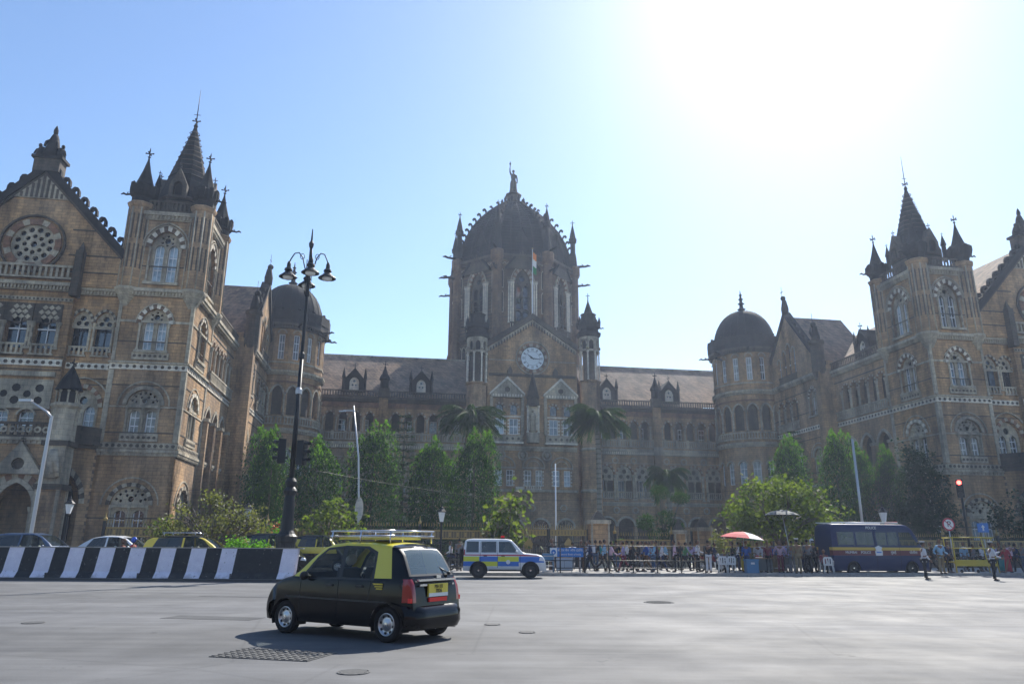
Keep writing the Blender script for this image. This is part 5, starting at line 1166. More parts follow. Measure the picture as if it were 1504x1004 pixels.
L.build('crown', 'leaf_ashoka', t)
# palms
def palm(x, y, h, label, seed, n=72, R_=3.0):
    t = empty('palm_tree', (x, y, 0), 0, label, 'palm', 'palms before the clock pavilion'); m = MB(); m.tube([(0,0,0),(.1,0,h*.3),(.15,.05,h*.7),(0,0,h)], [.34,.27,.24,.22], 9, 'bark_pale')
    for i in range(int(h/.5)): m.lathe([(.27,i*.5),(.30,i*.5+.06),(.26,i*.5+.1)], .12*min(1,i*.5/h*3), 0, 9, 'bark', cap=False)
    m.build('trunk', t); L = Leaves(seed); r = L.r; st = MB()
    for k in range(n):
        a = 2*PI*k/n*2.62+r.uniform(-.2,.2); up = r.uniform(-1.3,1.9); q = R_*r.uniform(.8,1.1); pts = []
        for j in range(10):
            s = j/9; pts.append(Vector((q*math.cos(a)*s**.9, q*math.sin(a)*s**.9, h+.1+up*1.35*s-2.0*s**2.0*(1 if up > 0 else .5)+(.0))))
        st.tube(pts, [.04]*5+[.025]*5, 4, 'leaf_palm')
        for j in range(1, 10):
            for q2 in range(4):
                p = pts[j-1].lerp(pts[j], q2/4); d0 = (pts[j]-pts[j-1]).normalized(); sd_ = d0.cross(Vector((0,0,1))).normalized()
                for sg in (-1, 1): L.leaf(p, .62*(1-.45*abs(j/9-.4)), .04, d0*.6+sd_*sg*.9+Vector((0,0,-.55+r.gauss(0,.12))), .3)
    st.build('frond_stems', t); L.build('crown', 'leaf_palm', t)
palm(-4.3, 75, 14.6, 'tall dark palm in front of the left flank of the clock pavilion', 5, R_=3.6)
palm(8.8, 75, 14.6, 'tall palm with lit fronds in front of the right flank turret', 6, R_=3.3)
palm(15.2, 72, 8.2, 'short palm standing before the right hand loggia', 9, 26, 2.2)
# araucaria pines: regular tiers of thin drooping branches
def araucaria(x, y, h, R_, label, seed):
    t = empty('araucaria_tree', (x, y, 0), 0, label, 'conifer', 'tiered conifers in the forecourt'); m = MB(); m.tube([(0,0,0),(0,0,h*.5),(0,0,h)], [.22,.14,.03], 7, 'bark'); L = Leaves(seed); r = L.r
    k = 0; z = 1.6
    while z < h-.4:
        q = R_*(1-(z/h)**1.4*.92)
        for i in range(7):
            a = 2*PI*i/7+k*.4; pts = [Vector((q*s*math.cos(a), q*s*math.sin(a), z-.15*s*q+.25*q*s*s)) for s in (0,.33,.66,1)]; m.tube(pts, [.05,.035,.025,.012], 4, 'bark')
            for j in range(int(8+18*q/R_)):
                s = r.random()**.7; p = Vector((q*s*math.cos(a), q*s*math.sin(a), z-.15*s*q+.25*q*s*s)); b = a+r.choice((-1,1))*r.uniform(.7,1.2); L.leaf(p, r.uniform(.25,.45), .05, Vector((math.cos(b), math.sin(b), r.uniform(-.3,.2))))
        z += .62; k += 1
    m.build('trunk', t); L.build('crown', 'leaf_dark', t)
araucaria(-9.7, 66, 13.6, 2.6, 'dark tiered conifer behind the bent cable pole', 21)
araucaria(27.2, 70, 13.0, 2.2, 'dark tiered conifer before the domed tower on the right', 22)
araucaria(-4.9, 62, 8.0, 1.6, 'small tiered conifer between two clipped columnar trees', 23)
# hedges and ground planting behind the railings
def hedge(u0, u1, v, h, d, label, mat='leaf_dark', n=None, seed=1):
    a = W(u0, v); t = empty('hedge', (a[0], a[1], 0), A, label, 'hedge'); L = Leaves(seed); r = L.r; n = n or int((u1-u0)*150)
    for i in range(n):
        x = r.uniform(0, u1-u0); f = r.random(); hh = h*(1+.12*math.sin(x*1.3)+.08*math.sin(x*3.1))
        if f < .5: p = (x, -d/2+r.gauss(0,.08), hh*r.random())
        elif f < .8: p = (x, r.uniform(-d/2,d/2), hh+r.gauss(0,.07))
        else: p = (x, r.uniform(-d/2,d/2), hh*r.random())
        L.leaf(p, r.uniform(.16,.3), .06)
    L.build('foliage', mat, t)
    m = MB(); 
    for i in range(int((u1-u0)/1.2)): m.tube([(i*1.2+.3,0,0),(i*1.2+.3,.1,h*.9)], [.05,.02], 5, 'bark')
    m.build('stems', t)
hedge(-35, -12.4, 51.2, 1.9, 1.3, 'long dark hedge just inside the gilded railing', seed=31)
hedge(-20.5, -12.2, 54, 2.2, 2.0, 'taller dark hedge at the foot of the columnar trees', seed=32)
hedge(2.8, 30, 51.2, 1.8, 1.4, 'dark hedge behind the crowd and the police van', seed=33)
hedge(30, 42, 48.0, 1.5, 1.4, 'low dark green hedge at the far right edge', 'leaf_ashoka', seed=34)
hedge(-3.8, .0, 50.4, 1.55, .9, 'bright hedge behind the short gilded railing', 'leaf_fresh', seed=35)
# bright plants on the median behind the barrier
blob_tree('median_bush', -11.7, 33.2, 'bright green bush on the median left of the lamp standard', 'bush', 'leaf_fresh', [(0,0,1.35,.6,.36),(.5,0,1.3,.4,.3),(-.4,0,1.5,.3,.25)], 620, .13, [([(0,0,0),(0,0,1.2)], [.05,.03])], dens=.4)
blob_tree('median_bush', -23.2, 33.2, 'bright green bush on the median at the left edge', 'bush', 'leaf_fresh', [(0,0,1.4,.35,.4),(-.5,0,1.6,.5,.4)], 420, .13, [([(0,0,0),(0,0,1.2)], [.05,.03])], dens=.4)
t = empty('flower_shrub', (-14.4, 46.4, 0), 0, 'small shrub with orange blossoms beside the lantern', 'shrub'); L = Leaves(77)
for i in range(260): L.leaf((L.r.gauss(0,.35), L.r.gauss(0,.3), 1.9+L.r.gauss(0,.45)), .2, .07)
L.build('foliage', 'leaf_fresh', t); L = Leaves(78); nmat('blossom', (.65,.16,.03), .6)
for i in range(26): L.leaf((L.r.gauss(0,.3), -.25+L.r.gauss(0,.1), 2.3+L.r.gauss(0,.25)), .16, .08)
L.build('blossoms', 'blossom', t); m = MB(); m.tube([(0,0,0),(0,0,1.9)], [.05,.03], 5, 'bark'); m.build('stem', t)
# ------------------------------------------------------------------ vehicles
def paint(name, c, rough=.22, coat=.6, spec=.5):
    m = nmat(name, c, rough, spec=spec); b = m.node_tree.nodes['Principled BSDF']; b.inputs['Coat Weight'].default_value = coat; b.inputs['Coat Roughness'].default_value = .06
    t = NT(m); n = t.noise(t.coord(), 3, 5, .7); sp = t.add('ShaderNodeSeparateXYZ'); t.link(t.coord(), sp.inputs[0])
    # road dust on the sills
    d = t.add('ShaderNodeMapRange'); t.link(sp.outputs[2], d.inputs[0]); d.inputs[1].default_value = .5; d.inputs[2].default_value = .18; mu = t.add('ShaderNodeMath', operation='MULTIPLY'); t.link(d.outputs[0], mu.inputs[0]); t.link(n, mu.inputs[1])
    m2 = t.add('ShaderNodeMath', operation='MULTIPLY'); t.link(mu.outputs[0], m2.inputs[0]); m2.inputs[1].default_value = .30 if sum(c) > .05 else .10; t.link(t.mix(m2.outputs[0], c, (.12,.10,.08)), t.b.inputs['Base Color'])
    t.link(t.ramp(n, [(.3, (rough,)*3), (.75, (rough+.18,)*3)]), t.b.inputs['Roughness'])
paint('p_black', (.0025,.003,.0045), .07, .16, .16); paint('p_yellow', (.62,.55,.03), .3); paint('p_white', (.62,.63,.64)); paint('p_blue', (.03,.055,.11)); paint('p_navy', (.010,.024,.085), .30, .12, .2)
paint('p_taxiyellow', (.66,.50,.03), .3)
nmat('rubber', (.015,.015,.016), .8, spec=.2); nmat('plastic', (.02,.021,.023), .5); nmat('chrome', (.6,.61,.63), .18, 1.); nmat('alloy', (.42,.43,.46), .3, .85)
nmat('tail_red', (.28,.008,.008), .15, spec=.8); nmat('tail_bright', (.75,.02,.02), .2); nmat('plate_yellow', (.70,.55,.06), .4); nmat('plate_white', (.7,.7,.68), .4); nmat('ink', (.015,.015,.02), .6)
nmat('s_blue', (.03,.15,.50), .35); nmat('s_yellow', (.60,.62,.05), .35); nmat('s_maroon', (.13,.02,.03), .4); nmat('s_gold', (.55,.36,.05), .4); nmat('s_red', (.45,.02,.05), .4)
nmat('seat_cloth', (.06,.06,.065), .9); nmat('cream_cloth', (.6,.58,.5), .8); nmat('lens_clear', (.65,.67,.7), .1, spec=.8)
def carglass(name, tint, alpha):
    m = bpy.data.materials.new(name); m.use_nodes = True; MATS[name] = m; t = NT(m)
    t.b.inputs['Base Color'].default_value = (*tint, 1); t.b.inputs['Roughness'].default_value = .04; t.b.inputs['Specular IOR Level'].default_value = .9
    tr = t.add('ShaderNodeBsdfTransparent'); tr.inputs[0].default_value = (.75,.80,.80,1); mx = t.add('ShaderNodeMixShader'); mx.inputs[0].default_value = alpha
    t.link(tr.outputs[0], mx.inputs[1]); t.link(t.b.outputs[0], mx.inputs[2]); t.link(mx.outputs[0], t.n['Material Output'].inputs[0])
carglass('car_glass', (.03,.04,.045), .18); carglass('car_glass_dark', (.02,.025,.03), .72); carglass('rear_glass', (.10,.14,.155), .72)  # rear_glass: sky reflection put into its pale bluish base colour

def interp(P, x):
    if x <= P[0][0]: return P[0][1]
    for (a, b), (c, d) in zip(P, P[1:]):
        if x <= c: return b+(d-b)*(x-a)/(c-a) if c > a else d
    return P[-1][1]
def pin(pt, poly_):
    x, y = pt; r = False; n = len(poly_)
    for i in range(n):
        (x1,y1),(x2,y2) = poly_[i], poly_[(i+1)%n]
        if (y1 > y) != (y2 > y) and x < (x2-x1)*(y-y1)/(y2-y1)+x1: r = not r
    return r
def inset(P, d):   # shrink a convex polygon towards its centre by about d
    cx = sum(p[0] for p in P)/len(P); cy = sum(p[1] for p in P)/len(P)
    return [(p[0]+(cx-p[0])*min(.5, d/max(.01, math.hypot(cx-p[0], cy-p[1]))*1.3), p[1]+(cy-p[1])*min(.5, d/max(.01, math.hypot(cx-p[0], cy-p[1]))*1.3)) for p in P]
def make_car(name, label, cat, loc, rz, L, Wd, top, zb, z0, base, regions, wheels, wr, ww=.17, group=None, tumble=.28, corner=.12, nose=.30, pw=5, crown=.045, inner=True, z0f=None, rimmat='alloy', seats=True, tw=.0, arch_k=1.17, heading=None):
    """x forward (rear bumper 0 .. nose L), y left, z up; top = roofline (x,z); regions = (kind, polygon, material, part name, extra)"""
    t = empty(name, (loc[0], loc[1], loc[2] if len(loc) > 2 else 0), rz, label, cat, group)
    xs = sorted(set([0,.012,.03,.06,.1,.15,.21,.28]+[.28+(L-.56)*i/46 for i in range(47)]+[L-.28,L-.21,L-.15,L-.1,L-.06,L-.03,L-.012,L]))
    nS, nA, nT = 20, 5, 5
    def hw(x):
        k = abs(x-L/2)/(L/2); return Wd/2*(1-nose*k**pw*.55)
    rows = []
    for x in xs:
        T = interp(top, x); w = hw(x); zl = interp(z0f, x) if z0f else z0; sec = []
        c = min(corner, (T-zl)*.45); Ts = T-c
        def ys(z):
            zm = .5*(z0+zb); q = (z-zm)/(zb-z0)
            if z <= zb: y = w*(1-.05*(2*q)**2*(1.6 if q < 0 else .5))
            else: y = w*(1-.05*.5)-tumble*(z-zb)
            return y
        for i in range(nS+1): z = zl+(Ts-zl)*i/nS; sec.append((ys(z), z))
        ye = ys(Ts); cr = crown
        for i in range(1, nA+1): a = PI/2*i/nA; sec.append((ye-c*(1-math.cos(a))*1.1, Ts+(c-cr*.6)*math.sin(a)))
        y1 = sec[-1][0]; z1 = sec[-1][1]
        for i in range(1, nT+1): f = i/nT; sec.append((y1*(1-f), z1+(T-z1)*(1-(1-f)**2)))
        rows.append([(x, y, z) for y, z in sec])
    m = len(rows[0]); bm = bmesh.new(); grid = {}
    for i, r in enumerate(rows):
        for j, (x, y, z) in enumerate(r):
            grid[i, j, 1] = bm.verts.new((x, y, z)); grid[i, j, -1] = grid[i, j, 1] if j == m-1 else bm.verts.new((x, -y, z))
    for s in (1, -1):
        for i in range(len(rows)-1):
            for j in range(m-1):
                q = [grid[i,j,s], grid[i+1,j,s], grid[i+1,j+1,s], grid[i,j+1,s]]
                try: bm.faces.new(q if s < 0 else q[::-1])
                except ValueError: pass
    for i in (0, len(rows)-1):
        for j in range(m-1):
            q = []
            for v in (grid[i,j,1], grid[i,j+1,1], grid[i,j+1,-1], grid[i,j,-1]):
                if v not in q: q.append(v)
            try: bm.faces.new(q if i else q[::-1])
            except ValueError: pass
    bmesh.ops.recalc_face_normals(bm, faces=bm.faces)
    lay = bm.faces.layers.int.new('reg')
    def sel(kind, P, ex):
        a0, a1 = min(p[0] for p in P), max(p[0] for p in P); b0, b1 = min(p[1] for p in P), max(p[1] for p in P); out = []
        for f in bm.faces:
            c = f.calc_center_median(); u = c.x if kind[0] == 's' else c.y
            if kind[0] == 'e' and not (ex[0] <= c.x <= ex[1]): continue
            if kind == 'side' and abs(f.normal.z) > .72: continue
            if kind[0] == 's' and ex and abs(c.y) < ex: continue
            if a0-.12 < u < a1+.12 and b0-.12 < c.z < b1+.12: out.append(f)
        return out
    def cut(kind, P, ex):
        n = len(P)
        for i in range(n):
            (u1,v1),(u2,v2) = P[i], P[(i+1)%n]; fs = sel(kind, P, ex); geom = fs+list({e for f in fs for e in f.edges})+list({v for f in fs for v in f.verts})
            if not fs: continue
            if kind[0] == 's': co_, no = (u1,0,v1), (v2-v1, 0, -(u2-u1))
            else: co_, no = (0,u1,v1), (0, v2-v1, -(u2-u1))
            if Vector(no).length < 1e-6: continue
            bmesh.ops.bisect_plane(bm, geom=geom, plane_co=co_, plane_no=no, dist=.0008)
    rad = wr*arch_k
    for (wx) in wheels:
        P = [(wx+rad*math.cos(2*PI*k/18), wr+rad*math.sin(2*PI*k/18)) for k in range(18)]; cut('side', P, None)
        kill = [f for f in sel('side', P, None) if pin((f.calc_center_median().x, f.calc_center_median().z), P)]; bmesh.ops.delete(bm, geom=kill, context='FACES')
    for idx, (kind, P, mat, part, ex) in enumerate(regions):
        cut(kind, P, ex)
        for f in sel(kind, P, ex):
            c = f.calc_center_median()
            if pin((c.x if kind[0] == 's' else c.y, c.z), P): f[lay] = idx+1
    def emit(sel_, nm, mat, parent):
        me = bpy.data.meshes.new(nm); mp = {}; vs = []; fs = []; mi = []
        for f, k in sel_:
            r = []
            for v in f.verts:
                if v not in mp: mp[v] = len(vs); vs.append(v.co[:])
                r.append(mp[v])
            fs.append(r); mi.append(k)
        me.from_pydata(vs, [], fs); 
        for q in mat: me.materials.append(MATS[q])
        me.polygons.foreach_set('material_index', mi); me.polygons.foreach_set('use_smooth', [True]*len(fs))
        o = bpy.data.objects.new(nm, me); COL.objects.link(o); o.parent = parent
        return o
    bmats = [base]; body = []; parts = {}
    for f in bm.faces:
        k = f[lay]
        if k == 0: body.append((f, 0)); continue
        kind, P, mat, part, ex = regions[k-1]
        if part is None:
            if mat not in bmats: bmats.append(mat)
            body.append((f, bmats.index(mat)))
        else:
            s = 1 if (f.calc_center_median().y > 0 or kind == 'end') else -1
            parts.setdefault((k, s), []).append((f, 0))
    bo = emit(body, 'body', bmats, t)
    for (k, s), fs in parts.items(): emit(fs, regions[k-1][3], [regions[k-1][2]], t)
    bm.free()
    # arches, wheels, underside
    u = MB()
    u.box(.25, L-.25, -Wd/2+.22, Wd/2-.22, z0-.02, z0+.12, 'plastic')
    for wx in wheels:
        for s in (1, -1):
            yo = hw(wx)*.985; yi = yo-.26
            vs = [(wx+rad*math.cos(a), s*y, wr+rad*math.sin(a)) for y in (yo-.01, yi) for a in [PI*(-.12+1.24*k/14) for k in range(15)]]; u.add(vs, [(k,k+1,16+k,15+k) for k in range(14)], 'plastic')
            u.plate([(wx+rad*math.cos(a), wr+rad*math.sin(a)) for a in [PI*(-.12+1.24*k/14) for k in range(15)]], [], s*yi, s*yi+.001, 'plastic')
    u.build('underside', t)
    for wx in wheels:
        for s in (1, -1):
            y1 = hw(wx)-.035; y0 = y1-ww; W_ = empty('wheel', (wx, 0, wr), 0, parent=t); 
            def rev(prof, mat, n=28):   # revolve about the y axis
                m_ = MB(); m_.T = Matrix.Rotation(-PI/2*s, 4, 'X'); m_.lathe(prof, 0, 0, n, mat, smooth=True, cap=False); return m_
            ty = rev([(wr*.66,y0),(wr*.93,y0),(wr,y0+.02),(wr,y1-.02),(wr*.93,y1),(wr*.68,y1-.004),(wr*.64,y1-.02),(wr*.62,y1-.06)], 'rubber'); ty.build('tyre', W_)
            rm = rev([(wr*.66,y1-.022),(wr*.61,y1-.006),(wr*.57,y1-.02),(wr*.50,y1-.045),(wr*.30,y1-.03),(wr*.16,y1-.012),(.001,y1-.012)], rimmat)
            rm.T = Matrix.Identity(4)
            for k in range(8): a = 2*PI*k/8+.2; rm.T = Matrix.Rotation(-a, 4, 'Y'); rm.box(wr*.42, wr*.55, s*(y1-.036) if s > 0 else -(y1-.026), s*(y1-.026) if s > 0 else -(y1-.036), -wr*.07, wr*.07, 'plastic')
            rm.T = Matrix.Rotation(-PI/2*s, 4, 'X'); rm.lathe([(wr*.13,y1-.02),(wr*.12,y1+.0),(.001,y1+.002)], 0, 0, 12, 'chrome', cap=False); rm.build('rim', W_)
    if seats:
        m_ = MB(); fl = z0+.14; xm = L*.5
        m_.box(.35, L-.75, -Wd/2+.14, Wd/2-.14, fl, fl+.03, 'seat_cloth')
        for (sx, wd, ym) in ((xm+.05,.46,.36),(xm+.05,.46,-.36),(xm-.85,.62,.3),(xm-.85,.62,-.3)):
            m_.box(sx-.02, sx+.45, ym-wd/2, ym+wd/2, fl+.12, fl+.30, 'seat_cloth'); m_.T = Matrix.Translation((sx, ym, fl+.25)) @ Matrix.Rotation(-.18, 4, 'Y'); m_.box(-.07, .06, -wd/2, wd/2, 0, .52, 'seat_cloth'); m_.ball((-.0,0,.66), (.06,.13,.10), 'cream_cloth', 10, 6); m_.T = Matrix.Identity(4)
        m_.box(L*.5+.62, L*.5+.85, -Wd/2+.16, Wd/2-.16, zb-.22, zb-.05, 'plastic')
        m_.T = Matrix.Translation((L*.5+.52, -.36, zb-.02)) @ Matrix.Rotation(.5, 4, 'Y'); m_.lathe([(.18,-.012),(.195,0),(.18,.012)], 0, 0, 18, 'plastic', cap=False); m_.T = Matrix.Identity(4)
        m_.build('seats', t)
    return t
def add_part(t, nm, f, parent=None):
    m = MB(); f(m); return m.build(nm, parent or t)
def text(name, body, size, mat, parent, loc, rot, extrude=.004, align='CENTER'):
    cu = bpy.data.curves.new(name, 'FONT'); cu.body = body; cu.size = size; cu.extrude = extrude; cu.align_x = align; cu.align_y = 'CENTER'
    q = bpy.data.objects.new(name, cu); COL.objects.link(q); bpy.context.view_layer.update()
    me = bpy.data.meshes.new_from_object(q.evaluated_get(bpy.context.evaluated_depsgraph_get())); bpy.data.objects.remove(q); me.materials.clear(); me.materials.append(MATS[mat])
    o = bpy.data.objects.new(name, me); COL.objects.link(o); o.parent = parent; o.location = loc; o.rotation_euler = rot; return o
def mirror_part(t, L, x, z, hwid, mat='plastic'):
    for s in (1, -1):
        def f(m): m.ball((x, s*(hwid+.11), z), (.06,.10,.075), mat, 10, 7); m.tube([(x, s*(hwid-.03), z-.02), (x, s*(hwid+.06), z)], .025, 6, mat)
        add_part(t, 'door_mirror', f)

# ---- the black and yellow taxi in the foreground: Santro-like tall hatch
th = R(32); fx, fy = -math.cos(th), math.sin(th); L = 3.5
rw = .52; P0 = Vector((-2.0, 12.35, 0))
left = Vector((-fy*-1*0+ -math.sin(th), -math.cos(th), 0))
org = P0 - Vector((fx, fy, 0))*rw - left*.69
rz = math.atan2(fy, fx)
topline = [(0,.56),(.012,.62),(.03,.80),(.06,.93),(.12,1.02),(.2,1.16),(.33,1.38),(.45,1.49),(.62,1.545),(1.1,1.585),(1.6,1.585),(1.95,1.555),(2.15,1.49),(2.35,1.35),(2.62,1.10),(2.78,1.01),(3.0,.965),(3.2,.90),(3.34,.80),(3.42,.70),(3.47,.60),(3.5,.48)]
zb = .93
wf = [(1.62,.98),(2.46,.95),(2.20,1.27),(2.02,1.42),(1.66,1.46)]
wrr = [(.86,.98),(1.54,.98),(1.56,1.46),(1.12,1.45),(.90,1.36)]
regs = [
 ('sideall', [(.30,.985),(.34,1.7),(1.0,1.72),(2.0,1.7),(2.55,1.16),(2.72,.97),(2.46,.965)], 'p_yellow', None, None),
 ('sideall', [(-.1,.86),(.42,.90),(.62,1.62),(.30,1.62),(-.1,1.3)], 'p_black', None, None),
 ('side', [(.80,.945),(1.60,.945),(1.60,1.50),(1.08,1.49),(.85,1.40)], 'plastic', None, .5),
 ('side', [(1.58,.945),(2.56,.925),(2.24,1.31),(2.03,1.46),(1.60,1.50)], 'plastic', None, .5),
 ('side', wf, 'car_glass', 'window', .5), ('side', wrr, 'car_glass', 'window', .5),
 ('end', [(-.60,1.02),(.60,1.02),(.52,1.45),(-.52,1.45)], 'plastic', None, (.05,.7)),
 ('end', [(-.54,1.05),(.54,1.05),(.47,1.42),(.30,1.44),(-.30,1.44),(-.47,1.42)], 'rear_glass', 'rear_window', (.05,.7)),
 ('end', [(-.62,1.03),(.62,1.03),(.50,1.50),(-.50,1.50)], 'car_glass', 'windscreen', (2.0,2.75)),
 ('end', [(.55,.62),(.80,.62),(.80,.98),(.56,.98)], 'tail_red', 'tail_light', (-.1,.22)),
 ('end', [(-.80,.62),(-.55,.62),(-.56,.98),(-.80,.98)], 'tail_red', 'tail_light', (-.1,.22)),
 ('sideall', [(.0,.62),(.20,.62),(.17,.98),(.02,.98)], 'tail_red', None, .6),
 ('side', [(1.583,.32),(1.600,.32),(1.600,.94),(1.583,.94)], 'rubber', None, .4),
 ('side', [(2.50,.32),(2.516,.32),(2.516,.90),(2.50,.90)], 'rubber', None, .4),
 ('side', [(.90,.60),(.915,.60),(.86,.93),(.845,.93)], 'rubber', None, .4),
 ('side', [(.5,.60),(2.9,.62),(2.9,.645),(.5,.625)], 'plastic', None, .4),
]
taxi = make_car('taxi', 'black and yellow hatchback taxi with roof rack turning in the foreground road', 'taxi', org, rz, L, 1.50, topline, zb, .22, 'p_black', regs, (rw, rw+2.38), .275, .16, tumble=.30, corner=.10)
taxi.scale = (.975, .975, .985)
def bumper(m, x0=-.10, x1=.18):
    P = [(.18,.62),(-.02,.56),(-.09,.46),(-.10,.30),(-.04,.20),(.2,.20)]
    n = 20; vs = []
    for i in range(n+1):
        f = -1+2*i/n; y = f*.755; bx = .28*max(0, abs(f)-.55)**2*3.2
        for (x, z) in P[:-1]: vs.append((x+bx if x < .1 else x+.05+bx, y, z))
    k = len(P)-1; m.add(vs, [(i*k+j, i*k+j+1, (i+1)*k+j+1, (i+1)*k+j) for i in range(n) for j in range(k-1)], 'p_black', True)
add_part(taxi, 'rear_bumper', bumper)
def fbump(m):
    n = 20; vs = []; P = [(3.42,.56),(3.52,.50),(3.54,.36),(3.46,.22)]
    for i in range(n+1):
        f = -1+2*i/n; y = f*.735; bx = .30*max(0, abs(f)-.5)**2*3.0
        for (x, z) in P: vs.append((x-bx, y, z))
    m.add(vs, [(i*4+j, i*4+j+1, (i+1)*4+j+1, (i+1)*4+j) for i in range(n) for j in range(3)], 'p_black', True)
add_part(taxi, 'front_bumper', fbump)
pl = add_part(taxi, 'number_plate', lambda m: (m.box(-.012, .02, -.26, .26, .70, .90, 'plate_yellow'), m.box(-.016, -.012, -.26, .26, .70, .755, 'plate_white')))
text('plate_text', 'MH 01', .085, 'ink', pl, (-.018, 0, .855), (PI/2, 0, -PI/2), .002)
text('plate_text', '7826', .085, 'ink', pl, (-.018, 0, .785), (PI/2, 0, -PI/2), .002)
add_part(taxi, 'reflector', lambda m: m.box(-.014, .03, -.24, .24, .62, .685, 'tail_bright'))
for s in (1, -1): add_part(taxi, 'lamp_lens', lambda m: m.box(.03, .09, min(s*.56, s*.68), max(s*.56, s*.68), .62, .69, 'tail_bright'))
add_part(taxi, 'boot_trim', lambda m: (m.box(-.0, .07, -.50, .50, .945, .975, 'chrome'), m.box(-.01, .06, -.06, .06, .985, 1.03, 'chrome')))
add_part(taxi, 'rear_wiper', lambda m: (m.tube([(.10,-.42,1.05),(.22,-.25,1.16)], .012, 5, 'plastic'), m.ball((.10,-.42,1.05), .035, 'plastic', 8, 5)))
add_part(taxi, 'badge', lambda m: (m.box(.0, .03, .30, .48, .87, .90, 'chrome'), m.box(.0, .03, -.45, -.40, .87, .90, 'chrome')))
for s in (1, -1):
    for x in (1.02, 1.72): add_part(taxi, 'door_handle', lambda m: m.box(x, x+.15, min(s*.735, s*.765), max(s*.735, s*.765), .83, .865, 'plastic'))
    sg = add_part(taxi, 'side_lettering', lambda m: m.box(.60, .80, min(s*.735, s*.748), max(s*.735, s*.748), .90, .905, 'plate_yellow'))
    for k, w_ in enumerate((.20, .17, .14)): add_part(sg, 'letter_row', lambda m: [m.box(.60+q*.032, .622+q*.032, min(s*.72, s*.752), max(s*.72, s*.752), .88-k*.035, .90-k*.035, 'plate_yellow') for q in range(int(w_/.032))], sg)
mirror_part(taxi, L, 2.36, .99, .70)
add_part(taxi, 'exhaust_pipe', lambda m: m.tube([(.5,-.42,.22),(-.04,-.45,.21)], .03, 8, 'chrome'))
def rack(m):
    z = 1.66
    for y in (-.54, .54): m.tube([(.55,y,z),(2.05,y,z)], .016, 6, 'chrome'); m.tube([(.55,y,z+.085),(2.05,y,z+.085)], .014, 6, 'chrome')
    for x in (.55, 2.05): m.tube([(x,-.54,z),(x,.54,z)], .016, 6, 'chrome'); m.tube([(x,-.54,z+.085),(x,.54,z+.085)], .014, 6, 'chrome')
    for i in range(6): x = .8+i*.2; m.box(x-.03, x+.03, -.54, .54, z-.012, z+.006, 'chrome')
    for x in (.62, 1.3, 1.98):
        for y in (-.56, .56): m.tube([(x,y,z+.08),(x,y*1.02,z-.12)], .015, 5, 'chrome')
add_part(taxi, 'roof_rack', rack)
add_part(taxi, 'roof_board', lambda m: m.box(.75, 1.95, -.42, .42, 1.60, 1.635, 'p_yellow'))

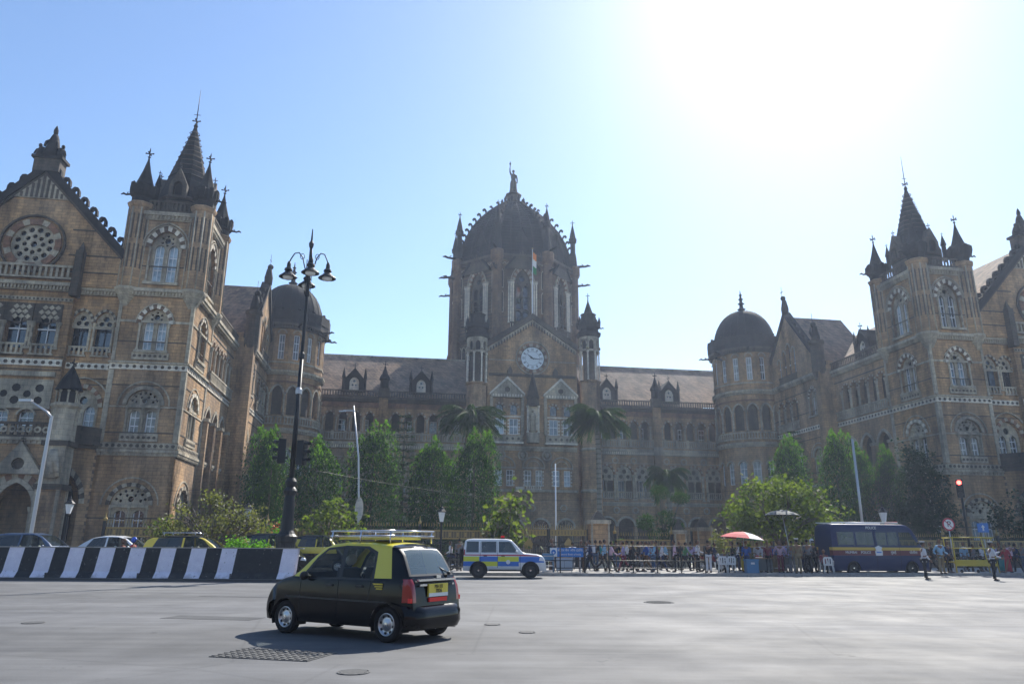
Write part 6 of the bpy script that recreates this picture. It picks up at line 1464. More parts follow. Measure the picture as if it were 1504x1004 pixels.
# ---- white, blue and yellow police jeep
def jeep():
    L, Wd = 3.9, 1.78
    tp = [(0,.70),(.012,1.0),(.03,1.5),(.06,1.68),(.15,1.76),(.4,1.80),(2.0,1.80),(2.25,1.76),(2.5,1.52),(2.75,1.24),(2.88,1.16),(3.5,1.10),(3.72,1.04),(3.82,.92),(3.87,.75),(3.9,.5)]
    g_ = 'car_glass_dark'
    rg = [
     ('side', [(-.05,1.03),(3.75,1.0),(3.8,1.02),(2.9,1.07),(-.05,1.07)], 's_red', None, .4),
     ('side', [(-.05,.76),(.75,.76),(.75,.98),(-.05,.98)], 's_yellow', None, .4),
     ('side', [(.75,.76),(1.62,.76),(1.62,.98),(.75,.98)], 's_blue', None, .4),
     ('side', [(1.62,.76),(2.6,.76),(2.6,.98),(1.62,.98)], 's_yellow', None, .4),
     ('side', [(2.6,.72),(3.8,.72),(3.75,.98),(2.6,.98)], 's_blue', None, .4),
     ('side', [(-.05,.55),(.75,.55),(.75,.76),(-.05,.76)], 's_blue', None, .4),
     ('side', [(.75,.55),(1.62,.55),(1.62,.76),(.75,.76)], 's_yellow', None, .4),
     ('side', [(1.62,.55),(2.6,.55),(2.6,.76),(1.62,.76)], 's_blue', None, .4),
         ('side', [(.12,1.16),(.72,1.16),(.72,1.66),(.16,1.66)], g_, 'window', .5), ('side', [(.84,1.16),(1.55,1.16),(1.55,1.66),(.84,1.66)], g_, 'window', .5),
     ('side', [(1.66,1.16),(2.56,1.16),(2.26,1.60),(2.16,1.66),(1.66,1.66)], g_, 'window', .5),
     ('end', [(-.68,1.2),(.68,1.2),(.6,1.7),(-.6,1.7)], g_, 'windscreen', (2.2,2.85)), ('end', [(-.62,1.2),(.62,1.2),(.56,1.64),(-.56,1.64)], g_, 'rear_window', (-.1,.14)),
     ('side', [(-.05,1.05),(.09,1.05),(.09,1.3),(-.05,1.3)], 'tail_red', 'tail_light', .5), ('side', [(3.55,.8),(3.86,.78),(3.82,.98),(3.6,1.0)], 'lens_clear', 'headlight', .5),
     ('side', [(.785,.45),(.80,.45),(.80,1.64),(.785,1.64)], 'rubber', None, .4), ('side', [(1.60,.45),(1.615,.45),(1.615,1.64),(1.60,1.64)], 'rubber', None, .4), ('side', [(2.66,.45),(2.675,.45),(2.675,1.1),(2.66,1.1)], 'rubber', None, .4)]
    t = make_car('police_jeep', 'white police jeep with blue and yellow checks and a red beacon parked at the kerb', 'jeep', (-2.25, 36.4, 0), R(2), L*.95 if 0 else L, Wd, tp, 1.07, .34, 'p_white', rg, (.72, 3.15), .36, .22, rimmat='plastic', tumble=.14, corner=.10, nose=.2)
    add_part(t, 'beacon', lambda m: (m.box(1.75, 1.95, -.45, .45, 1.79, 1.83, 'plastic'), m.box(1.77, 1.93, -.42, .42, 1.83, 1.93, 'tail_bright')))
    sw = empty('spare_wheel', (-.10, 0, 1.0), 0, parent=t); m = MB(); m.T = Matrix.Rotation(PI/2, 4, 'Y'); m.lathe([(.001,-.1),(.22,-.1),(.34,-.08),(.36,0),(.34,.08),(.2,.09)], 0, 0, 20, 'rubber', smooth=True, cap=False); m.build('tyre', sw)
    add_part(t, 'emblem', lambda m: m.plate(circ(2.1, .74, .10, 12), [], -.905, -.885, 'plate_white', True))
    for s in (1, -1): add_part(t, 'sill_bar', lambda m: m.box(1.2, 2.7, min(s*.8,s*.9), max(s*.8,s*.9), .34, .40, 'plastic'))
    for x in (.95, 1.78): add_part(t, 'door_handle', lambda m: m.box(x, x+.16, -.915, -.88, .99, 1.03, 'plastic'))
    mirror_part(t, L, 2.5, 1.2, .84, 'p_white')
jeep()
# ---- navy police van
def van():
    L, Wd = 5.9, 2.0
    tp = [(0,1.0),(.012,1.8),(.03,2.5),(.08,2.72),(.2,2.80),(4.6,2.80),(4.85,2.73),(5.05,2.56),(5.3,2.14),(5.55,1.62),(5.7,1.38),(5.82,1.2),(5.87,1.0),(5.9,.6)]
    g_ = 'car_glass_dark'; rg = [('side', [(-.05,1.34),(5.9,1.34),(5.9,1.50),(-.05,1.50)], 's_gold', None, .5), ('side', [(-.05,1.06),(5.9,1.06),(5.9,1.34),(-.05,1.34)], 's_maroon', None, .5)]
    for a, b in ((.35,1.35),(1.48,2.52),(2.72,3.35),(3.42,4.05)): rg.append(('side', [(a,1.62),(b,1.62),(b,2.34),(a,2.34)], g_, 'window', .5))
    rg += [('side', [(4.15,1.62),(5.30,1.62),(4.95,2.22),(4.85,2.34),(4.15,2.34)], 'car_glass', 'window', .5), ('end', [(-.85,1.62),(.85,1.62),(.78,2.5),(-.78,2.5)], 'car_glass', 'windscreen', (4.8,5.6)), ('side', [(.0,2.76),(4.6,2.76),(4.6,2.85),(0,2.85)], 'p_white', None, None),
      ('side', [(2.60,.3),(2.625,.3),(2.625,2.4),(2.60,2.4)], 'rubber', None, .5), ('side', [(4.08,.3),(4.10,.3),(4.10,2.4),(4.08,2.4)], 'rubber', None, .5)]
    t = make_car('police_van', 'long navy police van with gold and maroon waist bands', 'van', (17.9, 43.3, .0), R(9), L, Wd, tp, 1.5, .24, 'p_navy', rg, (1.15, 4.75), .37, .25, rimmat='plastic', arch_k=1.08, tumble=.06, corner=.16, nose=.2)
    for (s_, x, z, sz) in (('POLICE', 2.45, 2.56, .20), ('MUMBAI', 1.05, 1.22, .19), ('POLICE', 1.95, 1.22, .19), ('NEW DELHI', 0,0,0), ('VAN', 0,0,0)):
        if sz: text('lettering', s_, sz, 'plate_white', t, (x, -1.012 if z < 2 else -.965, z), (PI/2, 0, 0), .004)
    text('lettering', 'मुंबई', .2, 'plate_white', t, (3.65, -1.012, 1.22), (PI/2, 0, 0), .004); text('lettering', 'पोलीस', .2, 'plate_white', t, (4.9, -1.012, 1.22), (PI/2, 0, 0), .004)
    add_part(t, 'emblem', lambda m: (m.plate([(2.55,1.06),(2.95,1.06),(2.98,1.3),(2.9,1.36),(2.98,1.5),(2.75,1.6),(2.52,1.5),(2.6,1.36),(2.52,1.3)], [], -1.025, -1.0, 'plate_white', True), m.box(2.6,2.9,-1.03,-1.02,1.2,1.27,'s_blue')))
    add_part(t, 'beacon', lambda m: (m.box(4.35, 4.55, -.5, .5, 2.79, 2.84, 'plastic'), m.box(4.37, 4.53, -.45, .45, 2.84, 2.95, 'tail_bright')))
    add_part(t, 'roof_rail', lambda m: [m.tube([(.15,y,2.86),(4.3,y,2.86)], .03, 6, 'plate_white') for y in (-.8,.8)])
    mirror_part(t, L, 5.2, 1.75, .98)
van()
# ---- cars queuing behind the striped barrier
def sedan(label, base, x, y, rz, L=4.2, h=1.5, group='cars queuing behind the striped barrier', zb=.92, yellow=False, cat='car', rack_=False, long_=False):
    k = h/1.5
    tp = [(0,.62),(.012,.75),(.03,.88),(.08,.98),(.4,1.03*k),(.75,1.25*k),(1.1,1.42*k),(1.6,1.5*k),(2.2,1.49*k),(2.6,1.40*k),(3.0,1.15*k),(3.2,.99*k),(3.7,.90),(4.0,.80),(4.12,.68),(4.17,.58),(4.2,.45)]
    if long_: tp = [(0,.7),(.012,.9),(.03,1.1),(.08,1.2),(.2,1.34*k),(.45,1.44*k),(1.0,1.5*k),(2.2,1.5*k),(2.6,1.40*k),(3.0,1.16*k),(3.2,1.0*k),(3.7,.92),(4.0,.82),(4.12,.7),(4.17,.58),(4.2,.45)]
    s = L/4.2; tp = [(a*s, b) for a, b in tp]; r0 = .5 if long_ else .85
    rg = []
    if yellow: rg += [('sideall', [(.1*s,1.0),(.1*s,1.75),(3.0*s,1.75),(3.25*s,1.0)], 'p_taxiyellow', None, None)]
    rg += [('side', [(r0*s,1.0*k),(1.72*s,1.0*k),(1.72*s,1.42*k),(1.15*s if not long_ else .7*s,1.40*k)], 'car_glass_dark', 'window', .5), ('side', [(1.80*s,1.0*k),(2.98*s,1.0*k),(2.62*s,1.30*k),(2.4*s,1.42*k),(1.80*s,1.43*k)], 'car_glass', 'window', .5),
      ('end', [(-.66,1.04*k),(.66,1.04*k),(.56,1.42*k),(-.56,1.42*k)], 'car_glass', 'windscreen', (2.4*s,3.25*s)), ('end', [(-.62,1.06*k),(.62,1.06*k),(.54,1.38*k),(-.54,1.38*k)], 'car_glass_dark', 'rear_window', (.1*s,1.1*s)),
      ('side', [(-.05,.72),(.2,.72),(.16,.92),(-.05,.9)], 'tail_red', 'tail_light', .4), ('side', [(3.75*s,.66),(4.1*s,.62),(4.05*s,.74),(3.85*s,.80)], 'lens_clear', 'headlight', .4)]
    t = make_car('parked_car' if not yellow else 'taxi', label, cat, (x, y, 0), rz, L, 1.7, tp, zb*k, .22, base, rg, (.75*s, 3.35*s), .31, .19, group=group, tumble=.30)
    mirror_part(t, L, 2.85*s, 1.02*k, .78, base)
    if rack_: add_part(t, 'roof_rack', lambda m: ([m.tube([(.9,y_,h+.12),(2.6,y_,h+.12)], .02, 6, 'chrome') for y_ in (-.5,.5)], [m.tube([(x_,-.5,h+.12),(x_,.5,h+.12)], .02, 6, 'chrome') for x_ in (.9,1.5,2.1,2.6)], [m.tube([(x_,y_,h+.12),(x_,y_,h-.03)], .018, 5, 'chrome') for x_ in (1.0,2.5) for y_ in (-.5,.5)]))
    return t
sedan('dark blue hatchback with tinted windows, leftmost behind the striped barrier', 'p_blue', -25.0, 36.2, R(1), 4.6, 1.93, long_=True)
sedan('white saloon car just right of the dark blue hatchback', 'p_white', -22.4, 38.9, R(2), 4.6, 1.86)
sedan('yellow and black taxi with roof rack behind the striped barrier', 'p_black', -17.8, 37.0, R(1), 4.9, 1.86, yellow=True, cat='taxi', rack_=True, long_=True)
sedan('yellow-roofed black taxi half hidden by the lamp standard', 'p_black', -14.6, 41.2, R(4), 3.7, 2.05, yellow=True, cat='taxi', long_=True)
sedan('yellow-roofed taxi between the lamp standard and the foreground taxi', 'p_black', -12.2, 42.6, R(0), 3.4, 2.0, yellow=True, cat='taxi', long_=True)
# ------------------------------------------------------------------ people
for nm, c in (('skin', (.20,.105,.065)), ('hair', (.012,.010,.010)), ('cl_white', (.55,.55,.58)), ('cl_black', (.018,.018,.022)), ('cl_navy', (.02,.03,.075)), ('cl_sky', (.22,.38,.52)), ('cl_pink', (.50,.34,.42)), ('cl_khaki', (.20,.155,.09)), ('cl_grey', (.14,.14,.15)), ('cl_red', (.35,.03,.05)), ('cl_maroon', (.16,.03,.05)), ('cl_blue', (.03,.09,.30)), ('cl_jeans', (.05,.08,.14)), ('cl_yellow', (.5,.36,.05)), ('cl_teal', (.03,.2,.22)), ('cl_brown', (.11,.065,.04)), ('cl_lilac', (.32,.28,.45)), ('cl_green', (.06,.17,.08)), ('cap_white', (.5,.5,.52)), ('helmet_blue', (.02,.08,.45)), ('lip', (.17,.06,.05)), ('eye', (.02,.015,.015))):
    nmat(nm, c, .85 if nm not in ('helmet_blue',) else .25, spec=.25)
def skin_mesh(name, verts, edges, radii, root=0, sub=1):
    me = bpy.data.meshes.new(name); me.from_pydata(verts, edges, []); o = bpy.data.objects.new(name, me); COL.objects.link(o)
    o.modifiers.new('skin', 'SKIN'); 
    for i, r in enumerate(radii):
        d = me.skin_vertices[0].data[i]; d.radius = r if isinstance(r, tuple) else (r, r); d.use_root = (i == root)
    s = o.modifiers.new('sub', 'SUBSURF'); s.levels = sub; s.render_levels = sub
    bpy.context.view_layer.update(); ev = o.evaluated_get(bpy.context.evaluated_depsgraph_get()); m2 = bpy.data.meshes.new_from_object(ev)
    V = [v.co.copy() for v in m2.vertices]; F = [tuple(p.vertices) for p in m2.polygons]
    bpy.data.objects.remove(o); bpy.data.meshes.remove(m2); return V, F
def pose_joints(hipL=0, kneeL=0, hipR=0, kneeR=0, shL=0, elL=15, shR=0, elR=15, spread=8, lean=2, sit=False, torso_w=1.):
    """faces -y; angles in degrees, positive swings forward"""
    J = {}; pel = Vector((0,0,.93)); 
    def rot(v, ang): a = R(ang); return Vector((v.x, v.y*math.cos(a)+v.z*math.sin(a)*1, -v.y*math.sin(a)+v.z*math.cos(a)))
    def fwd(L_, ang): a = R(ang); return Vector((0, -math.sin(a)*L_, -math.cos(a)*L_))
    up = lambda L_: Vector((0, -math.sin(R(lean))*L_, math.cos(R(lean))*L_))
    J['pel'] = pel; J['sp'] = pel+up(.22); J['ch'] = pel+up(.40); J['nk'] = pel+up(.53); J['hd'] = pel+up(.60)
    for s, k, h, kn in ((1,'L',hipL,kneeL),(-1,'R',hipR,kneeR)):
        J['hip'+k] = pel+Vector((s*.095,0,-.04)); J['kn'+k] = J['hip'+k]+fwd(.42, h)+Vector((s*.01,0,0)); J['an'+k] = J['kn'+k]+fwd(.40, h-kn); J['to'+k] = J['an'+k]+Vector((s*.02,-.15,-.055)) 
    for s, k, a, e in ((1,'L',shL,elL),(-1,'R',shR,elR)):
        sh = pel+up(.46)+Vector((s*.185,0,0)); J['sh'+k] = sh; J['el'+k] = sh+fwd(.29, a)+Vector((s*.29*math.sin(R(spread)),0,0)); J['wr'+k] = J['el'+k]+fwd(.25, a+e)+Vector((s*.02,0,0)); J['hn'+k] = J['wr'+k]+fwd(.08, a+e)
    mn = min(J['anL'].z, J['anR'].z)-.075
    if not sit:
        for q in J: J[q] = J[q]-Vector((0,0,mn))
    else:
        for q in J: J[q] = J[q]-Vector((0,0,.93-.5))
    return J
def person_meshes(key, J, skirt=False):
    names = ['pel','sp','ch','nk','hd','hipL','knL','anL','toL','hipR','knR','anR','toR','shL','elL','wrL','hnL','shR','elR','wrR','hnR']; ix = {n: i for i, n in enumerate(names)}
    E = [('pel','sp'),('sp','ch'),('ch','nk'),('nk','hd'),('pel','hipL'),('hipL','knL'),('knL','anL'),('anL','toL'),('pel','hipR'),('hipR','knR'),('knR','anR'),('anR','toR'),('ch','shL'),('shL','elL'),('elL','wrL'),('wrL','hnL'),('ch','shR'),('shR','elR'),('elR','wrR'),('wrR','hnR')]
    rad = dict(pel=(.13,.095), sp=(.125,.09), ch=(.15,.105), nk=.05, hd=.055, shL=.058, shR=.058, elL=.038, elR=.038, wrL=.025, wrR=.025, hnL=(.034,.016), hnR=(.034,.016), hipL=.082, hipR=.082, knL=.052, knR=.052, anL=.036, anR=.036, toL=.03, toR=.03)
    def build(ns, infl, cut=None):
        loc = {n: i for i, n in enumerate(ns)}; ed = [(loc[a], loc[b]) for a, b in E if a in loc and b in loc]
        rr = [(tuple(x+infl for x in rad[n]) if isinstance(rad[n], tuple) else rad[n]+infl) for n in ns]
        return skin_mesh('sk', [tuple(J[n]) for n in ns], ed, rr)
    V, F = build(names, 0)
    mb = MB(); mb.add(V, F, 'skin', True)
    h = J['hd']+Vector((0,-.012,.125))
    mb.ball(tuple(h), (.078,.095,.118), 'skin', 14, 10); mb.ball((h.x, h.y-.055, h.z-.06), (.05,.045,.05), 'skin', 8, 6)
    mb.tube([(h.x,h.y-.088,h.z+.015),(h.x,h.y-.115,h.z-.02),(h.x,h.y-.09,h.z-.03)], [.008,.016,.012], 6, 'skin')
    for s in (1,-1):
        mb.ball((h.x+s*.079, h.y+.005, h.z-.005), (.012,.02,.03), 'skin', 6, 5); mb.ball((h.x+s*.03, h.y-.085, h.z+.018), (.013,.009,.008), 'eye', 6, 4)
        mb.box(h.x+s*.03-.018, h.x+s*.03+.018, h.y-.096, h.y-.085, h.z+.034, h.z+.042, 'hair')
    mb.box(h.x-.024, h.x+.024, h.y-.102, h.y-.09, h.z-.058, h.z-.048, 'lip')
    for k, s in (('L',1),('R',-1)):     # fingers and thumb
        w, hn = J['wr'+k], J['hn'+k]; d = (hn-w).normalized(); side = Vector((0,-1,0)) if abs(d.y) < .8 else Vector((0,0,1)); side = (side-d*side.dot(d)).normalized(); inn = side.cross(d)*s
        for i, ln in enumerate((.068,.078,.072,.056)):
            b = hn+side*(.027-.018*i)-d*.01; mb.tube([b, b+d*ln*.5+inn*.006, b+d*ln*.85+inn*.024, b+d*ln+inn*.036], [.0095,.009,.008,.006], 5, 'skin')
        b = w+side*.02+d*.015; mb.tube([b, b+d*.03+side*.028+inn*.01, b+d*.062+side*.030+inn*.02], [.012,.0105,.008], 5, 'skin')
    out = {'body': mb}
    # shirt: torso and sleeves, loose hem
    ns = ['pel','sp','ch','shL','elL','shR','elR']; V, F = build(ns, .018)
    lo = J['pel'].z-.10
    m = MB(); m.add(V, F, 'cl_white', True); V2, F2 = build(['elL','wrL'], .014); V3, F3 = build(['elR','wrR'], .014)
    m.add(V2, F2, 'cl_white', True); m.add(V3, F3, 'cl_white', True)
    nk = J['nk']; m.lathe([(.075,nk.z-.035),(.062,nk.z+.012),(.054,nk.z+.01)], nk.x, nk.y+.004, 10, 'cl_white', cap=False)
    p = J['pel']; m.lathe([(.165,p.z-.13),(.158,p.z-.04),(.150,p.z+.10)], p.x, p.y, 14, 'cl_white', smooth=True, cap=False, sy=.76); out['shirt'] = m
    m = MB()
    if skirt:
        m.lathe([(.20,.10),(.19,.4),(.17,.7),(.15,p.z),(.12,p.z+.1)], p.x, p.y, 16, 'cl_black', smooth=True, sy=.85)
    else:
        V, F = build(['pel','hipL','knL','anL','hipR','knR','anR'], .016); m.add(V, F, 'cl_black', True)
        for k in 'LR': a, b = J['kn'+k], J['an'+k]; m.tube([a.lerp(b,.1), a.lerp(b,.7), b-Vector((0,0,.0))], [.070,.062,.060], 9, 'cl_black')
    out['trousers'] = m
    m = MB()
    for k in 'LR':
        a, t_ = J['an'+k], J['to'+k]; c = a.lerp(t_, .5); c.z = min(a.z, t_.z)-.0; m.ball((c.x, c.y, c.z+.0), (.048,.135,.045), 'cl_black', 10, 6)
    out['shoes'] = m
    m = MB(); hh = h; n = 12
    prof = [(.082*math.sin(q), .126*math.cos(q)) for q in [PI*.62*j/6 for j in range(7)]]
    m.lathe([(max(r,.002), hh.z+z) for r, z in prof], hh.x, hh.y+.014, n, 'hair', smooth=True, cap=False, sy=1.15); out['hair'] = m
    return {k: v for k, v in out.items()}, h
POSES = {
 'stand': dict(shL=4, shR=-3, spread=7), 'stand2': dict(shL=10, shR=6, elL=70, elR=30, hipL=4, hipR=-4), 'walk': dict(hipL=26, kneeL=8, hipR=-18, kneeR=22, shL=-22, elL=20, shR=26, elR=30, lean=4),
 'walk2': dict(hipL=-20, kneeL=30, hipR=24, kneeR=6, shL=24, elL=35, shR=-20, elR=15, lean=4), 'hips': dict(shL=-18, elL=75, shR=-18, elR=75, spread=32), 'point': dict(shL=55, elL=55, shR=12, elR=60, hipL=3, hipR=-5),
 'carry': dict(shL=6, elL=80, shR=4, elR=80, hipL=14, kneeL=6, hipR=-10, kneeR=14), 'sit': dict(hipL=84, kneeL=86, hipR=80, kneeR=78, shL=28, elL=40, shR=22, elR=55, sit=True, lean=-4)}
PM = {}
def person(x, y, label, pose='stand', face=0, shirt='cl_white', trou='cl_black', h=1.68, hat=None, z=.13, bag=None, skirt=False, group=None, tie=False):
    key = (pose, skirt)
    if key not in PM:
        d, hc = person_meshes(key, pose_joints(**POSES[pose]), skirt)
        PM[key] = ({k: v.build('body' if k == 'body' else k) for k, v in d.items()}, hc); new = True
        for k, o in PM[key][0].items(): bpy.data.objects.remove(o, do_unlink=True) if False else COL.objects.unlink(o)
    D_, hc = PM[key]; s = h/1.72
    b = bpy.data.objects.new('person', D_['body'].data); COL.objects.link(b); b.location = (x, y, z); b.rotation_euler = (0,0,face); b.scale = (s,s,s); tag(b, label, 'person', group)
    cm = {'shirt': shirt, 'trousers': trou, 'shoes': 'cl_black', 'hair': 'hair'}
    for k in ('shirt','trousers','shoes','hair'):
        o = bpy.data.objects.new(k if not (k == 'trousers' and skirt) else 'skirt', D_[k].data); COL.objects.link(o); o.parent = b; o.material_slots[0].link = 'OBJECT'; o.material_slots[0].material = MATS[cm[k]]
    if hat == 'cap':
        m = MB(); m.lathe([(.094,hc.z+.055),(.096,hc.z+.085),(.125,hc.z+.12),(.115,hc.z+.14),(.01,hc.z+.145)], hc.x, hc.y+.008, 16, 'cap_white', smooth=False); m.lathe([(.097,hc.z+.056),(.098,hc.z+.08)], hc.x, hc.y+.008, 16, 'ink'); m.add([(hc.x+q*.09, hc.y-.085-(.055 if e else 0)*(1-q*q), hc.z+.06-(.015 if e else 0)) for e in (0,1) for q in (-1,-.5,0,.5,1)], [(i,i+1,6+i,5+i) for i in range(4)], 'ink'); m.build('cap', b)
    elif hat:
        m = MB(); m.ball((hc.x, hc.y+.01, hc.z+.035), (.125,.145,.145), hat, 14, 9); m.box(hc.x-.09, hc.x+.09, hc.y-.145, hc.y-.12, hc.z-.03, hc.z+.05, 'ink'); m.build('helmet', b)
    if tie: m = MB(); c = pose_joints(**POSES[pose]); p = c['nk']; m.add([(p.x-.02,p.y-.07,p.z),(p.x+.02,p.y-.07,p.z),(p.x+.035,p.y-.125,p.z-.33),(p.x,p.y-.125,p.z-.38),(p.x-.035,p.y-.125,p.z-.33)], [(0,1,2,3,4)], 'ink'); m.build('tie', b)
    if bag: m = MB(); m.box(-.13, .13, .12, .28, 1.02, 1.42, bag); m.tube([(-.1,.13,1.4),(-.11,-.1,1.45),(-.1,-.12,1.15)], .016, 5, bag); m.tube([(.1,.13,1.4),(.11,-.1,1.45),(.1,-.12,1.15)], .016, 5, bag); m.build('backpack', b)
    return b
def X(px, D): return (px-752)/1070*D*.963+.004*D   # lateral metres of a sight line near the ground
CROWD = 'pedestrians on the pavement before the gates'
for (px, D, pose, face, sh, tr, h, kw, lb) in (
 (672,41.5,'stand',170,'cl_grey','cl_black',1.66,{},'person in grey beside the rear of the police jeep'),
 (680,43.0,'walk',90,'cl_lilac','cl_jeans',1.62,{},'person in lilac shirt walking behind the police jeep'),
 (808,42.2,'stand2',20,'cl_black','cl_brown',1.66,{},'person in black standing left of the blue signboard'),
 (851,41.6,'stand',0,'cl_brown','cl_brown',1.62,{},'person in brown just right of the white notice board'),
 (864,41.2,'walk',-90,'cl_navy','cl_black',1.68,{'bag':'cl_white'},'person in navy jacket with white backpack walking left'),
 (872,43.6,'stand',150,'cl_black','cl_jeans',1.64,{},'person in black with jeans behind the navy jacket walker'),
 (884,42.6,'walk2',90,'cl_sky','cl_black',1.72,{},'person in light blue shirt walking right before the stone pier'),
 (894,41.4,'walk',90,'cl_pink','cl_black',1.62,{},'person in pale pink shirt striding right'),
 (913,41.6,'walk2',-90,'cl_lilac','cl_maroon',1.62,{},'person in lilac top and maroon trousers'),
 (925,41.2,'walk',100,'cl_black','cl_black',1.66,{},'person all in black striding right, the larger of two'),
 (934,42.3,'walk2',95,'cl_black','cl_grey',1.62,{},'person in black shirt and grey trousers striding right'),
 (947,42.8,'walk',-85,'cl_blue','cl_brown',1.64,{},'person in blue shirt and brown trousers'),
 (956,41.8,'stand2',-60,'cl_sky','cl_jeans',1.62,{'bag':'cl_maroon'},'person in light blue top with maroon backpack'),
 (968,42.6,'walk2',90,'cl_white','cl_navy',1.60,{},'person in white top and navy trousers mid stride'),
 (988,42.0,'stand',-100,'cl_pink','cl_black',1.64,{},'person in pink shirt standing alone before the gate pier'),
 (1003,44.0,'walk',90,'cl_green','cl_black',1.6,{},'person in green shirt farther back between the piers'),
 (1021,42.0,'stand2',60,'cl_white','cl_black',1.66,{},'person in white shirt and black trousers before the railing'),
 (1037,41.6,'stand',180,'cl_black','cl_white',1.66,{},'person in black top and white trousers seen from behind'),
 (1060,41.9,'sit',0,'cl_grey','cl_black',1.6,{'z':.13},'person in grey seated on a white plastic chair under the trees'),
 (1088,42.4,'stand',30,'cl_black','cl_yellow',1.66,{},'person in black top and mustard trousers under the striped umbrella'),
 (1093,41.6,'stand2',-20,'cl_blue','cl_navy',1.62,{'skirt':True},'person in blue top and long navy skirt beside the cool box'),
 (1109,42.6,'stand',10,'cl_white','cl_black',1.58,{},'person in white shirt right of the cool box'),
 (1117,43.6,'stand2',-30,'cl_white','cl_grey',1.62,{},'person in white shirt and grey trousers behind the stall'),
 (1124,42.0,'stand',0,'cl_maroon','cl_black',1.60,{},'person in maroon shirt right of the stall'),
 (1142,42.2,'hips',-10,'cl_pink','cl_maroon',1.66,{},'person in pink shirt with hands on hips'),
 (1152,42.6,'stand',20,'cl_lilac','cl_grey',1.66,{},'person in lilac shirt and grey trousers under the grey umbrella'),
 (1160,41.6,'stand2',160,'cl_grey','cl_grey',1.66,{},'person in grey uniform left of the khaki officer'),
 (1168,40.9,'stand',180,'cl_khaki','cl_khaki',1.74,{'hat':'cap'},'person in khaki police uniform seen from behind under the grey umbrella'),
 (1183,41.4,'stand2',175,'cl_grey','cl_black',1.74,{},'person in dark grey seen from behind right of the khaki officer'),
 (1190,42.9,'stand',0,'cl_black','cl_black',1.72,{'hat':'cap_white'},'person in black with a white helmet left of the police van'),
 (1206,41.6,'sit',-20,'cl_maroon','cl_black',1.6,{'z':.13},'person in maroon seated on a plastic chair by the van'),
 (1352,37.6,'stand2',80,'cl_white','cl_black',1.74,{'hat':'cap','z':0.0,'tie':True},'person in white shirt, black tie and peaked cap at the road edge left'),
 (1377,42.0,'hips',10,'cl_sky','cl_khaki',1.78,{},'person in light blue shirt and khaki trousers with hands on hips'),
 (1388,43.5,'stand',20,'cl_navy','cl_black',1.70,{},'person in navy standing left of the yellow barricade'),
 (1452,36.7,'point',80,'cl_white','cl_black',1.74,{'hat':'cap','z':0.0},'person in white shirt and peaked cap raising a forearm at the road edge right'),
 (1412,46.6,'stand','0','cl_sky','cl_grey',1.66,{},'person in light blue shirt behind the yellow barricade'),
 (1438,46.8,'stand2',30,'cl_white','cl_black',1.62,{},'person in white top behind the right end of the yellow barricade'),
 (1466,44.5,'stand',-90,'cl_black','cl_teal',1.66,{'skirt':True},'person in black top and teal skirt right of the barricade'),
 (1474,43.5,'walk',-80,'cl_red','cl_red',1.60,{'skirt':True},'person in a red dress walking near the right edge'),
 (1487,44.5,'walk2',90,'cl_navy','cl_black',1.66,{},'person in navy walking right near the frame edge'),
 (1498,44.0,'stand',90,'cl_grey','cl_jeans',1.64,{},'person in grey top and jeans at the right frame edge'),
): person(X(px, D), D, lb, pose, R(float(face)), sh, tr, h, **({'group': CROWD} | kw))
for (px, D, hat, sh, lb, h) in ((178,37.4,'cl_brown','cl_maroon','with brown helmet showing above the striped barrier',1.60),(193,37.0,'helmet_blue','cl_red','with bright blue helmet and red shirt above the barrier',1.66)):
    person(X(px, D), D, 'person '+lb, 'stand', R(90), sh, 'cl_black', h, hat=hat, z=0)
for (px, D, sh, lb) in ((342,43,'cl_navy','person in navy on the pavement behind the barrier, leftmost of four'),(352,45.5,'cl_grey','person in grey behind the barrier beside the person in navy'),(363,44.2,'cl_maroon','person in maroon behind the barrier left of the green bush'),(372,45.4,'cl_lilac','person in lilac behind the green median bush')):
    person(X(px, D), D, lb, 'stand2', R(px*7), sh, 'cl_black', 1.68, z=.13 if D > 44 else 0)

